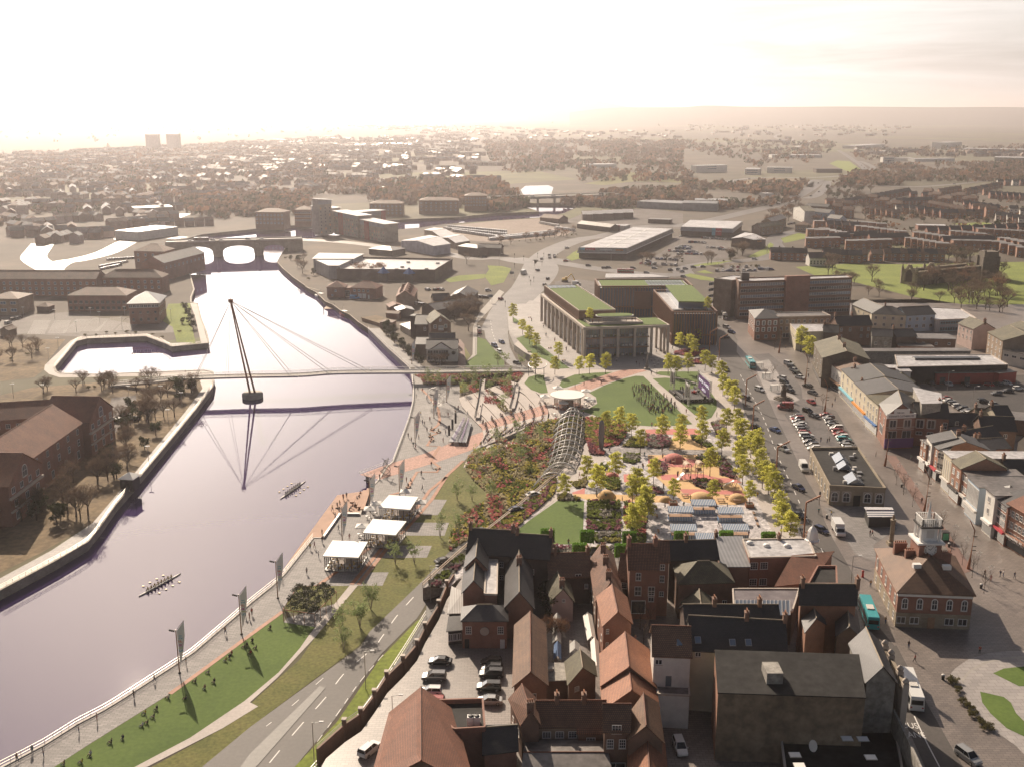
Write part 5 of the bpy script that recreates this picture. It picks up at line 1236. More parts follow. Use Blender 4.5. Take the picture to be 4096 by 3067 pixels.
BEDS=[("N2 460,742 700,742 700,808 460,806",'row bed of dark green shrubs nearest the play mounds',['mplum','mgreen','mgreen']),("N2 458,812 700,817 700,876 455,872",'second row bed of grey and green shrubs in the kitchen garden',['mgreen','mgrey']),("N2 455,888 705,888 705,960 455,957",'third row bed of green shrubs in the kitchen garden',['mgreen','mplum','mgreen']),("N2 500,975 705,982 705,1012 500,1008",'thin fourth row bed beside the pleached hedges',['mgrey','mgreen']),("N2 505,1020 700,1024 700,1050 520,1050",'last row bed hard against the old roofs',['mgreen','molive']),("N2 730,748 780,748 885,862 885,1008 835,1020 727,900",'long plum coloured bed along the market square',['mplum','mpink','mgreen','mplum']),("N2 445,140 540,130 740,180 745,265 690,332 600,347 520,347 445,292",'wide olive bed with pink edges behind the blade sculpture',['molive','mpink','mgreen','myellow','molive']),("N2 705,345 790,278 870,282 880,350",'small triangular dark bed right of the cobbled path',['mgreen','molive']),("N2 895,256 1040,263 1085,300 1060,345 960,356 890,340",'grey and pink oval bed by the play area top',['mgrey','mplum','mgrey']),("N2 720,396 850,396 845,450 800,470 720,456",'square dark green bed beside the pink play mound',['mgreen','mgrey']),("N2 1250,420 1300,405 1400,410 1480,440 1570,560 1540,577 1430,550 1430,480 1300,470",'long curved bed around the right of the playground',['mgreen','mgrey','mplum','mgreen']),("N2 1225,592 1300,577 1400,602 1455,650 1340,662 1250,632",'oval island bed in the middle of the playground',['mgrey','mplum','mgreen']),("N2 515,500 570,470 620,490 560,540 640,560 700,592 700,660 620,665 560,620 490,560",'winding olive bed around the small pink mound',['molive','mgreen','mgreen']),("N2 915,470 1010,450 1055,490 1040,530 960,560",'grey flowered bed at the playground left edge',['mgrey','mplum']),("N2 925,622 1010,660 1022,690 920,692",'small plum flowered bed beside the cobbled path',['mplum','mgrey']),("N2 1217,262 1290,272 1390,340 1335,350 1230,292",'kerbed curved bed beside the sand play area',['mgreen','mgrey']),("N2 1365,170 1450,150 1510,312 1425,282",'dark bed between the boulevard trees and upper play area',['mgreen','mplum','mgrey']),("N2 198,1076 350,1076 350,1142 195,1142",'grey and plum bed between two front pleached hedges',['mplum','mgrey','mgrey']),("N2 470,1085 665,1085 665,1142 470,1142",'olive bed between two front pleached hedges',['molive','mgrey']),("N2 780,1020 890,1010 890,1062 820,1064",'grey bed tucked behind the gabled red roof',['mgrey','mgreen']),("N2 235,705 300,690 410,730 400,742 240,738",'low bed at the top of the square lawn',['molive','mgrey']),("N2 340,620 450,575 450,640 380,650",'sage bed beside the diagonal cobbled path',['msage','molive']),("M2 1400,620 1470,605 1560,610 1640,600 1650,625 1560,660 1480,650 1400,640",'plum flower bed under trees by the civic plaza',['mplum','mpink']),("M2 1500,690 1600,680 1640,720 1530,715",'small plum bed by the civic café tables',['mplum','mpink']),("N1 1480,900 1640,800 1750,840 1620,890",'dark heather bed by the square lawn corner',['mplum','mgreen']),("N1 1500,860 1900,560 2060,430 2050,545 1750,815 1640,890",'long mixed bed along the road cutting handrail',['mpink','molive','mplum','mgreen','myellow']),("N1 1030,1270 1340,1000 1330,1090 1230,1200 1120,1300 1050,1296",'mixed bed beside the lane below the old gables',['mgreen','mgrey','mplum']),("M2 690,1150 745,1140 760,1190 800,1280 790,1340 690,1345",'pink bed between arch shelter and blade sculpture',['mpink','molive','mgreen']),("M2 700,1350 780,1350 840,1420 830,1450 720,1440",'bright pink bed at the foot of the blade sculpture',['mpink','mpink','mplum'])]
for s_,l,pal in BEDS:
 poly=[atP(u,v)for u,v in px(s_)];c=sum(poly,Vec())/len(poly);o=thg('planting_bed',l,'flower bed',(c.x,c.y,PLZ))
 b=MB();b.prism(poly,PLZ-.1,PLZ+.14);b.put('soil','earth',o);plant(poly,4.5,pal,lambda x,y:PLZ+.12,rnd,.6,.3).put('plants',PAL,o)
S('gravel_path',"N1 1990,640 2060,590 1755,832 1640,880 1620,870",'cobble_light',.06);S('gravel_path',"N1 1110,1300 1320,1120 1320,1190 1200,1300",'cobble_light',.05)
def resam(P,n):
 L=[0]
 for a,c in zip(P,P[1:]):L.append(L[-1]+hypot(c[0]-a[0],c[1]-a[1]))
 out=[];k=0
 for i in range(n+1):
  s_=L[-1]*i/n
  while k<len(L)-2 and L[k+1]<s_:k+=1
  t_=(s_-L[k])/(L[k+1]-L[k])if L[k+1]>L[k]else 0
  out.append((P[k][0]+(P[k+1][0]-P[k][0])*t_,P[k][1]+(P[k+1][1]-P[k][1])*t_))
 return out
ci=resam(px("M1 1275,985 1300,1052 1350,1110 1410,1175 1462,1228 1476,1290 1444,1355 1405,1400"),40)
co_=resam(px("M1 1690,850 1790,878 1880,930 1955,1010 1995,1090 1985,1165 1900,1196 1815,1228"),40)
rt=thg('amphitheatre','pale curved amphitheatre of stone steps facing the riverside stage','amphitheatre',at(*ci[20],0));NT=7;CURV=[]
for k in range(NT+1):
 f=k/NT;CURV.append([(a[0]+(c[0]-a[0])*f,a[1]+(c[1]-a[1])*f)for a,c in zip(ci,co_)])
for k in range(NT):
 b=MB();z0,z1=PLZ*k/NT,PLZ*(k+1)/NT+.02
 A_=[at(u,v,z1)for u,v in CURV[k]];B_=[at(u,v,z1)for u,v in CURV[k+1]]
 for i in range(40):
  mi=1 if.52<(i+.5)/40<.66 else 0
  b.face([A_[i],A_[i+1],B_[i+1],B_[i]][::-1],mi);b.face([(A_[i].x,A_[i].y,z0-.8),(A_[i+1].x,A_[i+1].y,z0-.8),A_[i+1],A_[i]],0)
 b.face([(A_[40].x,A_[40].y,-.5),(B_[40].x,B_[40].y,-.5),B_[40],A_[40]],0)
 b.put('step',['ppale','terracotta'],rt)
for s_ in("M1 1472,850 1455,1000 1425,1160","M1 1745,890 1730,990 1705,1085"):
 p=px(s_);P=[atS(u,v)+Up(.75)for u,v in p];b=MB()
 for a,c in zip(P,P[1:]):b.bar(a,c,1.6,.2,0);b.bar(a+Vec((-1.0,0,.35)),c+Vec((-1.0,0,.35)),.12,1.0,1)
 b.put('stair',['ppale','charcoal'],rt)
EXTRA=[]
for k in range(NT):
 for j in range(26):
  t_=.5+.48*(j+.5)/26;i=t_*40;a=CURV[k][int(i)];c=CURV[k+1][int(i)];f=.5+RD.uni(-.08,.08)
  if RD.random()<.07:continue
  p=at(a[0]+(c[0]-a[0])*f,a[1]+(c[1]-a[1])*f,PLZ*(k+1)/NT+.02);st=at(*px("M1 1290,1270")[0],0);rz=atan2(st.y-p.y,st.x-p.x)+RD.uni(-.3,.3)
  if j%3==0:person(p,'sitbench',None,rz,'seated amphitheatre audience','row '+'one two three four five six seven'.split()[k])
  else:EXTRA.append((p,'sitbench',RD.choice(OUTF),rz))
crowd('seated_audience',EXTRA)
P=[at(u,v,1.0)for u,v in px("M1 1192,1335 1335,1342 1378,1185 1295,1172")];c=sum(P,Vec())/4
rt=thg('riverside_stage','raised grey riverside stage with rows of purple trusses facing the steps','stage',(c.x,c.y,0));b=MB();b.prism(P,.85,1.05,bottom=1);b.put('floor','gclad',rt)
b=MB()
for i in range(4):
 a,d_=P[i],P[(i+1)%4]
 for k in range(6):
  p=a+(d_-a)*k/6;b.bar((p.x,p.y,0),(p.x,p.y,.9),.1,.1,up=(0,1,0));q=a+(d_-a)*(k+1)/6;b.bar((p.x,p.y,.05),(q.x,q.y,.85),.06,.06)
b.put('scaffold','metal',rt)
for f in(.28,.5,.72):
 b=MB();a=P[0]+(P[1]-P[0])*f;d_=P[3]+(P[2]-P[3])*f
 for zz in(1.4,2.0,2.6):b.bar((a.x,a.y,zz),(d_.x,d_.y,zz),.12,.12)
 for k in range(10):p=a+(d_-a)*k/9;b.bar((p.x,p.y,1.05),(p.x,p.y,2.6),.09,.09,up=(0,1,0))
 b.put('truss','paint_purple' if f!=.5 else 'dmetal',rt)
for s_,h in(("M1 1198,1310",3.6),("M1 1225,1260",3.6),("M1 1250,1210",3.8)):
 p=at(*px(s_)[0],0);b=MB();b.box(p.x-.35,p.y-.2,1.0,p.x+.35,p.y+.2,1.0+h);b.put('speaker_stack','black',rt)
b=MB();p=at(*px("M1 1255,1370")[0],0)
for k in range(4):b.box(p.x-.7,p.y+k*.28,.0,p.x+.7,p.y+.28+k*.28,.25+k*.25)
b.put('stair','metal',rt)
c=at(*px("M1 1095,1062")[0],0);rt=thg('wire_sculpture','huge round tangle of white wire on the riverside plaza','sculpture',c);b=MB();rr=4.0;rnd=Dice(5)
for _ in range(110):
 a=Vec((rnd.gau(0,1),rnd.gau(0,1),rnd.gau(0,1))).normalized();u=a.orthogonal().normalized();w=a.cross(u);r_=rnd.uni(.5,1.6);ce=c+Up(rr)+a*rr*.93
 if ce.z<.3:continue
 pts=[ce+(u*cos(t_*.7)+w*sin(t_*.7))*r_*.8-a*.25 for t_ in range(7)];b.tube(pts,.045,3,0)
b.put('wire','steel',rt)
c=at(*px("N1 690,400")[0],.04);rt=thg('spiral_sculpture','tall twisted brown lattice sculpture on the jutting viewpoint','sculpture',c);b=MB()
for k in range(3):
 pts=[]
 for i in range(30):t_=i/29;r_=1.1+.5*sin(t_*6.3);a=k*2.09+t_*5;pts.append((c.x+r_*cos(a),c.y+r_*sin(a),c.z+5.2*t_))
 b.tube(pts,.09,4)
for i in range(22):
 t_=i/21;r_=1.1+.5*sin(t_*6.3);a0=t_*5
 b.bar((c.x+r_*cos(a0),c.y+r_*sin(a0),c.z+5.2*t_),(c.x+r_*cos(a0+2.09),c.y+r_*sin(a0+2.09),c.z+5.2*t_),.09,.09)
b.put('lattice','dmetal',rt)
Lf=[atS(u,v)for u,v in px("N1 1870,505 M2 345,1600 372,1530 388,1465 399,1412 408,1362 416,1318 427,1268 442,1212 470,1168 505,1140")]
Rf=[at(u,v,3)for u,v in px("M2 515,1640 610,1575 640,1508 658,1448 668,1395 676,1345 682,1298 686,1248 689,1198 690,1158 660,1135")]
rt=thg('arch_shelter','long ribbed steel arch shelter covered in climbing plants over the road','arch shelter',Rf[5]);cs=[]
def rp_(i,s_):a,c_=Lf[i],Rf[i];p=a+(c_-a)*s_;return p+Vec((0,0,3.3*sin(pi*min(1,s_*1.0))**.7))
for i in range(11):
 b=MB();pts=[rp_(i,s_/14)for s_ in range(15)];b.tube(pts,.2,6);b.put('rib','steel',rt)
 b=MB();pts=[rp_(i,s_/14)+Vec((0,-1.2*sin(pi*s_/14),-.5*sin(pi*s_/14)))for s_ in range(15)];b.tube(pts,.1,5);b.put('rib','steel',rt)
for s_ in(.15,.3,.45,.6,.75,.88):b=MB();b.tube([rp_(i,s_)for i in range(11)],.06,4);b.put('purlin','steel',rt)
rnd=Dice(21);b=MB()
for i in range(1,10):
 for s_ in[x/10 for x in range(1,10)]:
  for f in(0,.5):p=rp_(i,s_)*(1-f)+rp_(i+1,s_)*f;cs.append((p-Vec((0,0,.7+rnd.uni(0,.5))),.75))
leafy(b,cs,5200,1,.34,rnd,0,.45);b.put('climbing_plants','vine',rt)
b=MB()
for i in range(1,10):b.face([Lf[i]+Up(.1),Rf[i]+Up(.1),Rf[i+1]+Up(.1),Lf[i+1]+Up(.1)])
b.put('shaded_bed','earth',rt)
c=at(*px("M1 1905,880")[0],PLZ);rt=thg('hoop_sculpture','thin white hoop raised on dark posts beside the footbridge landing','sculpture',c);b=MB()
R0=at(*px("M2 300,800")[0],3);pts=[Vec((R0 .x+3.6*cos(a*.26),R0 .y+7.5*sin(a*.26),7.2))for a in range(4,26)];b.tube(pts,.17,6);b.put('hoop','steel',rt)
for k in(5,9,13,17):b=MB();p=pts[k];b.tube([(p.x,p.y,3.0),p],.12,5);b.put('post','dmetal',rt)
zc_=7.4;c=at(*px("M2 543,957")[0],zc_);c.z=PLZ;R0=6.1
rt=thg('round_cafe','round café with a flat white disc roof and timber slats','café',c);b=MB();b.lat([(0,3.9),(R0-.3,3.95),(R0,4.15),(R0,4.4),(R0-.2,4.45),(0,4.5)],c,40,0,0);b.put('roof','canvas',rt)
b=MB();b.lat([(4.6,.15),(4.6,3.9)],c,32,0,0);b.put('glazing','clear',rt);b=MB();b.lat([(5.6,0),(5.6,.15),(0,.15)],c,32,0,0);b.put('floor','terracotta',rt)
b=MB();b.lat([(2.2,.15),(2.2,3.9)],c,20,0,0);b.put('core','timber',rt)
for i in range(20):a=i*.314;b=MB();b.box(c.x+4.65*cos(a)-.09,c.y+4.65*sin(a)-.09,PLZ,c.x+4.65*cos(a)+.09,c.y+4.65*sin(a)+.09,PLZ+3.95);b.put('slat_post','timber',rt)
for s_,l in(("M2 360,1030",'cream parasol left of the disc-roofed café'),("M2 462,960",'cream parasol behind the disc-roofed café on the left'),("M2 690,985",'cream parasol behind the disc-roofed café on the right'),("M2 715,1050",'cream parasol right of the disc-roofed café'),("M2 510,1080",'cream parasol in front of the disc-roofed café')):
 p=at(*px(s_)[0],PLZ+.03);parasol(p,l,1.7)
for s_ in("M2 360,1020 410,1050 450,1062 520,1065 570,1060 620,1062 655,1055 690,1045 725,1035 430,1130 490,1132 375,1000 740,1020"):
 pass
for u,v in px("M2 345,1005 365,1025 410,1055 445,1065 515,1070 560,1068 615,1066 655,1058 690,1050 735,1030 440,1125 505,1132"):
 p=at(u,v,PLZ+.03);tab(p,'café terrace tables','white round terrace table',.5)
 for k in range(3):a=k*2.1+RD.random();chr1(p+Vec((cos(a)*.85,sin(a)*.85,0)),a+pi,'white','white café terrace chairs','white terrace chair')
for u,v in px("M2 1215,690 1245,685 1235,715 1275,690 1240,735 1270,720"):
 p=at(u,v,PLZ+.03);tab(p,'civic plaza tables','grey outdoor table on the civic plaza',.6,'offwhite')
def prof_sculpt(s,h,label,name,prof,sx=1,sy=.5):
 p=at(*px(s)[0],PLZ);o=thg(name,label,'sculpture',p);b=MB();b.box(p.x-1.1,p.y-1.1,PLZ,p.x+1.1,p.y+1.1,PLZ+.55);b.put('plinth','concrete',o);b=MB();b.lat([(r_*1.0,z*h+.55)for r_,z in prof],p,14,0,1,sx,sy);b.put('blade','sculpt',o)
prof_sculpt("M2 812,1408",9.4,'tall smooth grey blade sculpture on a square plinth','blade_sculpture',[(.55,0),(.7,.1),(.9,.35),(.95,.6),(.85,.85),(.5,.97),(0,1)],1,.45)
prof_sculpt("M2 1178,755",7.0,'curved grey teardrop sculpture in front of the civic building','teardrop_sculpture',[(.7,0),(1.0,.08),(.95,.16),(.55,.3),(.35,.5),(.25,.75),(.12,.93),(0,1)],.8,.8)
zs=PLZ+1.3;D4=[at(u,v,zs)for u,v in px("S8 720,1205 1790,1165 1180,815 340,855")];c=sum(D4,Vec())/4
rt=thg('concert_stage','open-air concert stage with truss towers and a big purple screen','concert stage',(c.x,c.y,PLZ));b=MB();b.prism(D4,zs-.15,zs,0,bottom=1);b.put('floor','charcoal',rt);b=MB()
for i in range(4):
 a,d_=D4[i],D4[(i+1)%4];n_=8
 for k in range(n_):
  p=a+(d_-a)*k/n_;q=a+(d_-a)*(k+1)/n_;b.bar((p.x,p.y,PLZ),(p.x,p.y,zs-.1),.1,.1,up=(0,1,0));b.bar((p.x,p.y,PLZ+.2),(q.x,q.y,PLZ+.2),.07,.07);b.bar((p.x,p.y,PLZ+.2),(q.x,q.y,zs-.15),.06,.06)
b.put('scaffold','metal',rt);b=MB();b.prism([c+(p-c)*.96 for p in D4],PLZ,zs-.2);b.put('skirt','black',rt)
def truss(p,z0,z1,par):
 b=MB();w=.28
 for sx in(-w,w):
  for sy in(-w,w):b.bar((p.x+sx,p.y+sy,z0),(p.x+sx,p.y+sy,z1),.09,.09,up=(0,1,0))
 k=z0;sgn=1
 while k<z1-.5:
  for s_ in(-w,w):b.bar((p.x-w*sgn,p.y+s_,k),(p.x+w*sgn,p.y+s_,k+.55),.06,.06);b.bar((p.x+s_,p.y-w*sgn,k),(p.x+s_,p.y+w*sgn,k+.55),.06,.06)
  k+=.55;sgn=-sgn
 return b.put('truss_tower','steel',par)
def hz(sb,st,zb):
 p=at(*px(sb)[0],zb);return p,atY(*px(st)[0],p.y).z
TT={}
for k_,sb,st,zb in(('a',"S8 290,735","S8 305,90",zs),('b',"S8 395,850","S8 420,190",zs),('c',"S8 800,1180","S8 825,530",zs),('d',"S8 895,1440","S8 935,620",PLZ),('e',"S8 1240,800","S8 1265,140",zs),('f',"S8 1660,1200","S8 1690,560",zs)):
 p,zt_=hz(sb,st,zb);TT[k_]=(p,zt_);truss(p,zb,zt_,rt)
for a,d_,hh in(('a','b',3.8),('c','d',3.8)):
 pa_,za=TT[a];pb_,zb_=TT[d_];z_=min(za,zb_)-.9;b=MB();b.bar((pa_.x,pa_.y,z_),(pb_.x,pb_.y,z_),.45,.45);b.put('truss_beam','steel',rt)
 m_=(pa_+pb_)/2;b=MB()
 for k in range(8):b.bar((pa_.x+(pb_.x-pa_.x)*.22,pa_.y+(pb_.y-pa_.y)*.22,z_-.5-k*.5),(pa_.x+(pb_.x-pa_.x)*.8,pa_.y+(pb_.y-pa_.y)*.8,z_-.5-k*.5),.6+.06*k,.46)
 b.put('speaker_array','black',rt)
pe,ze=TT['e'];pf,zf_=TT['f'];z_=min(ze,zf_)-.8;b=MB()
for dz in(0,.5):b.bar((pe.x,pe.y,z_+dz),(pf.x,pf.y,z_+dz),.3,.12)
b.put('truss_beam','steel',rt);d_=pf-pe;d_.z=0;L=d_.length;dn_=d_.normalized();nr=Vec((d_.y,-d_.x,0)).normalized()
if nr.x>0:nr=-nr
sc0=pe+dn_*.5;sc1=pf-dn_*.5;b=MB();z0,z1=zs+.3,z_-.4;b.bar((sc0 .x,sc0 .y,(z0+z1)/2),(sc1 .x,sc1 .y,(z0+z1)/2),.25,z1-z0)
m,t,bs=_nt('screen');tc=nd(t,'ShaderNodeTexCoord');nz_=nd(t,'ShaderNodeTexNoise',Scale=1.1,Detail=6.0,Distortion=2.5);lk(t,tc.outputs['Object'],nz_.inputs['Vector']);cc=rmp(t,nz_.outputs[0],[(.35,(.015,.008,.03)),(.52,(.03,.02,.06)),(.6,(.2,.03,.25)),(.68,(.5,.12,.55))]);lk(t,cc,bs.inputs['Base Color']);lk(t,cc,bs.inputs['Emission Color']);bs.inputs['Emission Strength'].default_value=.25
scr=b.put('screen','screen',rt)
flat('letter_glow',(.8,.8,.8),.6,0,emit=((1,1,1),.5));rzs=atan2(d_.y,d_.x);
mid=(sc0+sc1)/2+nr*.17
for txt,dz,sz,wd in(("ROCK 'n' ROLL",.9,1.6,L*.84),("2021",-1.6,1.3,L*.3)):
 o_=sign(txt,(mid.x,mid.y,(z0+z1)/2+dz),atan2(nr.x,-nr.y),sz,'letter_glow',scr,width=wd)
for f0,f1 in((.02,.42),(.52,.92)):
 a=pe+d_*f0+nr*1.5;e_=pe+d_*f1+nr*1.5;b=MB();b.bar((a.x,a.y,zs+.5),(e_.x,e_.y,zs+.5),.8,1.0);b.put('riser','charcoal',rt)
for s0,s1 in(("S8 250,930","S8 430,1075"),("S8 470,1150","S8 660,1290")):
 a,e_=at(*px(s0)[0],PLZ),at(*px(s1)[0],PLZ);b=MB();b.bar((a.x,a.y,PLZ+.5),(e_.x,e_.y,PLZ+.5),.8,1.0);b.put('subwoofer_row','black',rt)
b=MB();a,e_=at(*px("S8 345,860")[0],zs),at(*px("S8 715,1205")[0],zs);b.bar(a+Up(1),e_+Up(1),.06,.06)
for k in range(16):p=a+(e_-a)*k/15;b.bar(p,p+Up(1),.04,.04,up=(0,1,0))
b.put('railing','metal',rt)
p=at(*px("S8 1110,985")[0],zs);o=thg('drum_kit','bright red drum kit in the middle of the concert stage','drum kit',p)
for i,(dx,dy,r_,h_,m_)in enumerate(((0,0,.45,.8,'gloss'),(-.7,.3,.35,.7,'gloss'),(.6,.3,.35,.8,'gloss'),(.1,.7,.3,.95,'gloss'))):b=MB();b.lat([(r_,.1),(r_,h_),(0,h_)],p+Vec((dx,dy,0)),12,0,0);b.put('drum',m_,o)
for dx,dy in((-.9,.8),(.9,.7),(.4,-.5)):b=MB();b.tube([p+Vec((dx,dy,0)),p+Vec((dx,dy,1.2))],.03,4);b.lat([(.4,0),(.05,.05)],p+Vec((dx,dy,1.2)),10);b.put('cymbal','metal',o)
for s_,of in(("S8 630,900",('black','black')),("S8 690,880",('navy','grey')),("S8 720,930",('white','black')),("S8 740,1130",('tan','denim')),("S8 1190,900",('white','black')),("S8 880,1100",('black','black'))):person(at(*px(s_)[0],zs),'stand',of,3.6,'band on the concert stage','playing on the concert stage')
def colon(rt,a,d_,n,z0,z1,w,dpt,mat,name='column',skip=()):
 for k in range(n+1):
  if k in skip:continue
  p=a+(d_-a)*k/n;b=MB();rz=atan2((d_-a).y,(d_-a).x);M=TRN((p.x,p.y,0))@ROT(rz,4,'Z');b.box(-w/2,-dpt/2,z0,w/2,dpt/2,z1,0,M);b.put(name,mat,rt)
def fins(rt,a,d_,n,z0,z1,mat='copper',w=.35,dp=.7,out=.3,rails=(0,1)):
 L=d_-a;nrm=Vec((L.y,-L.x,0)).normalized()
 for k in range(n+1):
  p=a+L*k/n+nrm*out;b=MB();M=TRN((p.x,p.y,0))@ROT(atan2(L.y,L.x),4,'Z');b.box(-w/2,-dp/2,z0,w/2,dp/2,z1,0,M);b.put('fin',mat,rt)
 for z in rails:b=MB();zz=z0+(z1-z0)*z;b.bar((a.x+nrm.x*out,a.y+nrm.y*out,zz),(d_.x+nrm.x*out,d_.y+nrm.y*out,zz),dp*1.02,.5);b.put('rail_band',mat,rt)
def V2(p,z):return Vec((p[0],p[1],z))
zA=PLZ
qa=[at(u,v,zA+13.0)for u,v in px("M2 680,428 1352,408 1215,335 640,335")];ql=at(*px("M2 335,160")[0],zA+13)
FLc,FRc=qa[0],qa[1];BLc=ql;dirL=(BLc-FLc)
rt=thg('civic_building','stone colonnaded civic building with glass floors and a roof garden','civic building',(FLc.x,FLc.y,zA));Wd=FRc-FLc
FL,FQ=V2(FLc,0),V2(FRc,0);BL=V2(BLc,0);dl=(BL-FL);dl_n=dl.normalized();w_n=(FQ-FL).normalized();depthA=15.0
FRB=FQ+dl_n*depthA
def pr(poly,z0,z1,mat,name,par=None,top=None):
 b=MB();b.prism([Vec((p.x,p.y,0))for p in poly],z0,z1,0,None if top is None else 1,1);return b.put(name,[mat]+([top]if top else[]),par or rt)
gW=(FQ-FL)*.78
fr_in=[FL+w_n*.9+dl_n*.9,FL+gW+dl_n*.9,FL+gW+dl_n*depthA,FL+w_n*.9+dl_n*depthA]
for k,(z0,z1)in enumerate(((0.1,3.7),(4.1,8.0),(8.4,12.3))):
 pr([fr_in[0]+dl_n*1.6,fr_in[1]+dl_n*1.6,fr_in[2],fr_in[3]],zA+z0,zA+z1,'sglass','inner_wall')
 b=MB()
 for i in(0,1):a,e=(fr_in[0],fr_in[1])if i==0 else(fr_in[3],fr_in[0]);b.face([V2(a,zA+z0),V2(e,zA+z0),V2(e,zA+z1),V2(a,zA+z1)])
 b.face([V2(fr_in[1],zA+z0),V2(fr_in[2],zA+z0),V2(fr_in[2],zA+z1),V2(fr_in[1],zA+z1)]);b.put('glazing','clear',rt)
 rnd=Dice(k)
 b=MB()
 for i in range(16):
  for j in range(2):
   p=fr_in[0]+(fr_in[1]-fr_in[0])*((i+.5)/16)+dl_n*(.5+j*.8);b.box(p.x-.5,p.y-.25,zA+z0+.35,p.x+.5,p.y+.25,zA+z0+1.0,rnd.choice((0,0,1,2)))
 b.put('desk_row',['white','mgreen','charcoal'],rt)
for z in(3.7,8.0,12.3):pr([fr_in[0]-dl_n*.15-w_n*.15,fr_in[1]-dl_n*.15+w_n*.15,fr_in[2]+w_n*.15,fr_in[3]],zA+z,zA+z+(.42 if z<12 else.7),'copper','floor_band')
for z0,z1 in((0,3.7),(4.1,8.0),(8.4,12.3)):
 b=MB()
 for k in range(25):p=fr_in[0]+(fr_in[1]-fr_in[0])*k/24;b.box(p.x-.05,p.y-.12,zA+z0,p.x+.05,p.y-.02,zA+z1)
 b.put('mullion','copper',rt)
colon(rt,FL,FQ,5,zA,zA+12.4,1.0,1.0,'spale')
for f in(.3,.6,1.0):p=FQ+dl_n*depthA*f;b=MB();b.box(p.x-.5,p.y-.5,zA,p.x+.5,p.y+.5,zA+12.4);b.put('column','spale',rt)
nL=10
colon(rt,FL+dl_n*2.6,BL,nL,zA-.5,zA+12.4,1.0,1.2,'spale')
Wl=w_n*17.0
b=MB();b.bar(V2(FL,zA+12.9),V2(FQ,zA+12.9),1.2,1.0);b.bar(V2(FL,zA+12.91),V2(BL,zA+12.91),1.2,1.02);b.bar(V2(FQ,zA+12.89),V2(FRB,zA+12.89),1.2,.98);b.put('cornice','spale',rt)
wq=[FL+dl_n*depthA+w_n*1.6,FL+dl_n*depthA+Wl,BL+Wl,BL+w_n*1.6]
pr([FL+w_n*1.8+dl_n*2,FL+w_n*4+dl_n*2,BL+w_n*4,BL+w_n*1.8],zA-.5,zA+12.4,'glass_blue','glazed_wall')
pr([FL+w_n*4.1+dl_n*(depthA+.05),FL+Wl+dl_n*(depthA+.05),BL+Wl,BL+w_n*4.1],zA-.5,zA+12.4,'glass_blue','wing')
fins(rt,BL+w_n*1.7,FL+w_n*1.7+dl_n*2,30,zA+6.5,zA+12.3,w=.18,dp=.2,out=.05)
up_=[FL+dl_n*depthA+w_n*1.4,FL+dl_n*depthA+w_n*17.4,BL+w_n*17.4,BL+w_n*1.4]
ub=pr(up_,zA+13.4,zA+17.4,'copper','upper_storey');b=MB()
for i in range(4):
 a,e=up_[i],up_[(i+1)%4];b.bar(V2(a,zA+17.6),V2(e,zA+17.6),.3,.5)
b.put('parapet','spale',rt);fins(rt,up_[3],up_[0],34,zA+13.5,zA+17.3,w=.16,dp=.2,out=.06);fins(rt,up_[0],up_[1],18,zA+13.5,zA+17.3,w=.14,dp=.15,out=.06)
gr=pr([sum(up_,Vec())/4+(p-sum(up_,Vec())/4)*.95 for p in up_],zA+17.3,zA+17.55,'sedum','roof');gc=sum(up_,Vec())/4
b=MB()
for i in range(6):
 for j in range(4):p=BL+w_n*(3.0+i*2.3)-dl_n*(2.2+j*1.9);M=TRN((p.x,p.y,zA+17.56))@ROT(atan2(w_n.y,w_n.x),4,'Z');b.box(-.95,-.6,0,.95,.6,.18,0,M)
b.put('solar_panel','sglass',gr)
rg=[FL+w_n*.4+dl_n*.4,FQ-w_n*.4+dl_n*.4,FRB-w_n*.4,FL+dl_n*depthA+w_n*.4]
pr(rg,zA+13.35,zA+13.62,'sedum','roof')
ter=[FL+w_n*3+dl_n*3,FL+w_n*26+dl_n*3,FL+w_n*26+dl_n*12.5,FL+w_n*3+dl_n*12.5];pr(ter,zA+13.6,zA+13.75,'ppale','terrace');b=MB()
for i in range(4):b.bar(V2(ter[i],zA+14.1),V2(ter[(i+1)%4],zA+14.1),.35,.8)
b.put('parapet','spale',rt)
po=[ter[0]+w_n*6.5+dl_n*3,ter[0]+w_n*18+dl_n*3,ter[0]+w_n*18+dl_n*8,ter[0]+w_n*6.5+dl_n*8];pc=sum(po,Vec())/4
rp2=smo([pc+(p-pc)*1.15 for p in po],4,1);pr([pc+(p-pc)*.8 for p in po],zA+13.7,zA+16.3,'clear','pavilion_glazing');pr(rp2,zA+16.3,zA+16.6,'white','pavilion_roof');pr([pc+(p-pc)*.95 for p in rp2],zA+16.6,zA+16.75,'sedum','roof')
p0=ter[0]+w_n*1.5+dl_n*6;tree('plane',(p0 .x,p0 .y,zA+13.7),.75,'rooftop tree','rooftop trees')
for f in(.08,.2,.75,.86,.93):p=ter[0]+(ter[1]-ter[0])*f+dl_n*(2+f*3);person((p.x,p.y,zA+13.76),'stand',None,None,'people on the civic roof terrace','on the civic roof terrace')
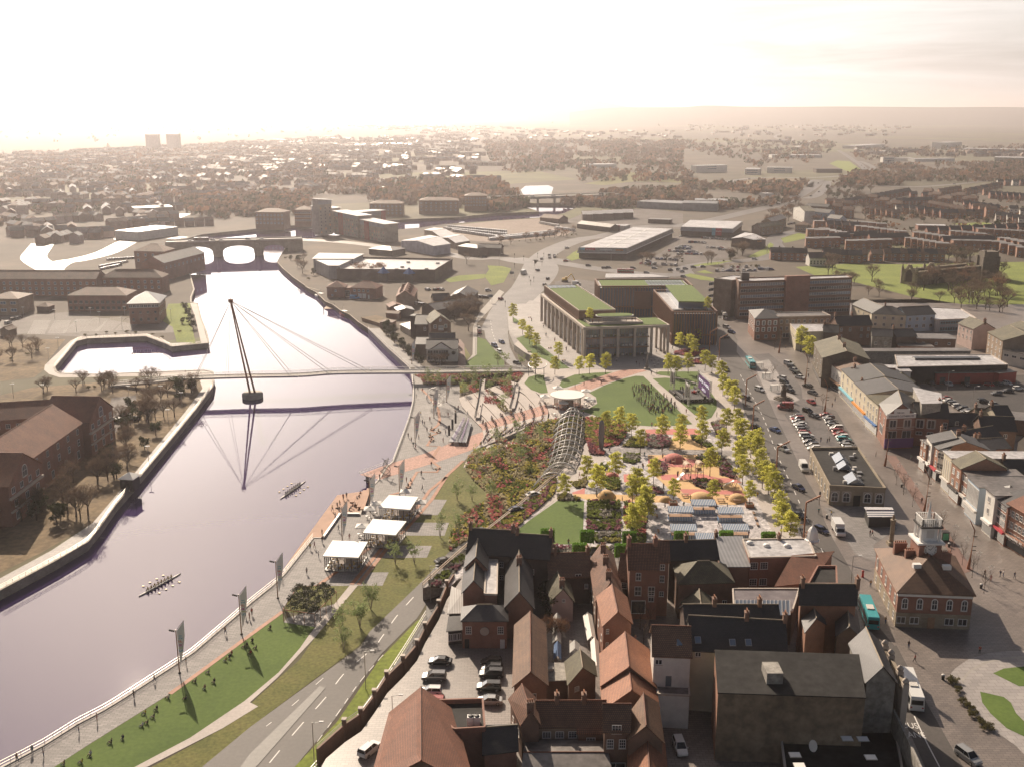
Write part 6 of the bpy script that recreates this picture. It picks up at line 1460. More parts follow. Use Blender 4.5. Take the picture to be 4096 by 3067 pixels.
def fblk(s,h,label,nf,nside,solar,zb=PLZ):
 q=[at(u,v,zb+h)for u,v in px(s)];q=[Vec((p.x,p.y,0))for p in q];c=sum(q,Vec())/4;o=thg('civic_block',label,'civic building',(c.x,c.y,zb))
 b=MB();b.prism([c+(p-c)*.985 for p in q],zb-2,zb+h-1.2,0,1);b.put('wall',['glass_blue','wroof'],o)
 fins(o,q[0],q[1],nf,zb,zb+h,rails=(.3,.985));fins(o,q[3],q[0],nside,zb,zb+h,rails=(.3,.985));fins(o,q[1],q[2],nside,zb,zb+h,rails=(.985,))
 b=MB();b.bar(V2(q[2],zb+h-.3),V2(q[3],zb+h-.3),.7,.6);b.put('rear_parapet','copper',o)
 return o,q,c
o,q,c=fblk("M2 800,88 1540,84 1480,30 770,32",15.5,'long bronze-finned glass civic block with a strip of solar panels on its grass roof',34,8,1)
b=MB();b.prism([c+(p-c)*.93 for p in q],PLZ+14.2,PLZ+14.9);r_=b.put('roof','sedum',o);b=MB();e1=q[1]-q[0];e2=q[3]-q[0]
for i in range(11):
 for j in range(4):p=q[0]+e1*(.56+i*.036)+e2*(.2+j*.19);M=TRN((p.x,p.y,PLZ+14.92))@ROT(atan2(e1 .y,e1 .x),4,'Z');b.box(-1,-1.0,0,1,1.0,.18,0,M)
b.put('solar_panel','sglass',r_)
b=MB();b.bar(V2(q[0]+e1*.38,PLZ+8)-e2 .normalized()*.4,V2(q[0]+e1*.55,PLZ+8)-e2 .normalized()*.4,.5,9);b.put('entrance_screen','copper',o)
o,q,c=fblk("M2 1395,292 1738,292 1560,118 1240,120",15.3,'bronze-finned glass civic block with a roof terrace and grass-topped penthouse',16,26,0)
e1=q[1]-q[0];e2=q[3]-q[0];b=MB();b.prism([q[0]+e1*.24+e2*.25,q[0]+e1*.9+e2*.2,q[0]+e1*.95+e2*.98,q[0]+e1*.3+e2*.98],PLZ+13.5,PLZ+17.2);pe_=b.put('penthouse','sglass',o);b=MB();b.prism([q[0]+e1*.22+e2*.2,q[0]+e1*.93+e2*.18,q[0]+e1*.96+e2*1.0,q[0]+e1*.28+e2*1.0],PLZ+17.2,PLZ+17.7);b.put('roof','sedum',o);b=MB();b.prism([q[0]+e1*.02+e2*.02,q[0]+e1*.98+e2*.02,q[0]+e1*.98+e2*.18,q[0]+e1*.02+e2*.18],PLZ+13.9,PLZ+14.1);b.put('terrace','ppale',o)
p=q[0]+e1*.85+e2*.1;tree('plane',(p.x,p.y,PLZ+14),.8,'rooftop tree','rooftop trees')
for f in(.3,.5,.8):p=q[0]+e1*f+e2*.1;person((p.x,p.y,PLZ+14.1),'stand',None,None,'people on the fin block terrace','on the fin-clad block terrace')
bld('site_hall','low white hall roof peeping over the civic block','hall',"T2 1710,1315 2120,1310 2000,1292 1715,1290",5,'flat',0,'a','rwhite','mroof',base=0)
def lampost(s,label,h=9.6):
 p=at(*px(s)[0],PLZ);o=thg('street_lamp',label,'street lamp',p,0,'rust-coloured boulevard lamps');x,y,z=p
 b=MB();b.bar((x,y,z),(x,y,z+h),.3,.3,up=(0,1,0));b.put('post','corten',o);b=MB();b.bar((x,y,z+h),(x+3.2,y-.6,z+h+2.0),.28,.32);b.put('arm','corten',o);b=MB()
 for k in range(5):t_=.15+k*.18;b.box(x+3.2*t_-.18,y-.6*t_-.12,z+h+2*t_-.35,x+3.2*t_+.18,y-.6*t_+.12,z+h+2*t_-.18)
 b.put('lamp_head','dmetal',o);b=MB();b.bar((x,y,z+h*.4),(x-1.2,y,z+h*.4),.12,.12);b.put('bracket','corten',o)
for s_,l in(("M2 1680,635",'rust cranked lamp post by the plum bed beside block C'),("M2 1757,690",'rust cranked lamp post on the boulevard corner opposite the red brick building'),("M2 1970,1050",'rust cranked lamp post on the kerb level with the concert stage'),("M2 2025,1275",'rust cranked lamp post by the black car on the boulevard'),("N2 1845,580",'rust cranked lamp post by the white car on the boulevard'),("N2 2050,1020",'rust cranked lamp post beside the white lead dome')):lampost(s_,l)
def lamp(s,label=None,h=8,z=None,group='slim grey street lamps',arm=1.6,dbl=0,col='metal'):
 p=g(s)[0]if isinstance(s,str)else s;o=thg('street_lamp',label,'street lamp',p,0,group);x,y,z=p
 b=MB();b.tube([(x,y,z),(x,y,z+h)],.09,6,0,.06);b.put('post',col,o)
 for sg in((1,-1)if dbl else(1,)):b=MB();b.tube([(x,y,z+h-.1),(x+arm*sg,y,z+h+.15)],.05,5);b.box(x+(arm-.1)*sg-.35,y-.14,z+h+.08,x+(arm-.1)*sg+.35,y+.14,z+h+.24,1);b.put('lamp_head',[col,'lamp_white'],o)
 if not label:later(o,'slim grey street lamp')
 return o
for s_ in each("B2 853,1085 475,1640 1055,1440 N1 1050,1420 M1 1405,470 1412,640 T2 1025,1235 1745,1210 2175,1130 T3 545,1165 230,1290 R1 1590,740 1790,870 S3 1615,440 2130,350 T3 1855,1500 1910,1500 B4 930,350 B2 1330,420"):lamp(s_)
for s_ in each("L1 175,125 405,145 670,130 920,120 1045,150 565,235 735,160 900,205 1260,140 430,360 360,440 740,600 855,640 950,730 1190,730 320,720 1340,780 1240,910 1095,1190 100,715"):lamp(s_,None,5,None,'twin globe lamps on the left bank',.5,1)
for s_,l in(("R2 1760,750",'tall rust column with star decorations right of the town hall'),("R2 1405,300",'tall rust column behind the town hall cupola'),("R1 1090,1330",'tall rust column in front of the purple shopfront'),("R1 605,905",'tall rust column beside the car rows'),("R1 450,665",'tall rust column beside the bright green trees'),("R1 240,425",'tall rust column by the red brick building')):
 p=g(s_)[0];o=thg('lighting_column',l,'lighting column',p,0,'tall rust lighting columns');x,y,z=p;b=MB();b.tube([(x,y,z),(x+.2,y,z+2.6)],.42,8,0,.26);b.put('base','corten',o);b=MB();b.tube([(x+.2,y,z+2.6),(x+.45,y,z+9.5),(x-.9,y,z+12)],.2,8,0,.1);b.put('mast','corten',o);b=MB()
 for k in(4.6,5.6,8):b.bar((x+.3,y,z+k),(x+1.2,y,z+k),.12,.16)
 b.put('spotlight','dmetal',o)
def star(p,o):
 b=MB();pts=[Vec((p[0]+(.75 if i%2==0 else.32)*sin(i*.6283),p[1],p[2]+(.75 if i%2==0 else.32)*cos(i*.6283)))for i in range(11)];b.tube(pts,.05,4);b.put('star','lamp_white',o)
for s_ in each("R1 1185,1450 1250,1540 1320,1620 R2 1545,440 1630,560 1720,660 1815,780 1910,900"):
 p=g(s_)[0];p=p+Vec((0,-.8,0));o=thg('star_decoration',None,'christmas star',p,0,'star decorations on thin poles');b=MB();b.tube([p,p+Up(4.5)],.04,4);b.put('pole','metal',o);star(p+Vec((0,-.05,5.1)),o);later(o,'wire star decoration on a thin pole')
def stall(s,label):
 p=at(*px(s)[0],PLZ+.03);o=lthing('market_stall',label,'market stall',p,0,'blue striped market stalls');b=MB();w,d_=3.05,1.9
 b.box(-w,-.05,0,w,0,1.15);b.box(-w,0,0,-w+.05,d_,1.15);b.box(w-.05,0,0,w,d_,1.15);b.put('skirt','stripe_blue',o);b=MB();b.box(-w-.02,-.05,1.15,w+.02,d_*.95,1.22);b.put('counter','timber',o)
 for x in(-w+.05,0,w-.05):
  for y in(0.02,d_):b=MB();b.bar((x,y,1.15),(x,y,2.75 if y<1 else 3.2),.06,.06,up=(0,1,0));b.put('post','charcoal',o)
 b=MB();b.face([(-w-.15,-.45,2.62),(w+.15,-.45,2.62),(w+.15,d_+.2,3.3),(-w-.15,d_+.2,3.3)]);b.face([(-w-.15,-.45,2.3),(w+.15,-.45,2.3),(w+.15,-.45,2.62),(-w-.15,-.45,2.62)]);b.face([(w+.15,d_+.2,3.3),(-w-.15,d_+.2,3.3),(-w-.15,d_+.2,2.8),(w+.15,d_+.2,2.8)]);b.put('canopy','stripe_blue',o)
for s_,l in(("S1 495,1215",'blue striped stall on the left of the middle row of the market'),("S1 860,1103",'blue striped stall in the back row beside the planters'),("S1 1295,1232",'blue striped stall on the right, nearest the bench row'),("S1 540,1515",'blue striped stall half hidden by a clipped hedge block'),("S1 1380,1512",'blue striped stall in the front row on the right'),("S1 945,1665",'blue striped stall hard behind the old rooftops')):stall(s_,l)
for s_,l in(("S1 372,955",'left rusty steel tree planter by the market'),("S1 1000,968",'middle rusty steel tree planter behind a stall'),("S1 1598,985",'right rusty steel tree planter by the market')):
 p=at(*px(s_)[0],PLZ+.03);o=lthing('tree_planter',l,'planter',p,0,'rusty tree planters');b=MB()
 for i in range(4):a=i*pi/2;b.box(-1.05,-1.05,0,1.05,-.95,.95,0,ROT(a,4,'Z'))
 b.put('box','corten',o);b=MB();b.box(-.95,-.95,0,.95,.95,.8);b.put('soil','earth',o);tree('plane',(p.x,p.y,p.z+.8),.78,None,'trees in steel planters');bpy.data.objects
 TP=[x for x in COL.objects if x.get('group')=='trees in steel planters'][-1];later(TP,'yellow-green tree growing in a rusty steel planter',["the striped market stalls"])
def bench(s,rz,desc='timber block bench',back=0):
 p=g(s)[0];o=lthing('bench',None,'bench',p,rz,'timber benches in the park');b=MB();b.box(-.9,-.28,.4,.9,.28,.5);b.put('seat','timber',o);b=MB();b.box(-.8,-.22,0,-.55,.22,.4);b.box(.55,-.22,0,.8,.22,.4);b.put('base','concrete',o);later(o,desc)
for s_ in each("S1 1668,1105 1697,1195 1728,1285 100,1020 110,1150 135,1395 150,1555 M2 236,620 238,345 400,590 512,690 M1 1063,1240 1113,1262 1050,1298 1060,1330 1105,1555 N1 870,500"):bench(s_,1.5 if s_.startswith('S1')else.7)
for s_ in each("S1 565,820 795,895 1140,900 1255,838 1400,915"):
 p=at(*px(s_)[0],PLZ+.06);o=lthing('picnic_table',None,'picnic table',p,0,'picnic tables by the play mounds');b=MB();b.box(-1,-.4,.72,1,.4,.78);b.put('tabletop','timber',o)
 for y in(-.8,.8):b=MB();b.box(-1,y-.15,.42,1,y+.15,.47);b.put('seat','timber',o)
 for x in(-.75,.75):b=MB();b.bar((x,-.85,0),(x,0,.72),.08,.08);b.bar((x,.85,0),(x,0,.72),.08,.08);b.put('leg','timber',o)
 later(o,'wooden picnic table')
for s_,r_,h_,m_,l in(("S1 385,235",3.6,1.9,'rubber_pink','large pink rubber play mound with people behind it'),("S1 820,850",3.4,1.6,'rubber_yellow','wide yellow rubber mound behind the market stalls'),("S1 1400,870",2.6,1.6,'rubber_yellow','yellow rubber mound at the right end of the playground'),("S1 245,885",1.9,1.2,'rubber_yellow','small yellow rubber mound beside the left planter'),("N2 600,705",2.6,1.7,'rubber_yellow','yellow rubber mound above the kitchen garden beds'),("N2 640,560",2.0,1.3,'rubber_pink','small pink rubber mound between dark beds')):
 p=at(*px(s_)[0],PLZ+.05);o=lthing('play_mound',l,'play mound',p,0,'rubber play mounds');b=MB();b.lat([(r_*cos(t_*pi/2)**.8 if t_<1 else 0,h_*sin(t_*pi/2)**2)for t_ in[i/9 for i in range(10)]],(0,0,0),24);b.put('mound',m_,o)
def playtower(s,label,slide):
 p=at(*px(s)[0],PLZ+.06);o=lthing('play_tower',label,'play tower',p,.2);
 for x in(-.9,.9):
  for y in(-.9,.9):b=MB();b.bar((x,y,0),(x,y,3.9),.14,.14,up=(0,1,0));b.put('post','ptimber',o)
 b=MB();b.box(-1,-1,1.5,1,1,1.62);b.put('platform','ptimber',o);b=MB()
 for i in range(8):a0,a1=pi*i/8,pi*(i+1)/8;b.face([(cos(a0)*1.05,-1.1,3.8+sin(a0)*.9),(cos(a1)*1.05,-1.1,3.8+sin(a1)*.9),(cos(a1)*1.05,1.1,3.8+sin(a1)*.9),(cos(a0)*1.05,1.1,3.8+sin(a0)*.9)][::-1])
 b.put('roof','ptimber',o);b=MB();b.box(-1,-1,1.62,-.95,1,2.4);b.box(-1,.95,1.62,1,1,2.4);b.put('panel','ptimber',o)
 if slide:
  for dy in(-.5,.1):b=MB();pts=[(-1,dy,1.6),(-2.0,dy-.4,1.1),(-2.8,dy-.9,.45),(-3.4,dy-1.2,.15)];[b.bar(a,c_,.55,.08)for a,c_ in zip(pts,pts[1:])];b.put('slide','metal',o)
 else:
  b=MB();[b.bar((-1,-.8+k*.3,1.6),(-3.2,-.8+k*.3,1.9),.05,.05)for k in range(6)];b.put('rope_bridge','timber',o)
playtower("S1 590,520",'timber play tower with a barrel roof and twin steel slides',1);playtower("S1 790,500",'timber play tower with a barrel roof and rope bridge',0)
p=at(*px("S1 1400,690")[0],PLZ+.06);o=lthing('climbing_frame','timber A-frame climbing net with a slide at the playground right','climbing frame',p)
for y in(-1.6,1.6):b=MB();b.bar((-1.3,y,0),(0,y,3.6),.13,.13);b.bar((1.3,y,0),(0,y,3.6),.13,.13);b.put('leg','ptimber',o)
b=MB();b.bar((0,-1.7,3.6),(0,1.7,3.6),.13,.13);[b.bar((-1.3+.26*k,-1.6,.7*k),(-1.3+.26*k,1.6,.7*k),.06,.06)for k in range(5)];b.put('net','ptimber',o);b=MB();[b.bar(a,c_,.5,.08)for a,c_ in(((-.6,1.2,1.9),(-2,1.2,1.2)),((-2,1.2,1.2),(-2.7,1.2,.9)),((-2.7,1.2,.9),(-3.6,1.2,.3)))];b.put('slide','metal',o)
p=at(*px("S1 470,290")[0],PLZ+.06);o=lthing('balance_posts','row of timber balance posts with a bench seat in front of the pink mound','play equipment',p)
for i,(dx,h_)in enumerate(((-2.2,1.4),(-1.2,2.4),(.9,2.6),(2.4,2.9),(4.8,2.6))):b=MB();b.bar((dx,0,0),(dx,.2*i,h_),.13,.13,up=(0,1,0));b.put('post','ptimber',o)
b=MB();b.bar((-2.2,0,.6),(-1.2,0,.6),.3,.1);b.bar((1.2,.5,.6),(2.4,.5,.6),.9,.12);b.put('platform','ptimber',o)
HB={}
def hedge(s,sc=1,label=None):
 if 'm' not in HB:
  rnd=Dice(4);cb=MB();b=MB();b.tube([(0,0,0),(0,0,1.6)],.09,6);b.tube([(-.8,0,0),(-.8,0,1.6)],.07,6);b.tube([(.8,0,0),(.8,0,1.6)],.07,6)
  cb.box(-1.55,-.75,1.6,1.55,.75,4.5)
  for _ in range(1500):
   f=rnd.randrange(6);x,y,z=rnd.uni(-1.6,1.6),rnd.uni(-.8,.8),rnd.uni(1.5,4.6)
   if f<2:y=-.8 if f==0 else.8
   elif f<4:x=-1.6 if f==2 else 1.6
   else:z=4.6
   q_=Vec((x,y,z))+Vec((rnd.gau(0,.08),rnd.gau(0,.08),rnd.gau(0,.08)));a=Vec((rnd.gau(0,1),rnd.gau(0,1),rnd.gau(0,1))).normalized();u=a.orthogonal().normalized()*.17;w=a.cross(u);cb.face([q_-u,q_+w*.7,q_+u,q_-w*.7])
  HB['m']=(b.mesh('stem','bark'),cb.mesh('foliage','leaf_hedge'))
 p=at(*px(s)[0],PLZ);o=thg('pleached_hedge',label,'clipped hedge',p,0,'clipped box-shaped hedges');o.scale=(sc,sc,sc);inst(HB['m'][0],'stem',(0,0,0),parent=o);inst(HB['m'][1],'foliage',(0,0,0),parent=o)
for s_,l in(("N2 165,1075",'bright green clipped hedge block at the left of the square lawn'),("N2 455,1085",'bright green clipped hedge block beside the kitchen garden'),("N2 765,1095",'bright green clipped hedge block below the plum bed'),("N2 1145,1095",'bright green clipped hedge block hiding a striped stall'),("N2 1475,1090",'bright green clipped hedge block before the right front stall'),("N2 1785,1100",'bright green clipped hedge block behind the flat lead roof'),("N2 140,1185",'front clipped hedge block behind the chapel-like dark gable'),("N2 400,1185",'front clipped hedge block in the middle of the dark roofs'),("N2 710,1190",'front clipped hedge block beside the tall red gable'),("N2 1160,1195",'front clipped hedge block between two chimneys')):hedge(s_,.95,l)
for s_ in each("M2 105,370 180,480 235,555 290,600 285,790 440,800 470,680 635,800 718,795 848,795 1440,605 1350,800 1415,815 1510,790 1590,560 1555,660 1520,620 1645,770 1700,790 1775,860 1790,970 1830,1010 1880,1080 1870,1010 845,1270 955,1250 1055,1300 1125,1420 1300,1335 1455,1290 1615,1220 1620,1375 1445,1410 1815,1260 1780,1450 1905,1250 1910,1330 1950,1340 2060,1440 1930,1500 1160,270 1210,345"):
 p=atP(*px(s_)[0]);tree('plane',p,RD.uni(.88,1.05),'yellow-green young tree','yellow-green park trees')
for s_ in each("N2 290,740 455,605 660,600 528,710 945,625 820,720 870,780 790,760 880,870 830,960 790,1010 1570,500 1600,620 1360,560 1720,560 1745,650 1790,690 1830,760 1870,880 1885,990 1945,1050 1660,420 1700,470 900,900"):
 p=atP(*px(s_)[0]);tree('plane',p,RD.uni(.92,1.12),'yellow-green young tree','yellow-green park trees')
for s_ in each("N1 1262,600 1382,605 1535,598 1125,900 1265,890 765,1115 918,1110 568,1478 480,1620 330,1690 B2 890,495 810,630 690,790 M1 1580,1365 1420,1530 1560,1510 1770,1390 1760,1530 1930,1350 1320,975 1520,950 1400,930 1330,870 1215,910 1020,880 1110,880 1580,880 1660,930 1500,850 1630,1080 1740,1270 1680,870 1650,720 1590,730 1780,740 1400,850"):
 u,v=px(s_)[0];p=G(u,v)if s_[0]in 'NB' else atS(u,v)
 tree('birch',p,RD.uni(.85,1.1),'slim pale-stemmed birch','birches along the riverside park')
def W(s):
 d={}
 for e in s.split(';'):
  a,b=e.split('@');side,cnt=a.split(':');q=b.split(',');w,h=q[1].split('x')
  cnt=[float(x)for x in cnt[1:-1].split('/')]if cnt[0]=='[' else int(cnt)
  d.setdefault(int(side),[]).append(tuple([float(q[0]),cnt,float(w),float(h)]+[x or None for x in q[2:]]))
 return d
ROOF=dict(g='gable',f='flat',h='hip',m='mono')
def B(name,label,s,h,r,wall,rm,win=None,chim=0,**k):
 """r: roof letter + ridge axis + rise, e.g. 'gb3'"""
 return bld(name,label,k.pop('cat','building'),s,h,ROOF[r[0]],float(r[2:]or 0),r[1],wall,rm,win=W(win)if win else None,chim=chim,**k)
SX='1x1.5,six'
B('brick_house','long brown-tiled brick house with a big dark opening in its near gable',"B3 288,1065 527,1055 510,612 300,620",6,'gb2.8','bbrown','btile','0:1@3.6,2.0x1.9,pair')
B('brick_house','pantiled brown brick wing with a lit left slope beside the pub wall',"B3 345,1350 470,1345 430,1150 262,1165",6.5,'gb2.6','bbrown','pantile','3:2@4,.8x1.1,sash',1)
B('brick_range','low dark pantiled range with three white windows and tall chimneys',"B3 470,1365 950,1362 950,1200 450,1205",5,'ga2.8','bbuff','btile','0:[.12/.32/.52]@3.7,1.3x1.1,six',[.3,.68])
B('brick_house','small pantiled gabled extension with one white window beside the dark range',"B3 762,1405 945,1405 945,1320 762,1320",4.6,'ma1.6','bbrown','pantile','0:1@3.2,1.4x1.1,six')
B('workshop','wide workshop under a stained pale low roof at the bottom edge',"B3 350,1740 1000,1740 935,1468 390,1468",6,'ga1.2','bdark','felt')
B('brick_house','tall narrow brick house with a dormer and paired white windows',"B3 952,1400 1132,1400 1132,1240 948,1240",8,'ga3','bbrown','btile','0:2@6.0,1.0x1.5,six;0:[.5]@8.6,1.4x1.4,six;0:[.5]@1.6,3x2,band')
B('brick_house','wide orange-tiled house, topmost of the stepped orange roofs',"B3 935,1060 1325,1075 1272,800 928,832",6.5,'gb4','bbrown','otile')
B('brick_house','orange-tiled house in the middle of the stepped orange roofs',"B3 950,1235 1345,1222 1325,1085 936,1068",6,'gb3.6','bbrown','otile')
B('brick_house','brown-tiled house below the orange roofs beside the white terrace',"B3 1130,1465 1380,1480 1342,1200 1128,1290",7,'gb3','bbrown','btile')
B('brick_house','orange pantiled house at the bottom edge below the brown-tiled one',"B3 1145,1790 1412,1790 1385,1490 1133,1475",7,'gb3','bred','otile')
B('brick_house','long pantiled house with ridge chimneys running back to the clipped hedges',"B3 890,440 1085,400 1012,100 846,142",7,'gb3.4','bbrown','pantile','3:4@4,.8x1.2,six',[.15,.5,.8])
B('brick_house','orange pantiled gable with two tiny windows over the cobbled yard',"B3 945,622 1150,602 1110,415 904,412",8.8,'gb2.8','bred','otile','0:[.15]@7.8,.5x.9,sash;0:[.15]@5.0,.5x.9,sash;3:2@5,.8x1.2,six')
o=B('brick_house','tall red brick house with a framed dark mural over the cobbled yard',"B3 1138,206 1345,208",11,'ga4','bred','pantile','0:[.32]@9.6,1.0x1.6,sash;0:[.32/.8]@6.4,1.3x1.9,sash;0:[.8]@5,1.1x1.8,sash',depth=8);q=bq(o)
b=MB();p=q[0]+(q[1]-q[0])*.35;b.box(p.x-1.5,p.y-.12,4.3,p.x+1.5,p.y-.02,7.3,0);b.box(p.x-1.35,p.y-.14,4.45,p.x+1.35,p.y-.1,7.15,1);b.put('mural',['white','dglass'],o)
for t_ in(.03,.98):chimney(o,Vec((q[0].x+(q[1].x-q[0].x)*t_,q[0].y+4,PLZ+15)),1.3,.8,1.6,3,'bred',1.57)
B('brick_house','narrow brick wing with three white windows right of the mural house',"B3 1345,150 1425,152",12,'ga3','bred','pantile','0:[.45]@11,.9x1.2,sash;0:[.45]@8.4,.9x1.4,sash;0:[.45]@5,.9x1.0,sash',depth=8)
B('stone_roofed_house','steep grey-slated gabled house with a tall three-pot chimney',"B3 226,485 426,492 412,165 236,150",6.6,'gb3.6','bbrown','slate',None,[.62])
B('dark_house','broad dark slate house with end chimneys behind the lit grey gables',"N1 1345,1030 1685,1052",9,'ga4','bdark','dslate','0:[.8]@7,.8x1.2,sash;0:[.8]@4,.8x1.0,sash',[.02,.97],depth=9)
B('lit_gable_house','slate house with a sun-bleached left slope behind the pub, upper part',"N1 1325,1150 1500,1160 1505,1020 1350,1000",8.6,'gb2.8','bred','slate')
B('lit_gable_house','slate house with a sun-bleached left slope behind the pub, lower part',"N1 1308,1350 1482,1345 1495,1165 1325,1160",7.4,'gb2.8','bred','slate')
B('flat_annex','pale flat-roofed annex between the lit gables and the grey-slated house',"N1 1482,1360 1580,1365 1586,1090 1496,1085",8,'fa0','bred','wroof',parapet=.4)
B('dark_gable_house','dark twin-gabled house right of the tall three-pot chimney',"N1 1700,1060 1995,1080",9,'ga3.6','bdark','dslate','0:[.55]@6,.9x1.1,sash',[.1,.95],depth=9)
o=B('brick_pub','red brick pub back with white windows and a round black sign',"B2 1562,582 1890,582 1888,480 1566,485",5.8,'ha2','bred','slate','0:[.14/.86]@3.9,1.1x1.5,six');q=bq(o)
p=q[0]+(q[1]-q[0])*.5;b=MB();b.lat([(.95,0),(.95,.1),(0,.1)],(0,0,0),24,0);b.lat([(.9,.102),(.84,.103)],(0,0,0),24,1,0)
me=b.mesh('round_sign',['black','spale']);sg=inst(me,'round_sign',Vec((p.x,p.y-.03,PLZ+3.7))-o.location,0,1,o);sg.rotation_euler=(pi/2,0,0)
strokes(o,(p.x,p.y-.15,PLZ+3.7),0,9,.5,1.1,'spale')
for t_,m_,h_ in((.1,'black',2.0),(.9,'white',1.9)):p=q[0]+(q[1]-q[0])*t_;b=MB();b.box(p.x-.45,p.y-.08,PLZ,p.x+.45,p.y,PLZ+h_);b.put('door',m_,o)
B('lean_to','rusty corrugated lean-to roof on the left of the pub',"B2 1465,525 1560,522 1562,390 1490,355",4,'ma.6','charcoal','roof_corrugated','3:3@2,1x1.6,pair')
B('glazed_porch','dark slate-roofed glazed porch at the pub corner',"B2 1458,655 1556,645 1552,585 1472,590",3,'ma1','charcoal','slate','0:3@1.6,.7x1.4,pair')
o=B('tiled_hall','huge pink-tiled hall with a mossy ridge at the bottom edge',"B2 890,1800 1640,1800 1490,1248 1035,1268",6.5,'gb4.5','bbrown','rtile')
o=B('parapet_block','red brick parapet block with rooftop air units',"B2 1500,1405 1728,1392 1712,1182 1262,1196",7,'fa0','bred','droof',parapet=.9)
for i in range(2):p=at(*px("B2 %d,1340"%(1625+45*i))[0],PLZ+7);b=MB();b.box(p.x-.55,p.y-.5,p.z,p.x+.55,p.y+.5,p.z+1.5,0);b.lat([(.42,0),(.42,.1),(0,.1)],(p.x,p.y,p.z+1.5),12,1);b.put('air_unit',['white','charcoal'],o)
B('slate_house','dark slate-roofed house at the bottom between the air units and pantiles',"B2 1725,1562 1962,1535 1950,1350 1722,1362",5,'ga2.2','bred','dslate')
o=B('white_house','tall white rendered house with a dark tiled roof and roof terrace',"B3 1316,840 1585,850",12,'ga3.6','rwhite','btile','0:[.14]@11,1.1x.9,pair',depth=8);q=bq(o);p=q[0]+(q[1]-q[0])*.43
b=MB();b.box(p.x-.5,p.y-.06,PLZ+6.4,p.x+.5,p.y,PLZ+8.4);b.put('door','cover',o)
B('white_annex','lower white block with a railed roof terrace and tables',"B3 1345,1122 1578,1135 1572,1040 1328,1030",6.2,'fa0','rwhite','felt',parapet=.3)
for i in range(9):p=at(*px("B3 %d,%d"%(1345+28*i,1108+i))[0],PLZ+6.5)
o=B('terrace_range','long dark-tiled white rendered range with four small skylights',"B3 1587,798 2290,838",11.6,'ga4','rcream','dslate','0:[.08]@11,.9x.8,pair;0:[.47/.68]@11.1,.8x.4,pair',[.6,.99],depth=10)
for u,v in px("B3 1640,720 1895,738 2012,738 1505,738"):p=at(u,v,PLZ+13.8);skylight(o,p,0,.66,.9,1.1)
B('dark_range','dark mossy-ridged range behind the skylight roof',"B3 1560,645 2250,648",10,'ga3','bdark','dslate',None,[.33,.8],depth=8)
o=B('rendered_hall','huge blank grey rendered hall with a black roof',"B3 1790,1112 B4 1040,1148 985,880 B3 1765,845",12.2,'ma1.2','rstain','droof',oh=.1);q=bq(o)
p=at(*px("B4 360,1030")[0],PLZ+12.4);b=MB();b.box(p.x-1.3,p.y-1,p.z-.3,p.x+1.3,p.y+2.6,p.z+2.2);b.put('vent_stack','rgrey',o)
b=MB();a,d_=q[3],q[0];b.face([(a.x-.02,a.y,PLZ),(d_.x-.02,d_.y,PLZ),(d_.x-.02,d_.y,PLZ+12.2),(a.x-.02,a.y,PLZ+13.3)][::-1]);b.put('side_wall','borange',o)
B('gabled_hall','grey gabled hall with a long lit slate slope beside the buses',"B4 1050,1038 1262,1038 1140,748 930,757",12.6,'gb3','rgrey','slate')
P=[at(u,v,PLZ+11)for u,v in px("B4 1180,800 1225,870 1290,990 1330,1085")];o=thg('stone_balustrade','ornate stone balustrade front with urn-topped piers above the white bus','parapet',(P[0].x,P[0].y,PLZ));b=MB()
for a,c in zip(P,P[1:]):
 b.bar(a+Up(.5),c+Up(.5),.5,.3);b.bar(a-Up(.6),c-Up(.6),.7,.4);b.bar(a-Up(6),c-Up(6),.6,10.5,1)
 n_=8
 for k in range(n_):p=a+(c-a)*k/n_;b.bar(p-Up(.5),p+Up(.4),.2,.2,up=(0,1,0))
b.put('balustrade',['stone','rwhite'],o)
for p in P:b=MB();b.box(p.x-.5,p.y-.5,PLZ,p.x+.5,p.y+.5,p.z+1.2);b.lat([(.35,0),(.6,.3),(.3,.8),(0,1)],(p.x,p.y,p.z+1.2),8);b.put('pier','spale',o)
o=B('flat_club','low black flat-roofed club with square skylights at the bottom right',"B4 470,1830 1340,1830 1245,1328 400,1300",6.5,'fa0','bdark','droof',parapet=.5)
for u,v in px("B4 960,1355 905,1447 1022,1450 522,1567 1080,1585 555,1645"):p=at(u,v,PLZ+6.6);skylight(o,p,0,0,1.6,1.2,'white')
p=at(*px("B4 640,1540")[0],PLZ+6.6);b=MB();b.lat([(0,0),(.6,.12),(.9,.35)],(0,0,0),14);me=b.mesh('satellite_dish','offwhite');q_=inst(me,'satellite_dish',Vec((p.x,p.y,p.z+1))-o.location,0,1,o);q_.rotation_euler=(1.1,0,.6)
P=[at(u,v,PLZ+7.4)for u,v in px("B4 1250,1235 1350,1440 1470,1700")];o=thg('boundary_wall','pale rendered boundary wall between the flat club and the bus lane','wall',(P[0].x,P[0].y,PLZ));b=MB();[b.bar(a-Up(3.7),c-Up(3.7),.35,7.6)for a,c in zip(P,P[1:])];b.put('wall','rgrey',o)
B('slate_house','dark slate house with satellite chimneys in front of the teal bus',"B4 562,462 968,466 962,400 556,395",10.5,'ga3.4','borange','dslate',None,[.05,.98],depth=None)
B('back_wing','mossy-edged slate back wing with a lit left slope, left of the pair',"B4 600,665 745,610 715,505 570,530",7.5,'gb2.2','borange','slate');B('back_wing','slate back wing with a small lit hip, right of the pair',"B4 830,695 1000,705 965,500 830,520",7,'gb2.2','bdark','slate')
o=B('flat_shop','wet flat-roofed shop with a long glazed lantern',"B4 75,522 500,518 552,348 65,348",7,'fa0','bdark','roof_wet',parapet=.3)
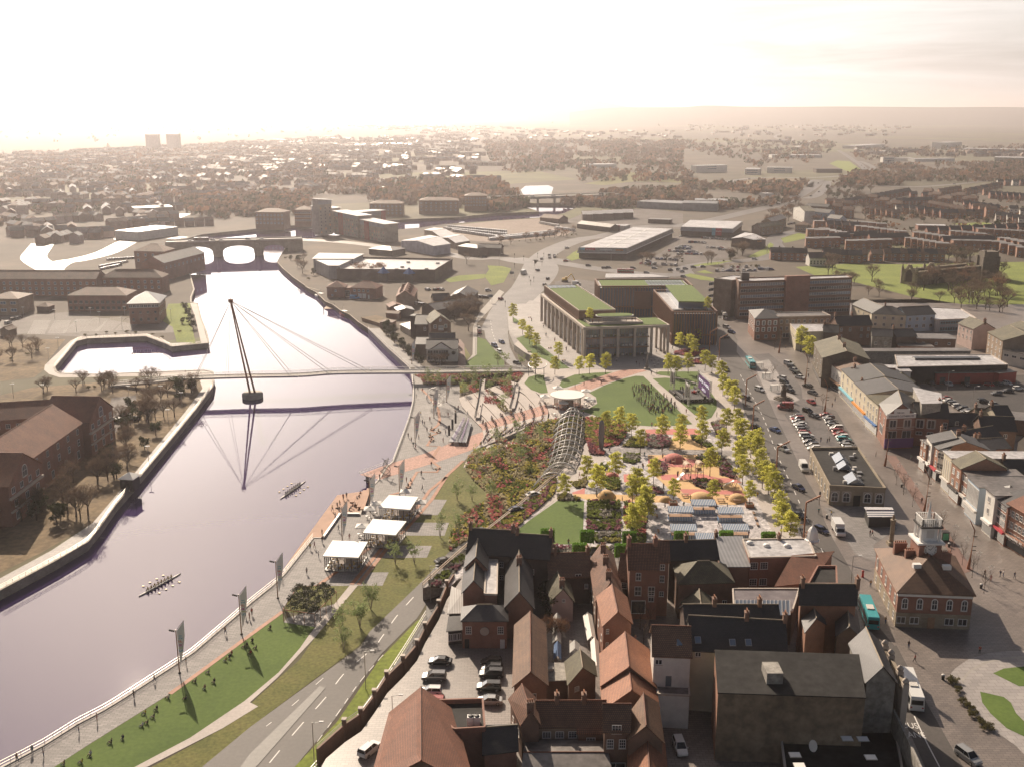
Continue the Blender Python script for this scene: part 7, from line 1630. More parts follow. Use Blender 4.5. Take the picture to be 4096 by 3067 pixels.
P=[at(u,v,PLZ+7.8)for u,v in px("B4 85,518 488,515 482,445 82,442")];b=MB();b.face([P[0]-Up(.6),P[1]-Up(.6),P[2]+Up(.5),P[3]+Up(.5)]);
for k in range(15):a=P[0]+(P[1]-P[0])*k/14;c=P[3]+(P[2]-P[3])*k/14;b.bar(a-Up(.55),c+Up(.55),.12,.12,1)
b.put('glazed_lantern',['sglass','steel'],o)
B('hipped_house','square hipped slate house with a moss-lit left slope',"N2 1135,1352 1532,1342 1470,1215 1100,1222",7.8,'ha3','bbrown','moss','0:[.86]@3,.9x1.8,pair')
B('small_gable','small lit stone-slated gable below the hipped house',"N2 1170,1622 1416,1600 1396,1475 1160,1490",4.6,'gb2.6','bbrown','moss')
B('blue_roof_hall','blue-grey metal roofed hall with a brick chimney stack',"N2 1448,1225 1648,1224 1592,1032 1412,1032",6.8,'ma.8','bbrown','groof',None,[.02])
o=B('lead_roof_bank','brick bank with a pale lead flat roof and barred windows',"N2 1655,1162 2140,1150 2085,1022 1602,1028",8.2,'fa0','bred','wroof','0:[.07/.22]@6.4,1.6x1.5,six;0:[.07/.22]@2.6,1.6x1.5,six',[.55,.98],parapet=.3)
for u,v in px("N2 1655,1052 1778,1072 1930,1074"):p=at(u,v,PLZ+8.3);b=MB();b.lat([(.8,0),(.8,.3),(.5,.55),(0,.62)],p,10);b.put('roof_light','white',o)
p=at(*px("N2 2112,1035")[0],PLZ+8);o=thg('lead_dome','white bell-shaped lead dome on the corner of the bank','dome',p);b=MB();b.lat([(1.7,0),(1.75,.4),(1.4,.6),(1.25,1.6),(1.1,2.4),(.7,3.1),(.3,3.5),(.12,3.9),(.1,4.6),(0,4.8)],p,8,0,0);b.put('dome','white',o)
B('red_roof_shop','red mono-pitched roof with a stepped brick party wall',"B4 385,325 640,300 790,150 500,180",6,'ma2.4','bred','rtile');B('stepped_wall_shop','stepped brick shop wall facing the bus street',"B4 620,320 830,320 825,190 690,190",7.6,'fa0','bred','droof',parapet=.6)
B('dark_range','dark slate range behind the hipped house',"N2 1062,1180 1420,1172",9,'ga3','bdark','dslate',None,[.4],depth=7)
B('pantiled_house','brown pantiled house behind the ivy cottage',"N2 182,1310 482,1302",6,'ga3.6','bdark','btile','0:[.9]@4,.7x1,six;0:[.7]@6.6,1.2x.5,band',[.2,.95],depth=9)
B('pantiled_house','small pantiled house squeezed beside the mural house',"N2 690,1312 772,1320",7,'ga3.6','bbrown','btile','0:[.5]@5.6,1.1x1.2,six;0:[.5]@2.6,1.1x1.2,six',depth=9)
o=B('ivy_cottage','old pale-gabled cottage smothered in ivy by the yard',"B3 568,432 722,440 692,300 522,322",4.4,'gb2.8','rpink','moss','0:[.55]@4.6,.6x.7,six',[.2]);rnd=Dice(9);b=MB();q=bq(o);cs=[(q[3]+(q[0]-q[3])*f+Vec((rnd.uni(-1,1.4),0,3+rnd.uni(1,5.0))),1.2)for f in[i/9 for i in range(10)]];leafy(b,cs,900,1,.45,rnd);b.put('ivy','ever1',o)
o=B('flat_kitchen','pale felt flat roof with one vent in the yard',"B3 475,1022 724,1012 702,900 470,900",4,'fa0','bbrown','concrete');p=at(*px("B3 552,945")[0],PLZ+4.1);roofbox(o,p,1.2,.9,.6,'pconc','vent',.3)
B('yard_gable','small moss-tiled gable with a white window by the yard tents',"B3 690,1050 888,990 872,895 672,892",5,'gb2.6','bbrown','moss','0:[.3]@3.8,.8x.8,six')
for s_,m_,l in(("B3 572,745 632,745 628,548 580,548",'tarp_grey','long crumpled pale tent on the left of the yard'),("B3 830,722 888,718 858,540 798,545",'canvas','long pale marquee against the pantiled house'),("B3 868,935 922,935 905,730 852,732",'canvas','long pale marquee nearest the flat kitchen roof'),("B3 580,865 632,865 630,758 584,758",'tarp_blue','blue tarpaulin shelter beside the yard tent'),("B3 700,815 772,805 765,750 700,752",'tarp_grey','small grey canopy in the middle of the yard')):
 q,zb=quad(s_,2.4,PLZ);c=sum(q,Vec())/4;o=thg('market_tent',l,'tent',(c.x,c.y,PLZ));b,_=rmesh(q,PLZ+2.4,'gable',.9,'b',.1,.05);b.put('canopy',m_,o)
 for p in q:b=MB();b.bar((p.x,p.y,PLZ),(p.x,p.y,PLZ+2.4),.08,.08,up=(0,1,0));b.put('pole','metal',o)
o=B('town_hall','square brick town hall with a hipped tiled roof and white clock tower',"R2 1200,940 1800,964 1640,655 1025,598",7.6,'hb4.6','bred','btile','0:5@5.3,1.1x2.3,arch;0:[.07/.25/.72/.9]@1.6,1.7x1.4,pair;3:5@5.3,1.1x2.0,sash;3:5@1.6,1.1x1.6,sash;3:[.1]@5.3,1.2x2.6,arch',oh=.5,cat='town hall');q=bq(o);r_=[c_ for c_ in bpy.data.objects if c_.parent==o and c_.name.startswith('roof')][0]
b=MB()
for i in(0,3):a,d_=q[i],q[(i+1)%4];L=d_-a;nr=Vec((L.y,-L.x,0)).normalized()*.03;b.face([(a.x+nr.x,a.y+nr.y,PLZ),(d_.x+nr.x,d_.y+nr.y,PLZ),(d_.x+nr.x,d_.y+nr.y,PLZ+3),(a.x+nr.x,a.y+nr.y,PLZ+3)]);b.bar((a.x+nr.x,a.y+nr.y,PLZ+3.1),(d_.x+nr.x,d_.y+nr.y,PLZ+3.1),.2,.25)
b.put('ground_storey','stone',o)
b=MB();[b.bar((q[i].x,q[i].y,PLZ+7.1),(q[(i+1)%4].x,q[(i+1)%4].y,PLZ+7.1),.12,.5)for i in(0,1,3)];b.put('cornice','white',o)
p=q[0]+(q[1]-q[0])*.48;b=MB();b.box(p.x-.7,p.y-.14,PLZ,p.x+.7,p.y-.02,PLZ+2.4);b.put('door','timber',o)
ft=at(*px("R2 1440,740")[0],PLZ+9.0);X,Y=ft.x,ft.y;tw=2.35
zq=lambda s_,dy=0:atY(*px(s_)[0],Y+dy).z
zb1,zc1,zd1,ze1=zq("R2 1430,540"),zq("R2 1430,400",2),zq("R2 1430,330",2),zq("R2 1450,192",2)
t_=thg('clock_tower','white cupola and brick clock tower with roman-numeral clock on the town hall','clock tower',(X,Y+tw,PLZ+6));b=MB();b.box(X-tw,Y,PLZ+6,X+tw,Y+2*tw,zb1-.4);b.put('brick_stage','bred',t_);b=MB();b.box(X-tw-.5,Y-.5,zb1-.4,X+tw+.5,Y+2*tw+.5,zb1);b.put('cornice','white',t_)
b=MB();cw=1.55;b.box(X-cw,Y+tw-cw,zb1,X+cw,Y+tw+cw,zc1);cu=b.put('cupola','white',t_);b=MB();b.box(X-.8,Y+tw-cw-.03,zb1+.7,X+.8,Y+tw-cw,zc1-.6);b.put('louvre','offwhite',cu)
for sx in(-1,1):
 for sy in(-1,1):
  for k in(0,.55):b=MB();b.lat([(.2,0),(.17,zc1-zb1)],(X+sx*(cw+.35),Y+tw+sy*(cw+.35-k),zb1),8);b.put('column','white',cu)
b=MB();b.box(X-cw-.75,Y+tw-cw-.75,zc1,X+cw+.75,Y+tw+cw+.75,zc1+.35);b.put('cornice','charcoal',cu);b=MB();bw=cw+.45
for(x0,y0),(x1,y1)in(((-1,-1),(1,-1)),((1,-1),(1,1)),((1,1),(-1,1)),((-1,1),(-1,-1))):
 b.bar((X+x0*bw,Y+tw+y0*bw,zd1),(X+x1*bw,Y+tw+y1*bw,zd1),.18,.14)
 for k in range(11):f=k/10;b.bar((X+(x0+(x1-x0)*f)*bw,Y+tw+(y0+(y1-y0)*f)*bw,zc1+.3),(X+(x0+(x1-x0)*f)*bw,Y+tw+(y0+(y1-y0)*f)*bw,zd1),.11,.11,up=(0,1,0))
b.put('balustrade','white',cu);b=MB();b.lat([(.75,0),(.7,.5),(.55,.8),(.05,ze1-zc1-.8),(0,ze1-zc1-.6)],(X,Y+tw,zc1+.35),8,0,0);b.put('spire','white',cu)
zk=zq("R2 1432,596");b=MB();b.lat([(1.42,0),(1.42,.1),(0,.1)],(0,0,0),8,1);b.lat([(1.25,.11),(0,.112)],(0,0,0),32,0);ck=inst(b.mesh('clock_face',['white','offwhite']),'clock_face',Vec((X,Y-.02,zk))-t_.location,0,1,t_);ck.rotation_euler=(pi/2,.39,0)
for i,nm in enumerate("XII I II III IIII V VI VII VIII IX X XI".split()):
 a=radians(30*i);n_=sign(nm,(X+1.02*sin(a),Y-.16,zk+1.02*cos(a)),0,.42,'black',t_,name='numeral');n_.rotation_euler=(pi/2,a,0)
b=MB()
for a,L_,w_ in((radians(300),.62,.1),(radians(36),.95,.07)):b.bar((X,Y-.18,zk),(X+L_*sin(a),Y-.18,zk+L_*cos(a)),w_,.03,up=(0,1,0))
b.put('clock_hands','black',t_)
fp0=at(*px("R2 1367,682")[0],PLZ+8);ftp=atY(*px("R2 1437,182")[0],fp0 .y);f_=thg('flagpole','tall white flagpole leaning in front of the town hall cupola','flagpole',fp0);b=MB();b.tube([fp0,ftp],.13,7,0,.08);b.put('pole','white',f_)
for s_ in("R2 1210,600","R2 1300,660","R2 1565,680"):p=at(*px(s_)[0],PLZ+10.2);chimney(o,p,2.6,.9,1.8,6,'bred',.0,r_)
for s_ in("R2 1345,740","R2 1585,752"):p=at(*px(s_)[0],PLZ+10.8);b=MB();b.box(p.x-.8,p.y-.5,p.z,p.x+.8,p.y+.5,p.z+.9);b.put('skylight','white',r_)
o=B('market_hall','long single-storey stone market hall with white arched windows and roof lanterns',"R1 650,1502 1096,1522 872,1192 492,1200",4.9,'fa0','stone','droof','0:[.1/.31/.69/.9]@2.4,1.7x2.6,arch,,,spale;3:7@2.4,1.3x2.4,arch',parapet=.7,cat='market hall');q=bq(o)
p=q[0]+(q[1]-q[0])*.5;b=MB();b.box(p.x-.9,p.y-.15,PLZ,p.x+.9,p.y+.0,PLZ+3);b.put('door','black',o)
for s_,w_,l_ in(("R1 735,1290",4,6),("R1 765,1350",4,4),("R1 840,1455",4.5,6)):
 p=at(*px(s_)[0],PLZ+5);d_=(q[2]-q[1]).normalized();M=TRN(p)@ROT(atan2(d_.y,d_.x),4,'Z');b=MB();vs=[M@Vec(v)for v in((-l_/2,-w_/2,.3),(l_/2,-w_/2,.3),(l_/2,w_/2,.3),(-l_/2,w_/2,.3),(-l_/2,0,1.9),(l_/2,0,1.9))];b.add(vs,[(0,1,5,4),(2,3,4,5),(1,2,5),(3,0,4)]);b.put('roof_lantern','sglass',o)
rnd=Dice(2)
for _ in range(14):f,g2_=rnd.uni(.15,.85),rnd.uni(.1,.9);p=q[0]+(q[1]-q[0])*f+(q[3]-q[0])*g2_;roofbox(o,(p.x,p.y,PLZ+4.9),rnd.uni(.6,1.4),rnd.uni(.6,1.2),rnd.uni(.5,1.1),rnd.choice(['charcoal','metal','offwhite']),'vent')
def shop(label,s,h,wall,rm='felt',win=None,depth=14,front='paint_teal',r='fa0',name='shop_building',sgn=None,chim=0,**k):
 o=B(name,label,s,h,r,wall,rm,win,chim,depth=depth,**k);q=bq(o);a,d_=q[0],q[1];L=d_-a;nr=Vec((L.y,-L.x,0)).normalized();zb=o.location.z
 b=MB();A_,D_=a+nr*.25,d_+nr*.25;b.bar(V2(A_,zb+3.3),V2(D_,zb+3.3),.9,.6,0);b.put('fascia',front,o);b=MB();b.face([V2(a+nr*.05,zb+.3),V2(d_+nr*.05,zb+.3),V2(d_+nr*.05,zb+3),V2(a+nr*.05,zb+3)]);b.put('shop_window','dglass',o)
 if sgn:m_=(A_+D_)/2+nr*.5;sign(sgn,(m_.x,m_.y,zb+3.3),atan2(L.y,L.x),.55,'white',o)
 return o
w2=lambda n,st='sash',sz='1x1.6',a=5.0,b_=8.0:'0:%d@%s,%s,%s;0:%d@%s,%s,%s'%(n,a,sz,st,n,b_,sz,st)
shop('narrow orange brick shop at the top of the lower terrace',"S7 112,298 168,345",8.5,'borange','felt',w2(2),12,'white')
shop('white bay-fronted shop with a lead roof above its bays',"S7 172,262 222,332",10,'rwhite','slate',w2(2,'pair'),13,'white','ga2')
shop('red brick gabled shop with white-dressed windows',"S7 222,332 290,397",9.5,'borange','slate',w2(2),14,'crimson','ga2.5',chim=1)
shop('slim white shop between red brick and cream fronts',"S7 290,397 345,415",9.5,'rwhite','slate',w2(2),14,'white','ga2')
shop('plain cream fronted store with a huge wet flat roof behind',"S7 345,415 425,482",10.5,'rcream','wroof','0:4@6.5,.25x5,pair',46,'offwhite')
shop('orange brick shop with grouped white windows and a mossy gable',"S7 425,515 515,592",10,'borange','moss',w2(2,'six','1.4x1.6'),12,'charcoal','ga3')
shop('brown brick shop with white panelled window bands',"S7 515,592 586,655",9.5,'bred','felt',w2(3,'pair','1.2x1.5'),14,'offwhite')
shop('glassy blue-panelled store front with thin vertical bars',"S7 586,668 700,775",10,'rblue','felt','0:9@6.6,.7x5,band',16,'offwhite')
shop('low white rendered shop left of the tall white one',"S7 700,768 768,805",8.8,'rwhite','wroof',w2(2,'sash','.8x1.3'),18,'white')
shop('tall blank white shop with one square window near the top',"S7 768,788 858,858",11,'rwhite','felt','0:[.4]@9,1.2x1.4,pair;0:[.4]@6,.8x1.3,pair',18,'white')
shop('brown shop with a big white-framed front and red awning below',"S7 858,872 985,975",10,'bred','slate','0:1@5.2,5.5x1.5,band;0:1@7,5.5x1.5,band;0:1@9,5.5x1.2,band',14,'crimson','ga2')
o=shop('large orange brick bank building with rows of white windows',"S7 985,940 1230,1080",10.5,'borange','rtile','0:6@3.2,1x1.8,sash;0:6@6,1x1.6,sash;0:6@8.8,1x1.4,sash',16,'borange','ga3');q=bq(o);p=q[0]+(q[1]-q[0])*.45;strokes(o,(p.x-.6,p.y-.5,PLZ+3.3),heading("S7 985,940 1230,1080"),14,.6,7,'white')
for t_,s_ in(("BUS","B4 1372,1352"),("LANE","B4 1400,1420")):
 p=g(s_)[0];me=tmesh(t_,1.5,'road_paint',.004);inst(me,'road_lettering',(p.x,p.y,p.z+.05),heading("B4 1480,1450 1400,1280")-pi/2,(1,1.6,1))['kind']='structure'
shop('dark ornate stone corner bank with a leaded mansard roof',"R1 525,345 592,468",11,'dstone','moss',w2(3,'sash','1x1.8',5,8.5),17,'dstone','ga3',chim=2)
shop('long white shop with arched end window beside the stone bank',"R1 592,470 745,575",8.6,'rwhite','btile','0:7@5.4,.9x1.4,sash;0:[.08]@7,1.6x1.8,arch',13,'timber','ga2.4',chim=2)
shop('sunlit cream shop with a teal awning',"R1 745,560 850,662",9.8,'rcream','dslate',w2(3),20,'spaint','ga2.4')
shop('sunlit cream shop with orange fascia below',"R1 850,668 950,760",10,'rcream','slate',w2(3,'pair'),20,'opaint','ga2')
shop('sunlit white shop with tall narrow windows left of the clothiers',"R1 950,766 1042,842",10.4,'rcream','moss',w2(4,'sash','.8x1.7'),16,'paint_bluebright')
o=B('clothiers_building','tall gabled red brick clothiers with white lettered parapet',"R1 1106,932 1338,925 1330,800 1046,836",10.6,'gb3.8','bred','dslate','0:[.24/.74]@8,2x2.6,pair,,,spale;0:[.24/.74]@4.6,2.8x2.4,pair;3:2@8,1.2x2.2,sash;3:1@4.6,5x2.6,band',oh=.15);q=bq(o);a,d_=q[0],q[1];L=d_-a
b=MB();b.bar(V2(a,PLZ+10.7)-Vec((0,.15,0)),V2(d_,PLZ+10.7)-Vec((0,.15,0)),.3,1.5);pb=b.put('sign_parapet','white',o);b=MB();mm=(a+d_)/2;b.box(mm.x-2.4,mm.y-.32,PLZ+11.4,mm.x+2.4,mm.y-.02,PLZ+12.9);b.put('sign_crest','white',o)
b=MB();[b.bar(V2(a,PLZ+z)-Vec((0,.05,0)),V2(d_,PLZ+z)-Vec((0,.05,0)),.12,.22)for z in(3.4,6.3,7.0)];b.put('stone_band','spale',o)
rzq=atan2(L.y,L.x);sign('STEWARTS CLOTHIERS LTD',(mm.x,mm.y-.36,PLZ+10.6),rzq,.85,'ldark',o,width=L.length*.85);sign('TEES HOUSE',(mm.x,mm.y-.38,PLZ+11.7),rzq,.7,'ldark',o,width=L.length*.33)
b=MB();b.bar(V2(a,PLZ+1.9)-Vec((0,.1,0)),V2(d_,PLZ+1.9)-Vec((0,.1,0)),.3,3.0);b.put('shopfront','paint_purple',o)
B('clothiers_wing','long red brick clothiers wing with stone-topped dormers and a chimney',"R1 1340,940 1606,955",9.2,'ga3.4','bred','dslate','0:[.14/.48]@7.2,2x2.6,pair,,,spale;0:[.14/.48]@4.2,1.8x.9,pair;0:[.9]@7,1.2x2,sash',[.75],depth=11)
B('plant_block','sunlit concrete plant block on the roofs behind the clothiers',"R1 1390,832 1542,828 1536,752 1322,705",13.5,'fa0','concrete','wroof');B('flat_store','broad mossy flat roof behind the cream shops',"R1 1050,826 1340,800 1325,765 965,765",9.4,'fa0','rstain','moss',parapet=.3)
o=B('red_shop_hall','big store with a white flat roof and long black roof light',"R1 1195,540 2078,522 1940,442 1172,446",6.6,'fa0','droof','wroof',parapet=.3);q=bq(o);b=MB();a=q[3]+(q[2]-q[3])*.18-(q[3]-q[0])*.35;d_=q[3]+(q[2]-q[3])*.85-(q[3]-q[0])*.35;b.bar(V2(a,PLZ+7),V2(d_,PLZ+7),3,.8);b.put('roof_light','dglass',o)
B('red_shop','red-painted low shop range facing the rear car park',"R1 1510,590 2005,582",4.2,'fa0','pred','felt','0:[.1/.5]@1.5,2x2.2,pair,charcoal',depth=8);B('red_shop','red-painted two-storey end of the big store with a blue shutter',"R1 1302,548 1522,532",5.4,'fa0','pred','wroof','0:[.15/.75]@4,1x1,pair',depth=9);B('red_shop','red-painted entrance block at the right end of the big store',"R1 2010,590 2150,575",4.4,'fa0','pred','felt',depth=8)
B('white_annex','small white annex with dark windows behind the sunlit shops',"R1 1130,570 1300,575",6,'fa0','rwhite','wroof','0:[.5]@4,2x1,band',depth=9)
B('brick_house','three-storey brown brick back with scattered white windows and skylights',"R1 716,212 988,206",9,'ga3.6','bbrown','dslate','0:[.1/.36/.7/.9]@7.4,.9x1.4,sash;0:[.1/.7/.9]@4.4,.9x1.3,sash;0:[.2]@2,.9x1.1,sash',[.03,.5],depth=9)
B('cream_block','cream block with a hipped dark roof facing the church green',"R1 986,115 1265,127",7.8,'ha3','rcream','dslate','0:4@6.2,1.2x1.4,pair;0:4@3,1.2x1.4,pair',[.1],depth=12);B('cream_block','long left wing of the cream block by the office',"R1 826,38 984,108",7.8,'ga3','rcream','dslate','0:4@6,1x1.4,pair;0:4@3,1x1.4,pair',depth=12)
B('blue_block','pale blue rendered block with a dark roof',"R1 1267,128 1496,117",7.8,'ga3','rblue','dslate','0:4@6,1.2x1.5,pair;0:4@2.6,1.5x1.5,pair',depth=12);o=B('teal_shop','white flat-roofed shop with teal window strips',"R1 1496,165 1826,152 1700,75 1430,62",6,'fa0','gclad','wroof','0:1@4.6,16x1.2,band,spaint;0:1@1.6,16x1.6,band,spaint',parapet=.4)
B('red_bank','red brick corner bank with white dressed windows in three rows',"R1 50,155 237,150 200,90 0,85",10,'ha2.6','bred','dslate','0:4@8,1x1.8,sash,,,white;0:4@5,1x1.7,sash,,,white;0:3@1.8,1.4x1.4,pair;3:5@8,1x1.8,sash,,,white;3:5@5,1x1.7,sash,,,white')
B('ashlar_block','brown ashlar block with two rows of paired windows',"R1 240,142 656,132",10,'fa0','bbuff','felt','0:9@8,1.1x1.5,pair;0:9@4.8,1.1x1.5,pair;0:1@1.6,20x2,band',depth=10,parapet=.5);B('white_roof_corner','corner building with a bright white flat roof',"R1 382,262 604,256 600,196 330,196",8,'fa0','rcream','wroof','3:4@5,1x1.4,pair',parapet=.3)
B('terraced_back','grey rendered back with one white lean-to',"R1 990,292 1150,300",7,'ga2.6','rgrey','slate','0:[.2/.7]@4,1x1.3,sash',depth=8);B('slate_house','dark-roofed house with a rusty metal end roof',"R1 1185,300 1345,296",7,'ga2.6','bdark','dslate',None,1,depth=9)
B('flat_brick_back','brick back with wet felt roofs and air units',"R1 1352,312 1662,316",6,'fa0','bbrown','felt','0:3@4,1x1,pair',depth=10);B('yard_building','low brick yard building with a patched roof',"R1 1210,372 1480,378",4,'fa0','bred','felt',depth=8);B('concrete_wall_block','long pale concrete panel wall block behind the big store',"R1 890,415 1780,412",5.5,'fa0','concrete','felt',depth=5)
B('white_terrace','white three-storey terrace with a mossy roof',"R1 1682,192 1802,238",9,'ga3','rpink','moss','0:4@7.4,.9x1.3,sash;0:4@4.6,.9x1.3,sash',[.95],depth=10);B('brick_warehouse','brick warehouse with rows of windows and an olive roof',"R1 1920,262 2040,330",9.5,'ga3','bbuff','moss','0:4@8,1x1.4,sash;0:4@5,1x1.4,sash;0:4@2.2,1x1.4,sash',depth=18);B('low_warehouse','pale low warehouse at the right edge behind the brick one',"R1 2040,400 2230,440",6,'fa0','pconc','felt','0:3@4,2x1,band',depth=14);B('brick_warehouse','second olive-roofed warehouse at the right edge',"R1 2030,225 2200,300",8,'ga3','bbuff','moss',None,depth=16)
o=B('dormer_shop','black-roofed low shop with two white pedimented dormers',"R1 1612,1012 1862,1014",4.6,'ga3','rblue','dslate','0:[.22/.8]@5.6,1x1.1,sash',depth=9)
for l,s_,h,r,w_,m_ in(('black-gabled house behind the dormered shop',"R1 1998,952 2122,948",6.5,'ga3','rcream','dslate'),('dark slate house with two white windows and stone dormers',"R1 1872,1045 2145,1055",6,'ga3.4','bbrown','dslate'),('dark slate cottage in front of the stone-dormered house',"R1 1800,1155 2040,1112",5,'ga2.8','bdark','dslate'),('olive ribbed roof left of the black-gabled house',"R1 1842,960 2000,965",5,'ga2.6','bbrown','moss'),('flat grey roof at the right edge by the car park',"R1 2120,960 2260,970",5,'fa0','bbrown','felt'),('grey stained roof behind the white bay shop',"R1 1660,1150 1800,1160",5.5,'fa0','bdark','felt'),('dark brick back below the slate cottages',"R1 1900,1200 2100,1190",4.5,'ga2','bred','slate'),('white gable at the right edge above the wet roof',"R1 2160,1140 2260,1160",6,'gb2.4','rwhite','slate'),('dark gabled roofs behind the long white shop',"R1 760,520 900,520",8,'ga2.6','bdark','btile'),('black felt roofs behind the sunlit cream shop',"R1 880,560 1130,560",8,'fa0','bdark','droof'),('brown tiled roof behind the teal-awning shop',"R1 850,625 1195,628",8.4,'ga2.4','bdark','btile'),('small mossy hip roof in front of the white annex',"R1 1190,660 1330,660",8,'ha2.4','bdark','moss'),('grey curved asbestos roof behind the orange-fascia shop',"R1 905,730 1165,740",8,'ga1.8','rstain','felt'),('dark low roof between asbestos roof and mossy hip',"R1 1165,735 1400,745",7,'fa0','bdark','droof'),('dark-roofed brick house beside the stone bank',"R1 690,400 885,400",8.4,'ga2','dstone','slate'),('brick gable next to the white roofed corner',"R1 600,262 716,268",8,'ga2.6','bdark','dslate')):
 B('town_house',l,s_,h,r,w_,m_,'0:[.4/.7]@%s,1x1.2,pair'%(h-1.6)if 'window' in l else None,1 if r[0]=='g' else 0,depth=9)
for l,s_,h,r,w_,m_,dp in(('low grey roofs with a plank-dark wall behind the white shops',"S7 800,650 1180,660",6,'fa0','bbrown','droof',14),('snow-streaked flat roof behind the mossy gable',"S7 560,650 800,655",8,'fa0','rgrey','wroof',10),('black rear gable with a lit triangular end',"S7 985,655 1180,660",7.5,'ga3','rcream','dslate',9),('dark flat rear roof behind the tall white shop',"S7 860,870 1180,880",8,'fa0','bdark','felt',9),('small hip roof between the framed shop and bank',"S7 985,880 1110,885",9,'ha2','rcream','slate',7),('rear slate roofs behind the red brick gabled shop',"S7 330,340 480,350",8,'ga2.6','bbrown','slate',9),('flat felt roof with stacked chimneys behind the bay shop',"S7 480,335 680,345",6.5,'fa0','bbrown','felt',9),('grey asbestos pitched roof behind the rear terrace',"S7 690,400 850,405",6,'ga2','bred','slate',9)):
 B('rear_building',l,s_,h,r,w_,m_,None,1 if r[0]=='g' else 0,depth=dp)
o=B('striped_stall','navy and white striped market stall sagging beside the market hall',"R2 965,335 1160,330 1140,265 935,262",2.8,'ga.5','charcoal','stripe_navy')
p=g("R2 1140,555")[0];o=thg('stone_column','tall classical stone column with an urn behind the town hall','column',p);b=MB();b.box(p.x-.9,p.y-.9,p.z,p.x+.9,p.y+.9,p.z+.8);b.lat([(.55,.8),(.5,6),(.65,6.1),(.7,6.5)],p,14);b.put('shaft','stone',o);b=MB();b.lat([(.2,6.5),(.4,7),(.3,7.4),(.08,7.9),(0,8.2)],p,10);b.put('urn','stone',o)
p=g("R1 275,795")[0];o=thg('war_memorial','dark stone war memorial on stepped base between the bus bays','monument',p);b=MB()
for i,r_ in enumerate((3.6,2.9,2.2)):b.lat([(r_,.35*i),(r_,.35*i+.35)],p,8,0,0)
b.put('steps','dstone',o);b=MB();b.lat([(1.0,1.05),(.95,3.4),(1.1,3.5),(.75,4.0),(.6,5.4),(0,6)],p,8,0,0);b.put('shaft','dstone',o)
for i,s_ in enumerate(("R1 80,550","R1 140,635","R1 205,730")):
 p=g(s_)[0];o=lthing('bus_shelter',('farthest','middle','nearest')[i]+' glass bus shelter on the boulevard island','bus shelter',p,.2,'glass bus shelters');b=MB();b.box(-1.6,-.8,2.3,1.6,.9,2.45);b.put('roof','offwhite',o)
 for(x0,y0),(x1,y1)in(((-1.5,.8),(1.5,.8)),((-1.5,-.6),(-1.5,.8)),((1.5,-.6),(1.5,.8))):b=MB();b.face([(x0,y0,.1),(x1,y1,.1),(x1,y1,2.3),(x0,y0,2.3)]);b.put('glass_panel','glass_shelter',o)
 for x in(-1.5,1.5):
  for y in(-.7,.8):b=MB();b.bar((x,y,0),(x,y,2.3),.08,.08,up=(0,1,0));b.put('post','dmetal',o)
p=g("R2 912,815")[0];o=thg('post_box','red pillar post box at the pavement corner','post box',p);b=MB();b.lat([(.3,0),(.3,.15),(.25,.2),(.25,1.4),(.31,1.45),(.28,1.55),(0,1.68)],p,14);b.put('pillar','gloss',o);b=MB();b.box(p.x-.14,p.y-.27,p.z+1.15,p.x+.14,p.y-.24,p.z+1.22);b.put('slot','black',o)
p=g("R2 1565,520")[0];o=thg('phone_kiosk','dark green glazed kiosk behind the town hall','kiosk',p);b=MB();b.box(p.x-.9,p.y-.8,p.z,p.x+.9,p.y+.8,p.z+2.4);b.put('frame','dmetal',o);b=MB();b.box(p.x-.7,p.y-.84,p.z+.4,p.x+.7,p.y-.8,p.z+2.1);b.put('poster','green_screen',o)
for s_ in each("R2 625,345 1605,575 1862,905 R1 930,1275 B4 1610,1010 R1 1225,1500"):p=g(s_)[0];o=thg('litter_bin',None,'bin',p,0,'town litter bins');b=MB();b.lat([(.28,0),(.3,.9)],p,10);b.put('body','black',o);b=MB();b.lat([(.33,.9),(.33,1.02),(0,1.1)],p,10);b.put('lid','offwhite',o);later(o,'black litter bin with a pale lid')
o=truck('bus','teal',g("B4 1060,560")[0],heading("R2 985,1265 890,1010"),'teal single-decker bus seen from behind beside the town hall',cat='bus');o=truck('bus','white',g("B4 1372,1130")[0],heading("B4 1385,1270 1290,1000"),'white-roofed bus half hidden by the stone balustrade',cat='bus')
truck('bus','teal',g("R1 10,530")[0],heading("M2 1960,670 2020,750"),'teal and white bus at the island shelters',cat='bus');truck('bus','silver',g("M2 1800,350")[0],heading("M2 1815,375 1770,305"),'pale bus parked below the brown office',cat='bus');truck('bus','red',g("T2 1838,1285")[0],radians(-4),'red and white bus passing the retail shed',cat='bus')
truck('lorry','white',g("R2 715,460")[0],heading("R2 690,430 735,510"),'white box lorry parked at the market square kerb',cat='lorry',box='white');truck('van','white',g("R1 437,1360")[0],heading("R1 415,1320 460,1395"),'white van on the boulevard beside the market hall',cat='van');truck('van','red',g("R1 290,870")[0],radians(172),'long red van turning at the memorial',cat='van')
truck('lorry','white',g("T2 1180,1290")[0],radians(70),'white lorry crossing the road junction',cat='lorry',box='white');truck('lorry','grey',g("T2 2010,1180")[0],radians(75),'orange-sided box lorry parked by the retail shed',cat='lorry',box='white')
BL=radians(-64)
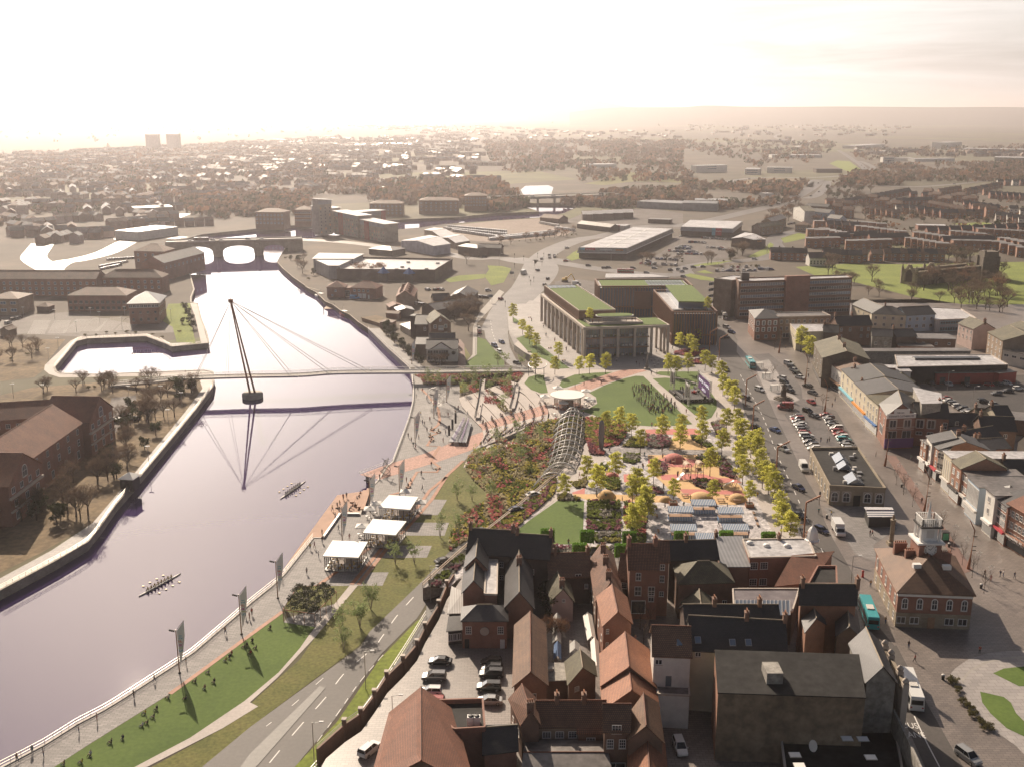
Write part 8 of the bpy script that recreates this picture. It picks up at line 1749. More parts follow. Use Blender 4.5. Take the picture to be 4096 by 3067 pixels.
CA=[("N2 1690,205",'sedan','black',-20),("N2 1840,230",'sedan','blue',-66),("N2 1900,370",'suv','white',-66),("N2 2012,655",'sedan','navy',-70),("N2 2010,860",'sedan','black',-50),("R2 580,455",'hatch','navy',-60),("R1 85,730",'suv','white',-64),("M2 1965,995",'suv','grey',116),("M2 2083,930",'suv','white',-64),("M2 1820,430",'suv','white',-60),("M2 1860,470",'hatch','blue',-55),("M2 1805,510",'sedan','navy',20),("M2 1815,770",'sedan','black',-75),("N1 1155,1105",'sedan','black',28),("N1 1735,690",'sedan','navy',34),("N1 1875,570",'sedan','white',34),("N1 1460,865",'sedan','black',34),("M1 1562,578",'suv','blue',-68),("M1 1620,548",'hatch','blue',-64),("M1 1606,630",'suv','white',-70),("M1 1742,715",'sedan','black',-60),("B2 1400,895",'sedan','black',176),("B2 1355,1010",'suv','grey',178),("B2 1330,1115",'hatch','white',178),("B2 1352,1190",'hatch','red',178),("B2 1775,900",'hatch','black',178),("B2 1778,945",'hatch','black',178),("B2 1775,990",'suv','black',178),("B2 1758,1085",'suv','black',178),("B2 1765,1185",'sedan','silver',178),("B2 880,1545",'suv','white',60),("B3 1508,1530",'suv','white',-86),("B4 1795,1600",'suv','silver',-68)]
for s_,k,c_,a in CA:car(k,c_,g(s_)[0]+Up(.05),radians(a),c_+' '+{'hatch':'hatchback','sedan':'saloon car','suv':'tall estate car'}[k],'cars on the streets')
HC=['grey','red','silver','white','silver','grey','red','white','black','grey','black','white']
def crow(s,n,cols,a,grp,k=None,detail=1,jit=0):
 A_,D_=g(s)
 for i in range(n):
  p=A_+(D_-A_)*i/max(1,n-1);p.z=gz(p.x,p.y)+.05;c_=cols[i%len(cols)];kk=k or RD.choice(['hatch','sedan','suv','hatch'])
  car(kk,c_,p,radians(a+RD.uni(-3,3)+(180 if RD.random()<.4 else 0)),c_+' parked car',grp,detail)
crow("R1 375,945 520,1200",12,HC,2,'cars parked in the market rows');crow("R1 622,935 815,1205",13,['red','grey','silver','black','grey','white','red','red','white','teal','black','silver','silver'],2,'cars parked in the market rows')
crow("R1 320,520 410,630",5,['white','grey','silver','black','white'],-52,'cars along the upper market lane');crow("R1 262,635 325,740",4,['white','black','grey','black'],-60,'cars along the upper market lane');crow("R1 470,700 510,755",2,['black','grey'],-60,'cars along the upper market lane');crow("R1 470,900 520,940",2,['black','grey'],-60,'cars along the upper market lane');crow("R1 500,830 500,831",1,['red'],-75,'cars along the upper market lane')
crow("R1 1575,800 1780,925",7,['red','white','grey','white','black','grey','white'],8,'cars in the rear car park');crow("R1 1460,680 1740,690",3,['black','white','black'],-85,'cars in the rear car park');crow("R1 1920,690 2070,680",3,['red','grey','white'],-60,'cars in the rear car park');crow("R1 1880,820 1970,850",2,['black','silver'],5,'cars in the rear car park');crow("R1 1985,760 2160,720",3,['grey','black','white'],10,'cars in the rear car park')
for i,s_ in enumerate(each("R2 558,310 660,330 970,490 990,485 975,895 1095,1190 1385,225 1890,815 1940,850 2015,815 2040,815 2130,830 1280,1390 1330,1500 1850,1430 R1 475,625 668,860 690,815 1018,1255 1300,1285 575,1140 628,1150 645,1135 640,1050 295,390 B3 1178,740 B2 1203,795 R1 530,810")):person(g(s_)[0],'walk' if i%2 else 'stand',None,None,'pedestrians in the town streets')
for s_ in each("R1 1180,1480 1240,1560 1312,1656 R2 1540,470 1625,610 1710,720 1790,820 1885,945 R1 130,640 190,640 205,400 590,880 R2 1240,130 B3 1215,640 1285,650 1240,760 R1 340,940 360,1000"):tree('street_bare',g(s_)[0],RD.uni(.85,1.05),'small bare street tree','bare street trees')
for s_ in "R1 425,420|R1 480,490":pass
for s_ in("R1 415,420","R1 480,500"):tree('plane',g(s_)[0],1.35,'bright green tree beside the stone bank','bright trees by the bank')
o=B('office_block','long brown brick office block with dark window bands and white roof edges',"T3 365,1345 1100,1318 1060,1300 345,1322",19,'fa0','bbrown','wroof',parapet=.6);q=bq(o);zb=o.location.z;a,d_=q[0],q[1];L=d_-a
for k in range(6):
 for f0,f1 in((.02,.4),(.62,.99)):m_=a+L*((f0+f1)/2);awin(o,(m_.x,m_.y,zb+2.6+3.0*k),atan2(L.y,L.x),L.length*(f1-f0),1.5,'band','offwhite','sglass' if k%2 else 'pane')
b=MB();c0,c1=a+L*.4,a+L*.61;b.bar(V2(c0,zb+10.8)-Vec((0,.6,0)),V2(c1,zb+10.8)-Vec((0,.6,0)),2.4,21.6);b.put('stair_tower','bred',o)
roofbox(o,V2(q[3]+(q[2]-q[3])*.06+Vec((0,-5,0)),zb+19),4,3,4,'dmetal','roof_plant')
B('office_wing','white-framed left wing of the brown office block',"T3 205,1320 320,1335 460,1310 330,1300",18.5,'fa0','bbuff','wroof','3:1@3,24x1.5,band,white,sglass;3:1@6.3,24x1.5,band,white,sglass;3:1@9.6,24x1.5,band,white,sglass;3:1@12.9,24x1.5,band,white,sglass;3:1@16,24x1.5,band,white,sglass',parapet=.5)
rt=thg('church_ruin','roofless sandstone church ruin with a broken tower and empty gable window','church ruin',at(*px("T3 1700,1370")[0],0));P=gg("SA 90,990 1900,800",0)
def wl(a,c,h,nm='wall',t=1.0):b=MB();b.bar(a+Up(h/2),c+Up(h/2),t,h);return b.put(nm,'dstone',rt)
A_,D_=P;d_=(D_-A_);nb=Vec((-d_.y,d_.x,0)).normalized()*11;wl(A_+d_*.06,D_-d_*.1,8);wl(A_+d_*.06+nb,D_-d_*.1+nb,8)
b=MB()
for i in range(40):p=A_+d_*(.06+.84*i/40);b.bar(p+Up(8),p+d_*.01+Up(8.7),1.0,.7);b.bar(p+nb+Up(8),p+nb+d_*.01+Up(8.7),1.0,.7)
b.put('battlement','stone',rt)
def gable(p,w,h,hole):
 n=nb.normalized();b=MB();q0,q1=p-n*.0,p+n*w;M_=[q0,q1]
 for t0,t1,z0,z1 in((0,.22,0,h*.6),(.78,1,0,h*.6),(.22,.78,0,h*.12 if hole else h*.6)):b.bar(q0+n*w*t0+Vec((0,0,(z0+z1)/2)),q0+n*w*t1+Vec((0,0,(z0+z1)/2)),1.1,z1-z0)
 for k in range(6):
  t_=.11+.39*k/6;z_=h*(.55+.45*k/6)
  for u in(t_,1-t_):c_=q0+n*w*u;b.box(c_.x-.6,c_.y-.5,z_-h*.12,c_.x+.6,c_.y+.5,z_+h*.02)
 for u in(0,1):c_=q0+n*w*u;b.box(c_.x-.7,c_.y-.7,0,c_.x+.7,c_.y+.7,h*.78);b.lat([(.7,0),(0,2.4)],(c_.x,c_.y,h*.78),4,0,0)
 return b.put('gable','stone',rt)
gable(A_+d_*.05,11,13,1);gable(A_+d_*.33,11,13,0);gable(A_+d_*.82,11,9,0)
tp=D_+d_*.02;b=MB();b.box(tp.x-4.5,tp.y-1,0,tp.x+4.5,tp.y+8,17)
for sx in(-1,1):
 for sy in(-1,8):b.box(tp.x+sx*4.5-.9,tp.y+sy-.9,0,tp.x+sx*4.5+.9,tp.y+sy+.9,14);b.box(tp.x+sx*4.3-.6,tp.y+sy-.6,17,tp.x+sx*4.3+.6,tp.y+sy+.6,18)
b.put('tower','dstone',rt)
HP={}
def hproto(k):
 if k in HP:return HP[k]
 w,d_,h,rh,wm_,rm_,r=dict(flat=(9,8,7.2,.3,'borange','felt','flat'),gable=(8,8,5.4,3.2,'bred','dslate','gable'),gable2=(7.5,8,5.4,3,'borange','btile','gable'),white=(8,8,5.6,3,'rwhite','dslate','gable'),suburb=(8,7,5.2,2.8,'bbrown','btile','gable'),tall=(10,9,8.4,3,'borange','btile','gable'))[k]
 q=[Vec(v)for v in((-w/2,-d_/2,0),(w/2,-d_/2,0),(w/2,d_/2,0),(-w/2,d_/2,0))]
 wa=wmesh(q,-.5,h,r,rh,'a').mesh('wall',wm_);ro,rid=rmesh(q,h,r,rh,'a',.3);rf=ro.mesh('roof',rm_)
 ch=None
 if rid:b=MB();b.box(w*.28,-.35,h+rh-.8,w*.28+.9,.35,h+rh+1.2);b.lat([(.12,0),(.1,.4)],(w*.28+.3,0,h+rh+1.2),5);ch=b.mesh('chimney',wm_ if wm_.startswith('brick')else 'bbrown',uv=0)
 HP[k]=(wa,rf,ch,w,d_,h);return HP[k]
def house(k,p,rz,desc,group,sc=1,only=None):
 wa,rf,ch,w,d_,h=hproto(k);o=thg('house',None,'house',p,rz,group);o.scale=(sc,sc,1);inst(wa,'wall',(0,0,0),parent=o);r_=inst(rf,'roof',(0,0,0),parent=o)
 if ch:inst(ch,'chimney',(0,0,0),parent=r_)
 for z in[1.4+2.6*i for i in range(int(h/2.6))]:
  for x in(-w*.27,w*.27):inst(wmsh(1.3,1.1,'pair'),'window',(x,-d_/2-.01,z),parent=o)
 later(o,desc,only);return o
KD=dict(flat='flat-roofed brick terrace house',gable='red brick gabled house with a black roof',gable2='orange brick gabled house with a brown roof',white='white rendered gabled house',suburb='brown brick suburban house',tall='tall orange brick block')
def hrow(s,n,k,a,jit=0):
 A_,D_=g(s)
 for i in range(n):
  f=i/max(1,n-1);p=A_+(D_-A_)*f;kk=k[i%len(k)]if isinstance(k,list)else k
  house(kk,p,radians(a)+RD.uni(-.04,.04),KD[kk],'houses of the brick estate',RD.uni(.95,1.1))
EST=[("S4 645,835 700,840",2,'flat',-8),("S4 690,770 760,745",2,['flat','gable'],-8),("S4 730,830 900,870",5,'flat',-14),("S4 780,780 950,790",4,'gable',-4),("S4 1000,810 1290,850",7,'flat',-12),("S4 985,775 1150,790",4,'flat',-12),("S4 640,905 800,900",4,'flat',-10),("S4 800,880 1100,860",5,'gable',-5),("S4 930,925 1180,915",5,'flat',-12),("S4 1100,880 1310,880",5,'gable',-6),("S4 1370,905 1600,945",6,'flat',-14),("S4 1430,860 1620,890",5,'flat',-14),("S4 1700,850 1880,870",5,'flat',-12),("S4 1640,905 1940,900",6,'gable',-6),("S4 1900,830 2210,850",6,'flat',-10),("S4 2060,905 2210,935",4,'flat',-12),("S4 1520,830 2190,800",9,'gable',-2),("T3 600,1195 760,1200",3,'gable',-6),("T3 940,1205 1110,1215",4,'gable',-5),("T3 1150,1205 1250,1208",2,'gable2',-6),("T3 1330,1200 1650,1205",7,['gable2','gable'],-5),("T3 1780,1130 1960,1135",4,'flat',-8),("T3 2040,1140 2200,1180",4,'flat',-20),("S4 1090,590 1270,640",5,['tall','gable2'],-30),("S4 1060,655 1260,690",6,'gable2',-12),("S4 1290,600 1500,590",5,'gable',-8),("S4 1290,650 1440,660",4,['white','gable'],-10),("S4 1450,665 1620,690",4,'gable',-10),("S4 1500,540 1640,600",5,['tall','gable2'],-38),("S4 1530,620 1740,660",6,'gable2',-35),("S4 1680,690 1870,690",4,['gable','gable2'],-8),("S4 1700,560 1830,600",4,['gable2','tall'],-35),("S4 1790,620 1990,650",5,'gable',-10),("S4 1860,665 1960,685",3,'tall',-12),("S4 2030,710 2200,740",5,['white','gable'],-20),("S4 1390,545 1480,550",2,'gable',-6),("S4 1600,520 1720,500",4,'gable2',-5),("S4 1980,545 2200,560",6,'gable',-8),("S4 1790,520 2020,470",7,['gable2','gable'],12),("S4 2030,450 2200,450",4,['white','gable'],-5),("S4 900,600 1340,520",13,'gable',14),("S4 780,620 900,640",3,'tall',-8),("S4 830,660 910,690",2,'tall',-25),("S4 2130,660 2210,680",2,'white',-20),("S4 1930,520 2010,540",2,'gable2',-10)]
for e in EST:hrow(*e)
for l,s_,h,r,w_,m_ in(('long pale blue rendered flats with dark gabled roofs',"S4 590,640 770,655",10,'ga3','rblue','dslate'),('white gabled flats at the left end of the blue flats',"S4 508,610 590,640",11,'gb3','rwhite','moss'),('pale blue flats nearest the car park with an olive roof',"S4 755,690 845,700",9,'ga3','rblue','dslate'),('dark three-storey flats behind the blue ones',"S4 600,600 760,610",9,'ga2.5','bdark','dslate'),('brown flats beside the curving road',"S4 270,760 430,740",7,'ga3','bbuff','moss'),('pale-roofed brown flats above the curving road',"S4 350,720 455,690",8,'ga3','bbuff','roof_corrugated'),('low brown house by the bare trees',"S4 520,740 620,745",6,'ha2.5','bbuff','btile'),('low flat-roofed school with white roofs',"S4 1430,745 1640,748",4,'fa0','bred','wroof'),('low school block with a pale blue roof end',"S4 1680,770 1920,772",4,'fa0','bred','wroof'),('white gabled chapel-like house by the church green',"T3 825,1190 930,1190",5.4,'ga3.5','rwhite','dslate'),('low brick bungalow with a slate-blue roof',"SA 720,240 890,240",4,'ga2.5','borange','groof')):
 B('flats',l,s_,h,r,w_,m_,'0:5@2,1.2x1.2,pair;0:5@%s,1.2x1.2,pair'%(h-2)if h>4.5 else None,0,depth=10,group=None)
def shed(label,s,h,wall,rm,r='fa0',depth=None,band=None,**k):
 o=B(k.pop('name','retail_shed'),label,s,h,r,wall,rm,None,depth=depth,base=0,**k);return o
o=shed('big brick retail shed with a grey mansard parapet and three store signs',"S3 172,292 668,300 1145,95 735,78",7.5,'bdark','wroof');q=bq(o);a,d_=q[0],q[1];c=sum(q,Vec())/4
b=MB()
for i in range(4):
 p0,p1=q[i],q[(i+1)%4];o0,o1=c+(p0-c)*1.035,c+(p1-c)*1.035;b.face([V2(o0,4.6),V2(o1,4.6),V2(p1,7.9),V2(p0,7.9)]);b.face([V2(p0,7.9),V2(p1,7.9),V2(c+(p1-c)*.99,7.6),V2(c+(p0-c)*.99,7.6)])
b.put('mansard','concrete',o);b=MB();[b.bar(V2(c+(q[i]-c)*1.04,4.4),V2(c+(q[(i+1)%4]-c)*1.04,4.4),.3,.6)for i in range(4)];b.put('white_band','white',o)
L=d_-a;rz=atan2(L.y,L.x);nr=Vec((L.y,-L.x,0)).normalized()
def sgn(o,f0,f1,z,h,mat,txt,tm,out=1.3,part='sign'):
 p0,p1=a+L*f0+nr*out,a+L*f1+nr*out;b=MB();b.bar(V2(p0,z),V2(p1,z),.15,h);b.put(part,mat,o);m_=(p0+p1)/2+nr*.12
 if txt:sign(txt,(m_.x,m_.y,z),rz,h*.62,tm,o,width=(p1-p0).length*.84)
sgn(o,.03,.13,6.6,1.7,'spaint','home','lgrey');sgn(o,.13,.34,6.6,1.7,'crimson','bargains','white');sgn(o,.44,.7,6.1,1.6,'white','MATALAN','lgrey');sgn(o,.77,.93,5.9,1.9,'opaint','halfords','ldark')
b=MB();[b.bar(V2(q[0]+(q[1]-q[0])*.5+(q[3]-q[0])*t_,7.75),V2(q[0]+(q[1]-q[0])*(.5)+(q[3]-q[0])*(t_+.08),7.75),1.2,.25)for t_ in[.04+.1*i for i in range(9)]];[b.bar(V2(q[0]+(q[1]-q[0])*.15+(q[3]-q[0])*t_,7.74),V2(q[0]+(q[1]-q[0])*.85+(q[3]-q[0])*t_,7.74),1.0,.25)for t_ in(.2,.36,.5,.64,.8)];b.put('roof_light','white',o)
o=shed('second retail shed with a grey mansard and tall red and blue store sign',"S3 1235,75 1770,95 1870,18 1330,5",8,'bdark','wroof');q=bq(o);c=sum(q,Vec())/4;a,d_=q[0],q[1];L=d_-a;rz=atan2(L.y,L.x);nr=Vec((L.y,-L.x,0)).normalized()
b=MB()
for i in range(4):p0,p1=q[i],q[(i+1)%4];o0,o1=c+(p0-c)*1.03,c+(p1-c)*1.03;b.face([V2(o0,4.8),V2(o1,4.8),V2(p1,8.3),V2(p0,8.3)])
b.put('mansard','gclad',o);sgn(o,.61,.68,5,6,'spaint','',None,1.6);sgn(o,.68,.8,5,6,'crimson','',None,1.6)
m_=a+L*.64+nr*1.8;sign('home',(m_.x,m_.y,5.8),rz,1.4,'lgrey',o,width=L.length*.06);m_=a+L*.74+nr*1.8;sign('bargains',(m_.x,m_.y,5.8),rz,1.4,'white',o,width=L.length*.1)
o=shed('dark store with a low white gable roof at the car park corner',"S3 1760,195 1985,210 2115,205 1900,135",6.5,'bdark','wroof','gb1.4');q=bq(o);a,d_=q[0],q[1];L=d_-a
m_=(q[1]+q[2])/2;L2=q[2]-q[1];n2_=Vec((L2 .y,-L2 .x,0)).normalized()*.3;sign('ISORS',(m_.x+n2_.x,m_.y+n2_.y,5.2),atan2(L2 .y,L2 .x),1.5,'opaint',o)
shed('pale lilac warehouse with a three-peaked zigzag roof',"T2 387,1075 595,1110 705,1095 570,1040",7,'cladding_lilac','mroof','gb2',name='warehouse')
shed('long yellow-brick warehouse beside the van yard',"T2 535,1005 640,1050 745,1040 600,990",5,'bbuff','mroof','gb2',name='warehouse');shed('yellow-brick warehouse end nearest the dark pub',"T2 640,1055 740,1090 830,1075 740,1035",5,'bbuff','mroof','gb2',name='warehouse')
shed('dark brick corner pub by the bridge road',"T2 755,1110 880,1125",6,'bdark','slate','ha2',9,name='pub');shed('dark terrace beside the corner pub',"T2 885,1120 1030,1125",5,'bdark','slate','ga2.5',8,name='pub');shed('low dark restaurant with round signs and a gabled porch',"S2 830,170 1170,200",4,'bdark','felt','ha2',16,name='restaurant')
for i in range(5):A_=at(*px("T2 %d,%d"%(1562+62*i,900-7*i))[0],6);shed(('first','second','third','fourth','fifth')[i]+' sawtooth roof bay of the works, counted from the left',"T2 %d,%d %d,%d"%(1562+66*i,905-3*i,1625+66*i,905-3*i),6,'bdark','mroof','ga2.5',20,name='works_shed')
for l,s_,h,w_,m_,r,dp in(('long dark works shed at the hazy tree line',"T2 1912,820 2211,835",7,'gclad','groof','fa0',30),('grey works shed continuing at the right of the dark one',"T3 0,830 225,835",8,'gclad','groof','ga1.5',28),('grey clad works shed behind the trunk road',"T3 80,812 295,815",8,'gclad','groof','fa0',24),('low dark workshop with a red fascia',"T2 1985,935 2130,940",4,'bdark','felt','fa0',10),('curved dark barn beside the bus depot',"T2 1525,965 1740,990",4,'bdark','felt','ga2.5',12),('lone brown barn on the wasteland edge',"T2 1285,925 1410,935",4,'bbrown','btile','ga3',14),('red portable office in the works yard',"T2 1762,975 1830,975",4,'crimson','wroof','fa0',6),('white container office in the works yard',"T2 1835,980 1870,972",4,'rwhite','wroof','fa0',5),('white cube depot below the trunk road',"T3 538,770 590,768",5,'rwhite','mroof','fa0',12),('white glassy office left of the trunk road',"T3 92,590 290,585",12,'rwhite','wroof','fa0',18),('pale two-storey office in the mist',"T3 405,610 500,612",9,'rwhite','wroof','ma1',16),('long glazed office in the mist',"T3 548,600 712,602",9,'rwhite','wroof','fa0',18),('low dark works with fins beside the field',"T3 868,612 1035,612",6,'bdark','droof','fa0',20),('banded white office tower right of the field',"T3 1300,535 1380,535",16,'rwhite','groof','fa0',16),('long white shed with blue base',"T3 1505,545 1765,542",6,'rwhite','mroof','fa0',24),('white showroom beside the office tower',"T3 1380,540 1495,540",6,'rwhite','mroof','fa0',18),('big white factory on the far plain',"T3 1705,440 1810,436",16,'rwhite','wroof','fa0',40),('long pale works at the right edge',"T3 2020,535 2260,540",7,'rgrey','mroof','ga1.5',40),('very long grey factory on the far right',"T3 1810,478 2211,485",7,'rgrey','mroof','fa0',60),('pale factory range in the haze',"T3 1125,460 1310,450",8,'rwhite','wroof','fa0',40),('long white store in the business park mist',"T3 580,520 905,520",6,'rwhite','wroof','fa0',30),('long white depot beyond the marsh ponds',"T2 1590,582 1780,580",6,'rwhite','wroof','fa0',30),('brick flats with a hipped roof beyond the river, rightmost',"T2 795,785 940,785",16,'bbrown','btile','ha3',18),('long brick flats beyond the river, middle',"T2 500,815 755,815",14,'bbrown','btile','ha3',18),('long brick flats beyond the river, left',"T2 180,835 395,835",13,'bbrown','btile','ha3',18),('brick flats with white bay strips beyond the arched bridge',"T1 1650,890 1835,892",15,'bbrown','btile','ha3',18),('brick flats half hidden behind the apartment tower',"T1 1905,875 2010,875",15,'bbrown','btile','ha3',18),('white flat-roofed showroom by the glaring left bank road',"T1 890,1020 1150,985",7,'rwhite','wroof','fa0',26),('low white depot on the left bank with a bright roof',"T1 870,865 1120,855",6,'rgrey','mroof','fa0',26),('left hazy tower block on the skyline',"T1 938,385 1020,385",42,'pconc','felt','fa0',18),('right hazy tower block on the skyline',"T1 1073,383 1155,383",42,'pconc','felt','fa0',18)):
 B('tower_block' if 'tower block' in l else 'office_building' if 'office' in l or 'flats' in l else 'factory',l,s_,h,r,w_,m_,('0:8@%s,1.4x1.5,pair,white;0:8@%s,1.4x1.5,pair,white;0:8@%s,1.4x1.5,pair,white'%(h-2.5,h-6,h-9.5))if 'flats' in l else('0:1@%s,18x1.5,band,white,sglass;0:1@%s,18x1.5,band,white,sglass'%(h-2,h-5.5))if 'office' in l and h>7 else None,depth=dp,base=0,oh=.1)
shed('flat grey leisure hall with a raised roof deck',"S2 12,318 592,320 745,248 105,236",9,'gclad','groof',name='leisure_hall',oh=.8);shed('lower clerestory end of the leisure hall by the riverside trees',"S2 238,420 385,420 590,328 20,322",8.4,'gclad','groof',name='leisure_hall')
o=shed('long low leisure centre with a pale ribbed roof and two blue pyramids',"S2 358,490 1800,503 2060,342 690,312",6,'bdark','mroof',name='leisure_centre',parapet=1.2)
for s_ in each("S2 970,395 1410,375 1845,390 865,447 1322,445 1240,480 1680,475"):p=at(*px(s_)[0],6.1);roofbox(o,p,2.4,1.8,1.1,'metal','vent')
for s_ in("S2 1050,640","S2 1425,650"):p=at(*px(s_)[0],0);b=MB();b.lat([(4,5),(0,9)],p,4,0,0);b.put('pyramid_roof','paint_bluebright',o);b=MB();b.box(p.x-2.6,p.y-2.6,0,p.x+2.6,p.y+2.6,5);b.put('entrance_bay','dglass',o)
def apt(label,s,h,dp,rise,panel=None):
 o=B('apartment_block',label,s,h,'mb%s'%rise,'wstone','wroof',None,depth=dp,base=0,oh=1.0);q=bq(o);a,d_=q[0],q[1];L=d_-a;rz=atan2(L.y,L.x);n_=max(3,int(L.length/3.4));nr=Vec((L.y,-L.x,0)).normalized()
 for k in range(int((h-4)/2.9)):
  for i in range(n_):
   if panel and abs((i+.5)/n_-panel)<.12:continue
   awin(o,(a.x+L.x*(i+.5)/n_,a.y+L.y*(i+.5)/n_,2+2.9*k),rz,1.2,1.5,'pair','offwhite',RD.choice(['pane','pane','pred','opaint','dglass']))
 b=MB();b.bar(V2(a+nr*.06,h-1.6),V2(d_+nr*.06,h-1.6),.2,3.4);b.put('upper_cladding','gclad',o)
 if panel:b=MB();p0,p1=a+L*(panel-.1)+nr*.1,a+L*(panel+.1)+nr*.1;b.bar(V2(p0,h*.5),V2(p1,h*.5),.35,h);b.put('red_panel','pred',o)
apt('tall stair tower of the riverside apartments under a tilted roof',"S5 315,238 545,222",29,9,1.5);apt('left riverside apartment block below the stair tower',"S5 200,350 520,372",21,13,1.2);apt('middle riverside apartment block with a red panel',"S5 582,432 1000,500",18.5,13,1,.3);apt('right riverside apartment block with a red panel',"S5 1042,578 1470,645",15,13,1,.28);apt('rear apartment block with a red end wall',"S5 1075,455 1480,400",18,13,1.2,.92)
o=B('boathouse','long red brick boathouse with white doors and a half-hipped tile roof',"S2 562,745 935,760",6,'ha3.4','bred','rtile','0:[.15/.33/.5/.68]@4.6,1.2x1.2,pair;0:[.36/.53]@1.6,2.2x2.6,band,white,white;0:[.7]@1.2,1x2.2,pair,white,white',depth=11,base=0);B('boathouse','left wing of the boathouse with a white balcony stair',"S2 208,742 468,742",5.8,'ha3','bred','rtile','0:[.5]@4,1x1,pair;0:[.3]@1.4,1x1,pair',depth=10,base=0);B('boathouse','glazed link between the two boathouse wings',"S2 470,750 560,750",5,'fa0','bred','rtile','0:1@2,2.6x3.6,six',depth=7,base=0)
o=B('gabled_house','brown house with a sawtooth row of roof dormers',"M1 772,180 912,180 942,118 800,110",5.5,'gb3.6','bbuff','rtile',None,0,base=0);q=bq(o)
for k in range(4):
 for sd in(0,1):f=.15+.24*k;p=(q[0]+(q[3]-q[0])*f if sd==0 else q[1]+(q[2]-q[1])*f);c_=(q[0]+q[1])/2+((q[3]+q[2])/2-(q[0]+q[1])/2)*f;m_=p+(c_-p)*.35;b=MB();b.face([V2(m_+Vec((0,-1,0)),6.6),V2(m_+Vec((0,1,0)),6.6),V2(m_,8.6)]);b.face([V2(m_+Vec((0,-1,0)),6.6),V2(m_,8.6),V2(c_,9)]);b.face([V2(m_+Vec((0,1,0)),6.6),V2(c_,9),V2(m_,8.6)]);b.put('dormer','rtile',o)
for l,s_,h,r,w_,m_,dp in(('low dark slate barn with a ridge running to the road',"M1 1090,285 1440,230",4.5,'ga2.6','bdark','slate',12),('long slate-roofed barn behind the mill',"M1 1190,185 1370,190",5,'gb3','bdark','slate',22),('black-roofed brick house left of the barns',"M1 1075,210 1205,205",6,'ga3','bbuff','dslate',9),('red-roofed shed beside the slipway lane',"M1 720,262 835,255",3,'gb1.6','bbrown','rtile',8),('white-roofed green shed by the slipway lane',"M1 785,290 915,283",4,'gb1.2','bdark','mroof',9),('brown shed below the red-roofed one',"M1 690,310 790,315",3,'ga1','bred','btile',6),('flat brown timber platform shed at the quay',"M1 495,345 640,390",1.6,'fa0','timber','scrub',9),('small dark brick store at the quay end',"M1 642,380 738,385",3.2,'fa0','bbrown','dirt',6)):
 B('outbuilding',l,s_,h,r,w_,m_,'0:3@4.4,1x1,pair' if 'black-roofed' in l else None,depth=dp,base=0)
o=B('mill','dark brick mill with a sun-bleached gable roof and white notice board',"SB 800,448 1590,405",9.5,'gb3.6','bbrown','moss','0:[.22/.74]@8,1x1.5,sash,,,spale;0:[.22/.74]@4.6,1.4x1.2,pair,white,white;0:[.48]@11,.8x1.2,arch',depth=14,base=0);q=bq(o);m_=(q[0]+q[1])/2;b=MB();b.box(m_.x-1.3,m_.y-.3,6.2,m_.x+1.3,m_.y-.12,8.4);b.put('notice_board','white',o)
rz=heading("SB 800,448 1590,405")
for z_,n_,w_ in((7.9,15,2.2),(7.4,15,2.2),(6.6,13,1.8)):strokes(o,(m_.x,m_.y-.34,z_),0,n_,.3,w_)
B('mill_wing','dark slate mill wing with a tall side chimney',"M1 925,400 1035,400",8,'ga3','bdark','dslate','0:[.7]@6,1x1.5,sash',depth=16,base=0);B('brick_tower','square dark brick tower on the left of the mill',"M1 885,330 915,332",10.5,'fa0','bdark','charcoal',depth=4,base=0);B('lean_to','cream sunlit lean-to beside the brick tower',"M1 805,400 882,440",3,'ma1','rcream','wroof',depth=6,base=0)
o=B('riverside_pub','white and black riverside pub with a pedimented front and glazed verandas',"SB 640,1440 1840,1435",5.4,'ga3','rwhite','slate','0:[.12/.3/.48/.62]@4.2,2.2x1.5,band;0:[.12/.3/.48/.62]@1.5,2.2x1.6,band',depth=12,base=0);q=bq(o);m_=q[0]+(q[1]-q[0])*.48;b=MB();w_=4.2;b.face([(m_.x-w_,m_.y-.3,5.7),(m_.x+w_,m_.y-.3,5.7),(m_.x,m_.y-.3,8.3)]);pd=b.put('pediment','white',o);b=MB();b.lat([(.55,0),(.45,.04)],(0,0,0),14);b.bar((m_.x-w_-.3,m_.y-.4,5.6),(m_.x,m_.y-.4,8.5),.5,.25,0,up=(0,1,0));b.bar((m_.x+w_+.3,m_.y-.4,5.6),(m_.x,m_.y-.4,8.5),.5,.25,0,up=(0,1,0));b.put('bargeboard','charcoal',o)
p=q[0]+(q[1]-q[0])*.88;b=MB();b.lat([(.85,0),(.85,.1),(0,.1)],(0,0,0),20);sg=inst(b.mesh('round_sign','charcoal'),'round_sign',Vec((p.x,p.y-.03,3.9))-o.location,0,1,o);sg.rotation_euler=(pi/2,0,0)
B('pub_wing','dark rear wing of the riverside pub with cross gables',"SB 760,1110 1740,1100",6,'ga2.6','rgrey','slate',None,0,depth=8,base=0);B('pub_annex','dark slate annex left of the riverside pub',"M1 930,560 1030,560",5,'ga2','bdark','slate',None,depth=12,base=0)
wo='0:9@9.4,1.4x1.7,band;0:9@6,1.4x1.9,sash;0:7@2.4,1.6x2.4,band'
B('gabled_office','long red-tiled riverside office with a white eaves window strip',"L1 -150,1440 600,908",11,'ga6','bred','rtile',wo,depth=17,base=0)
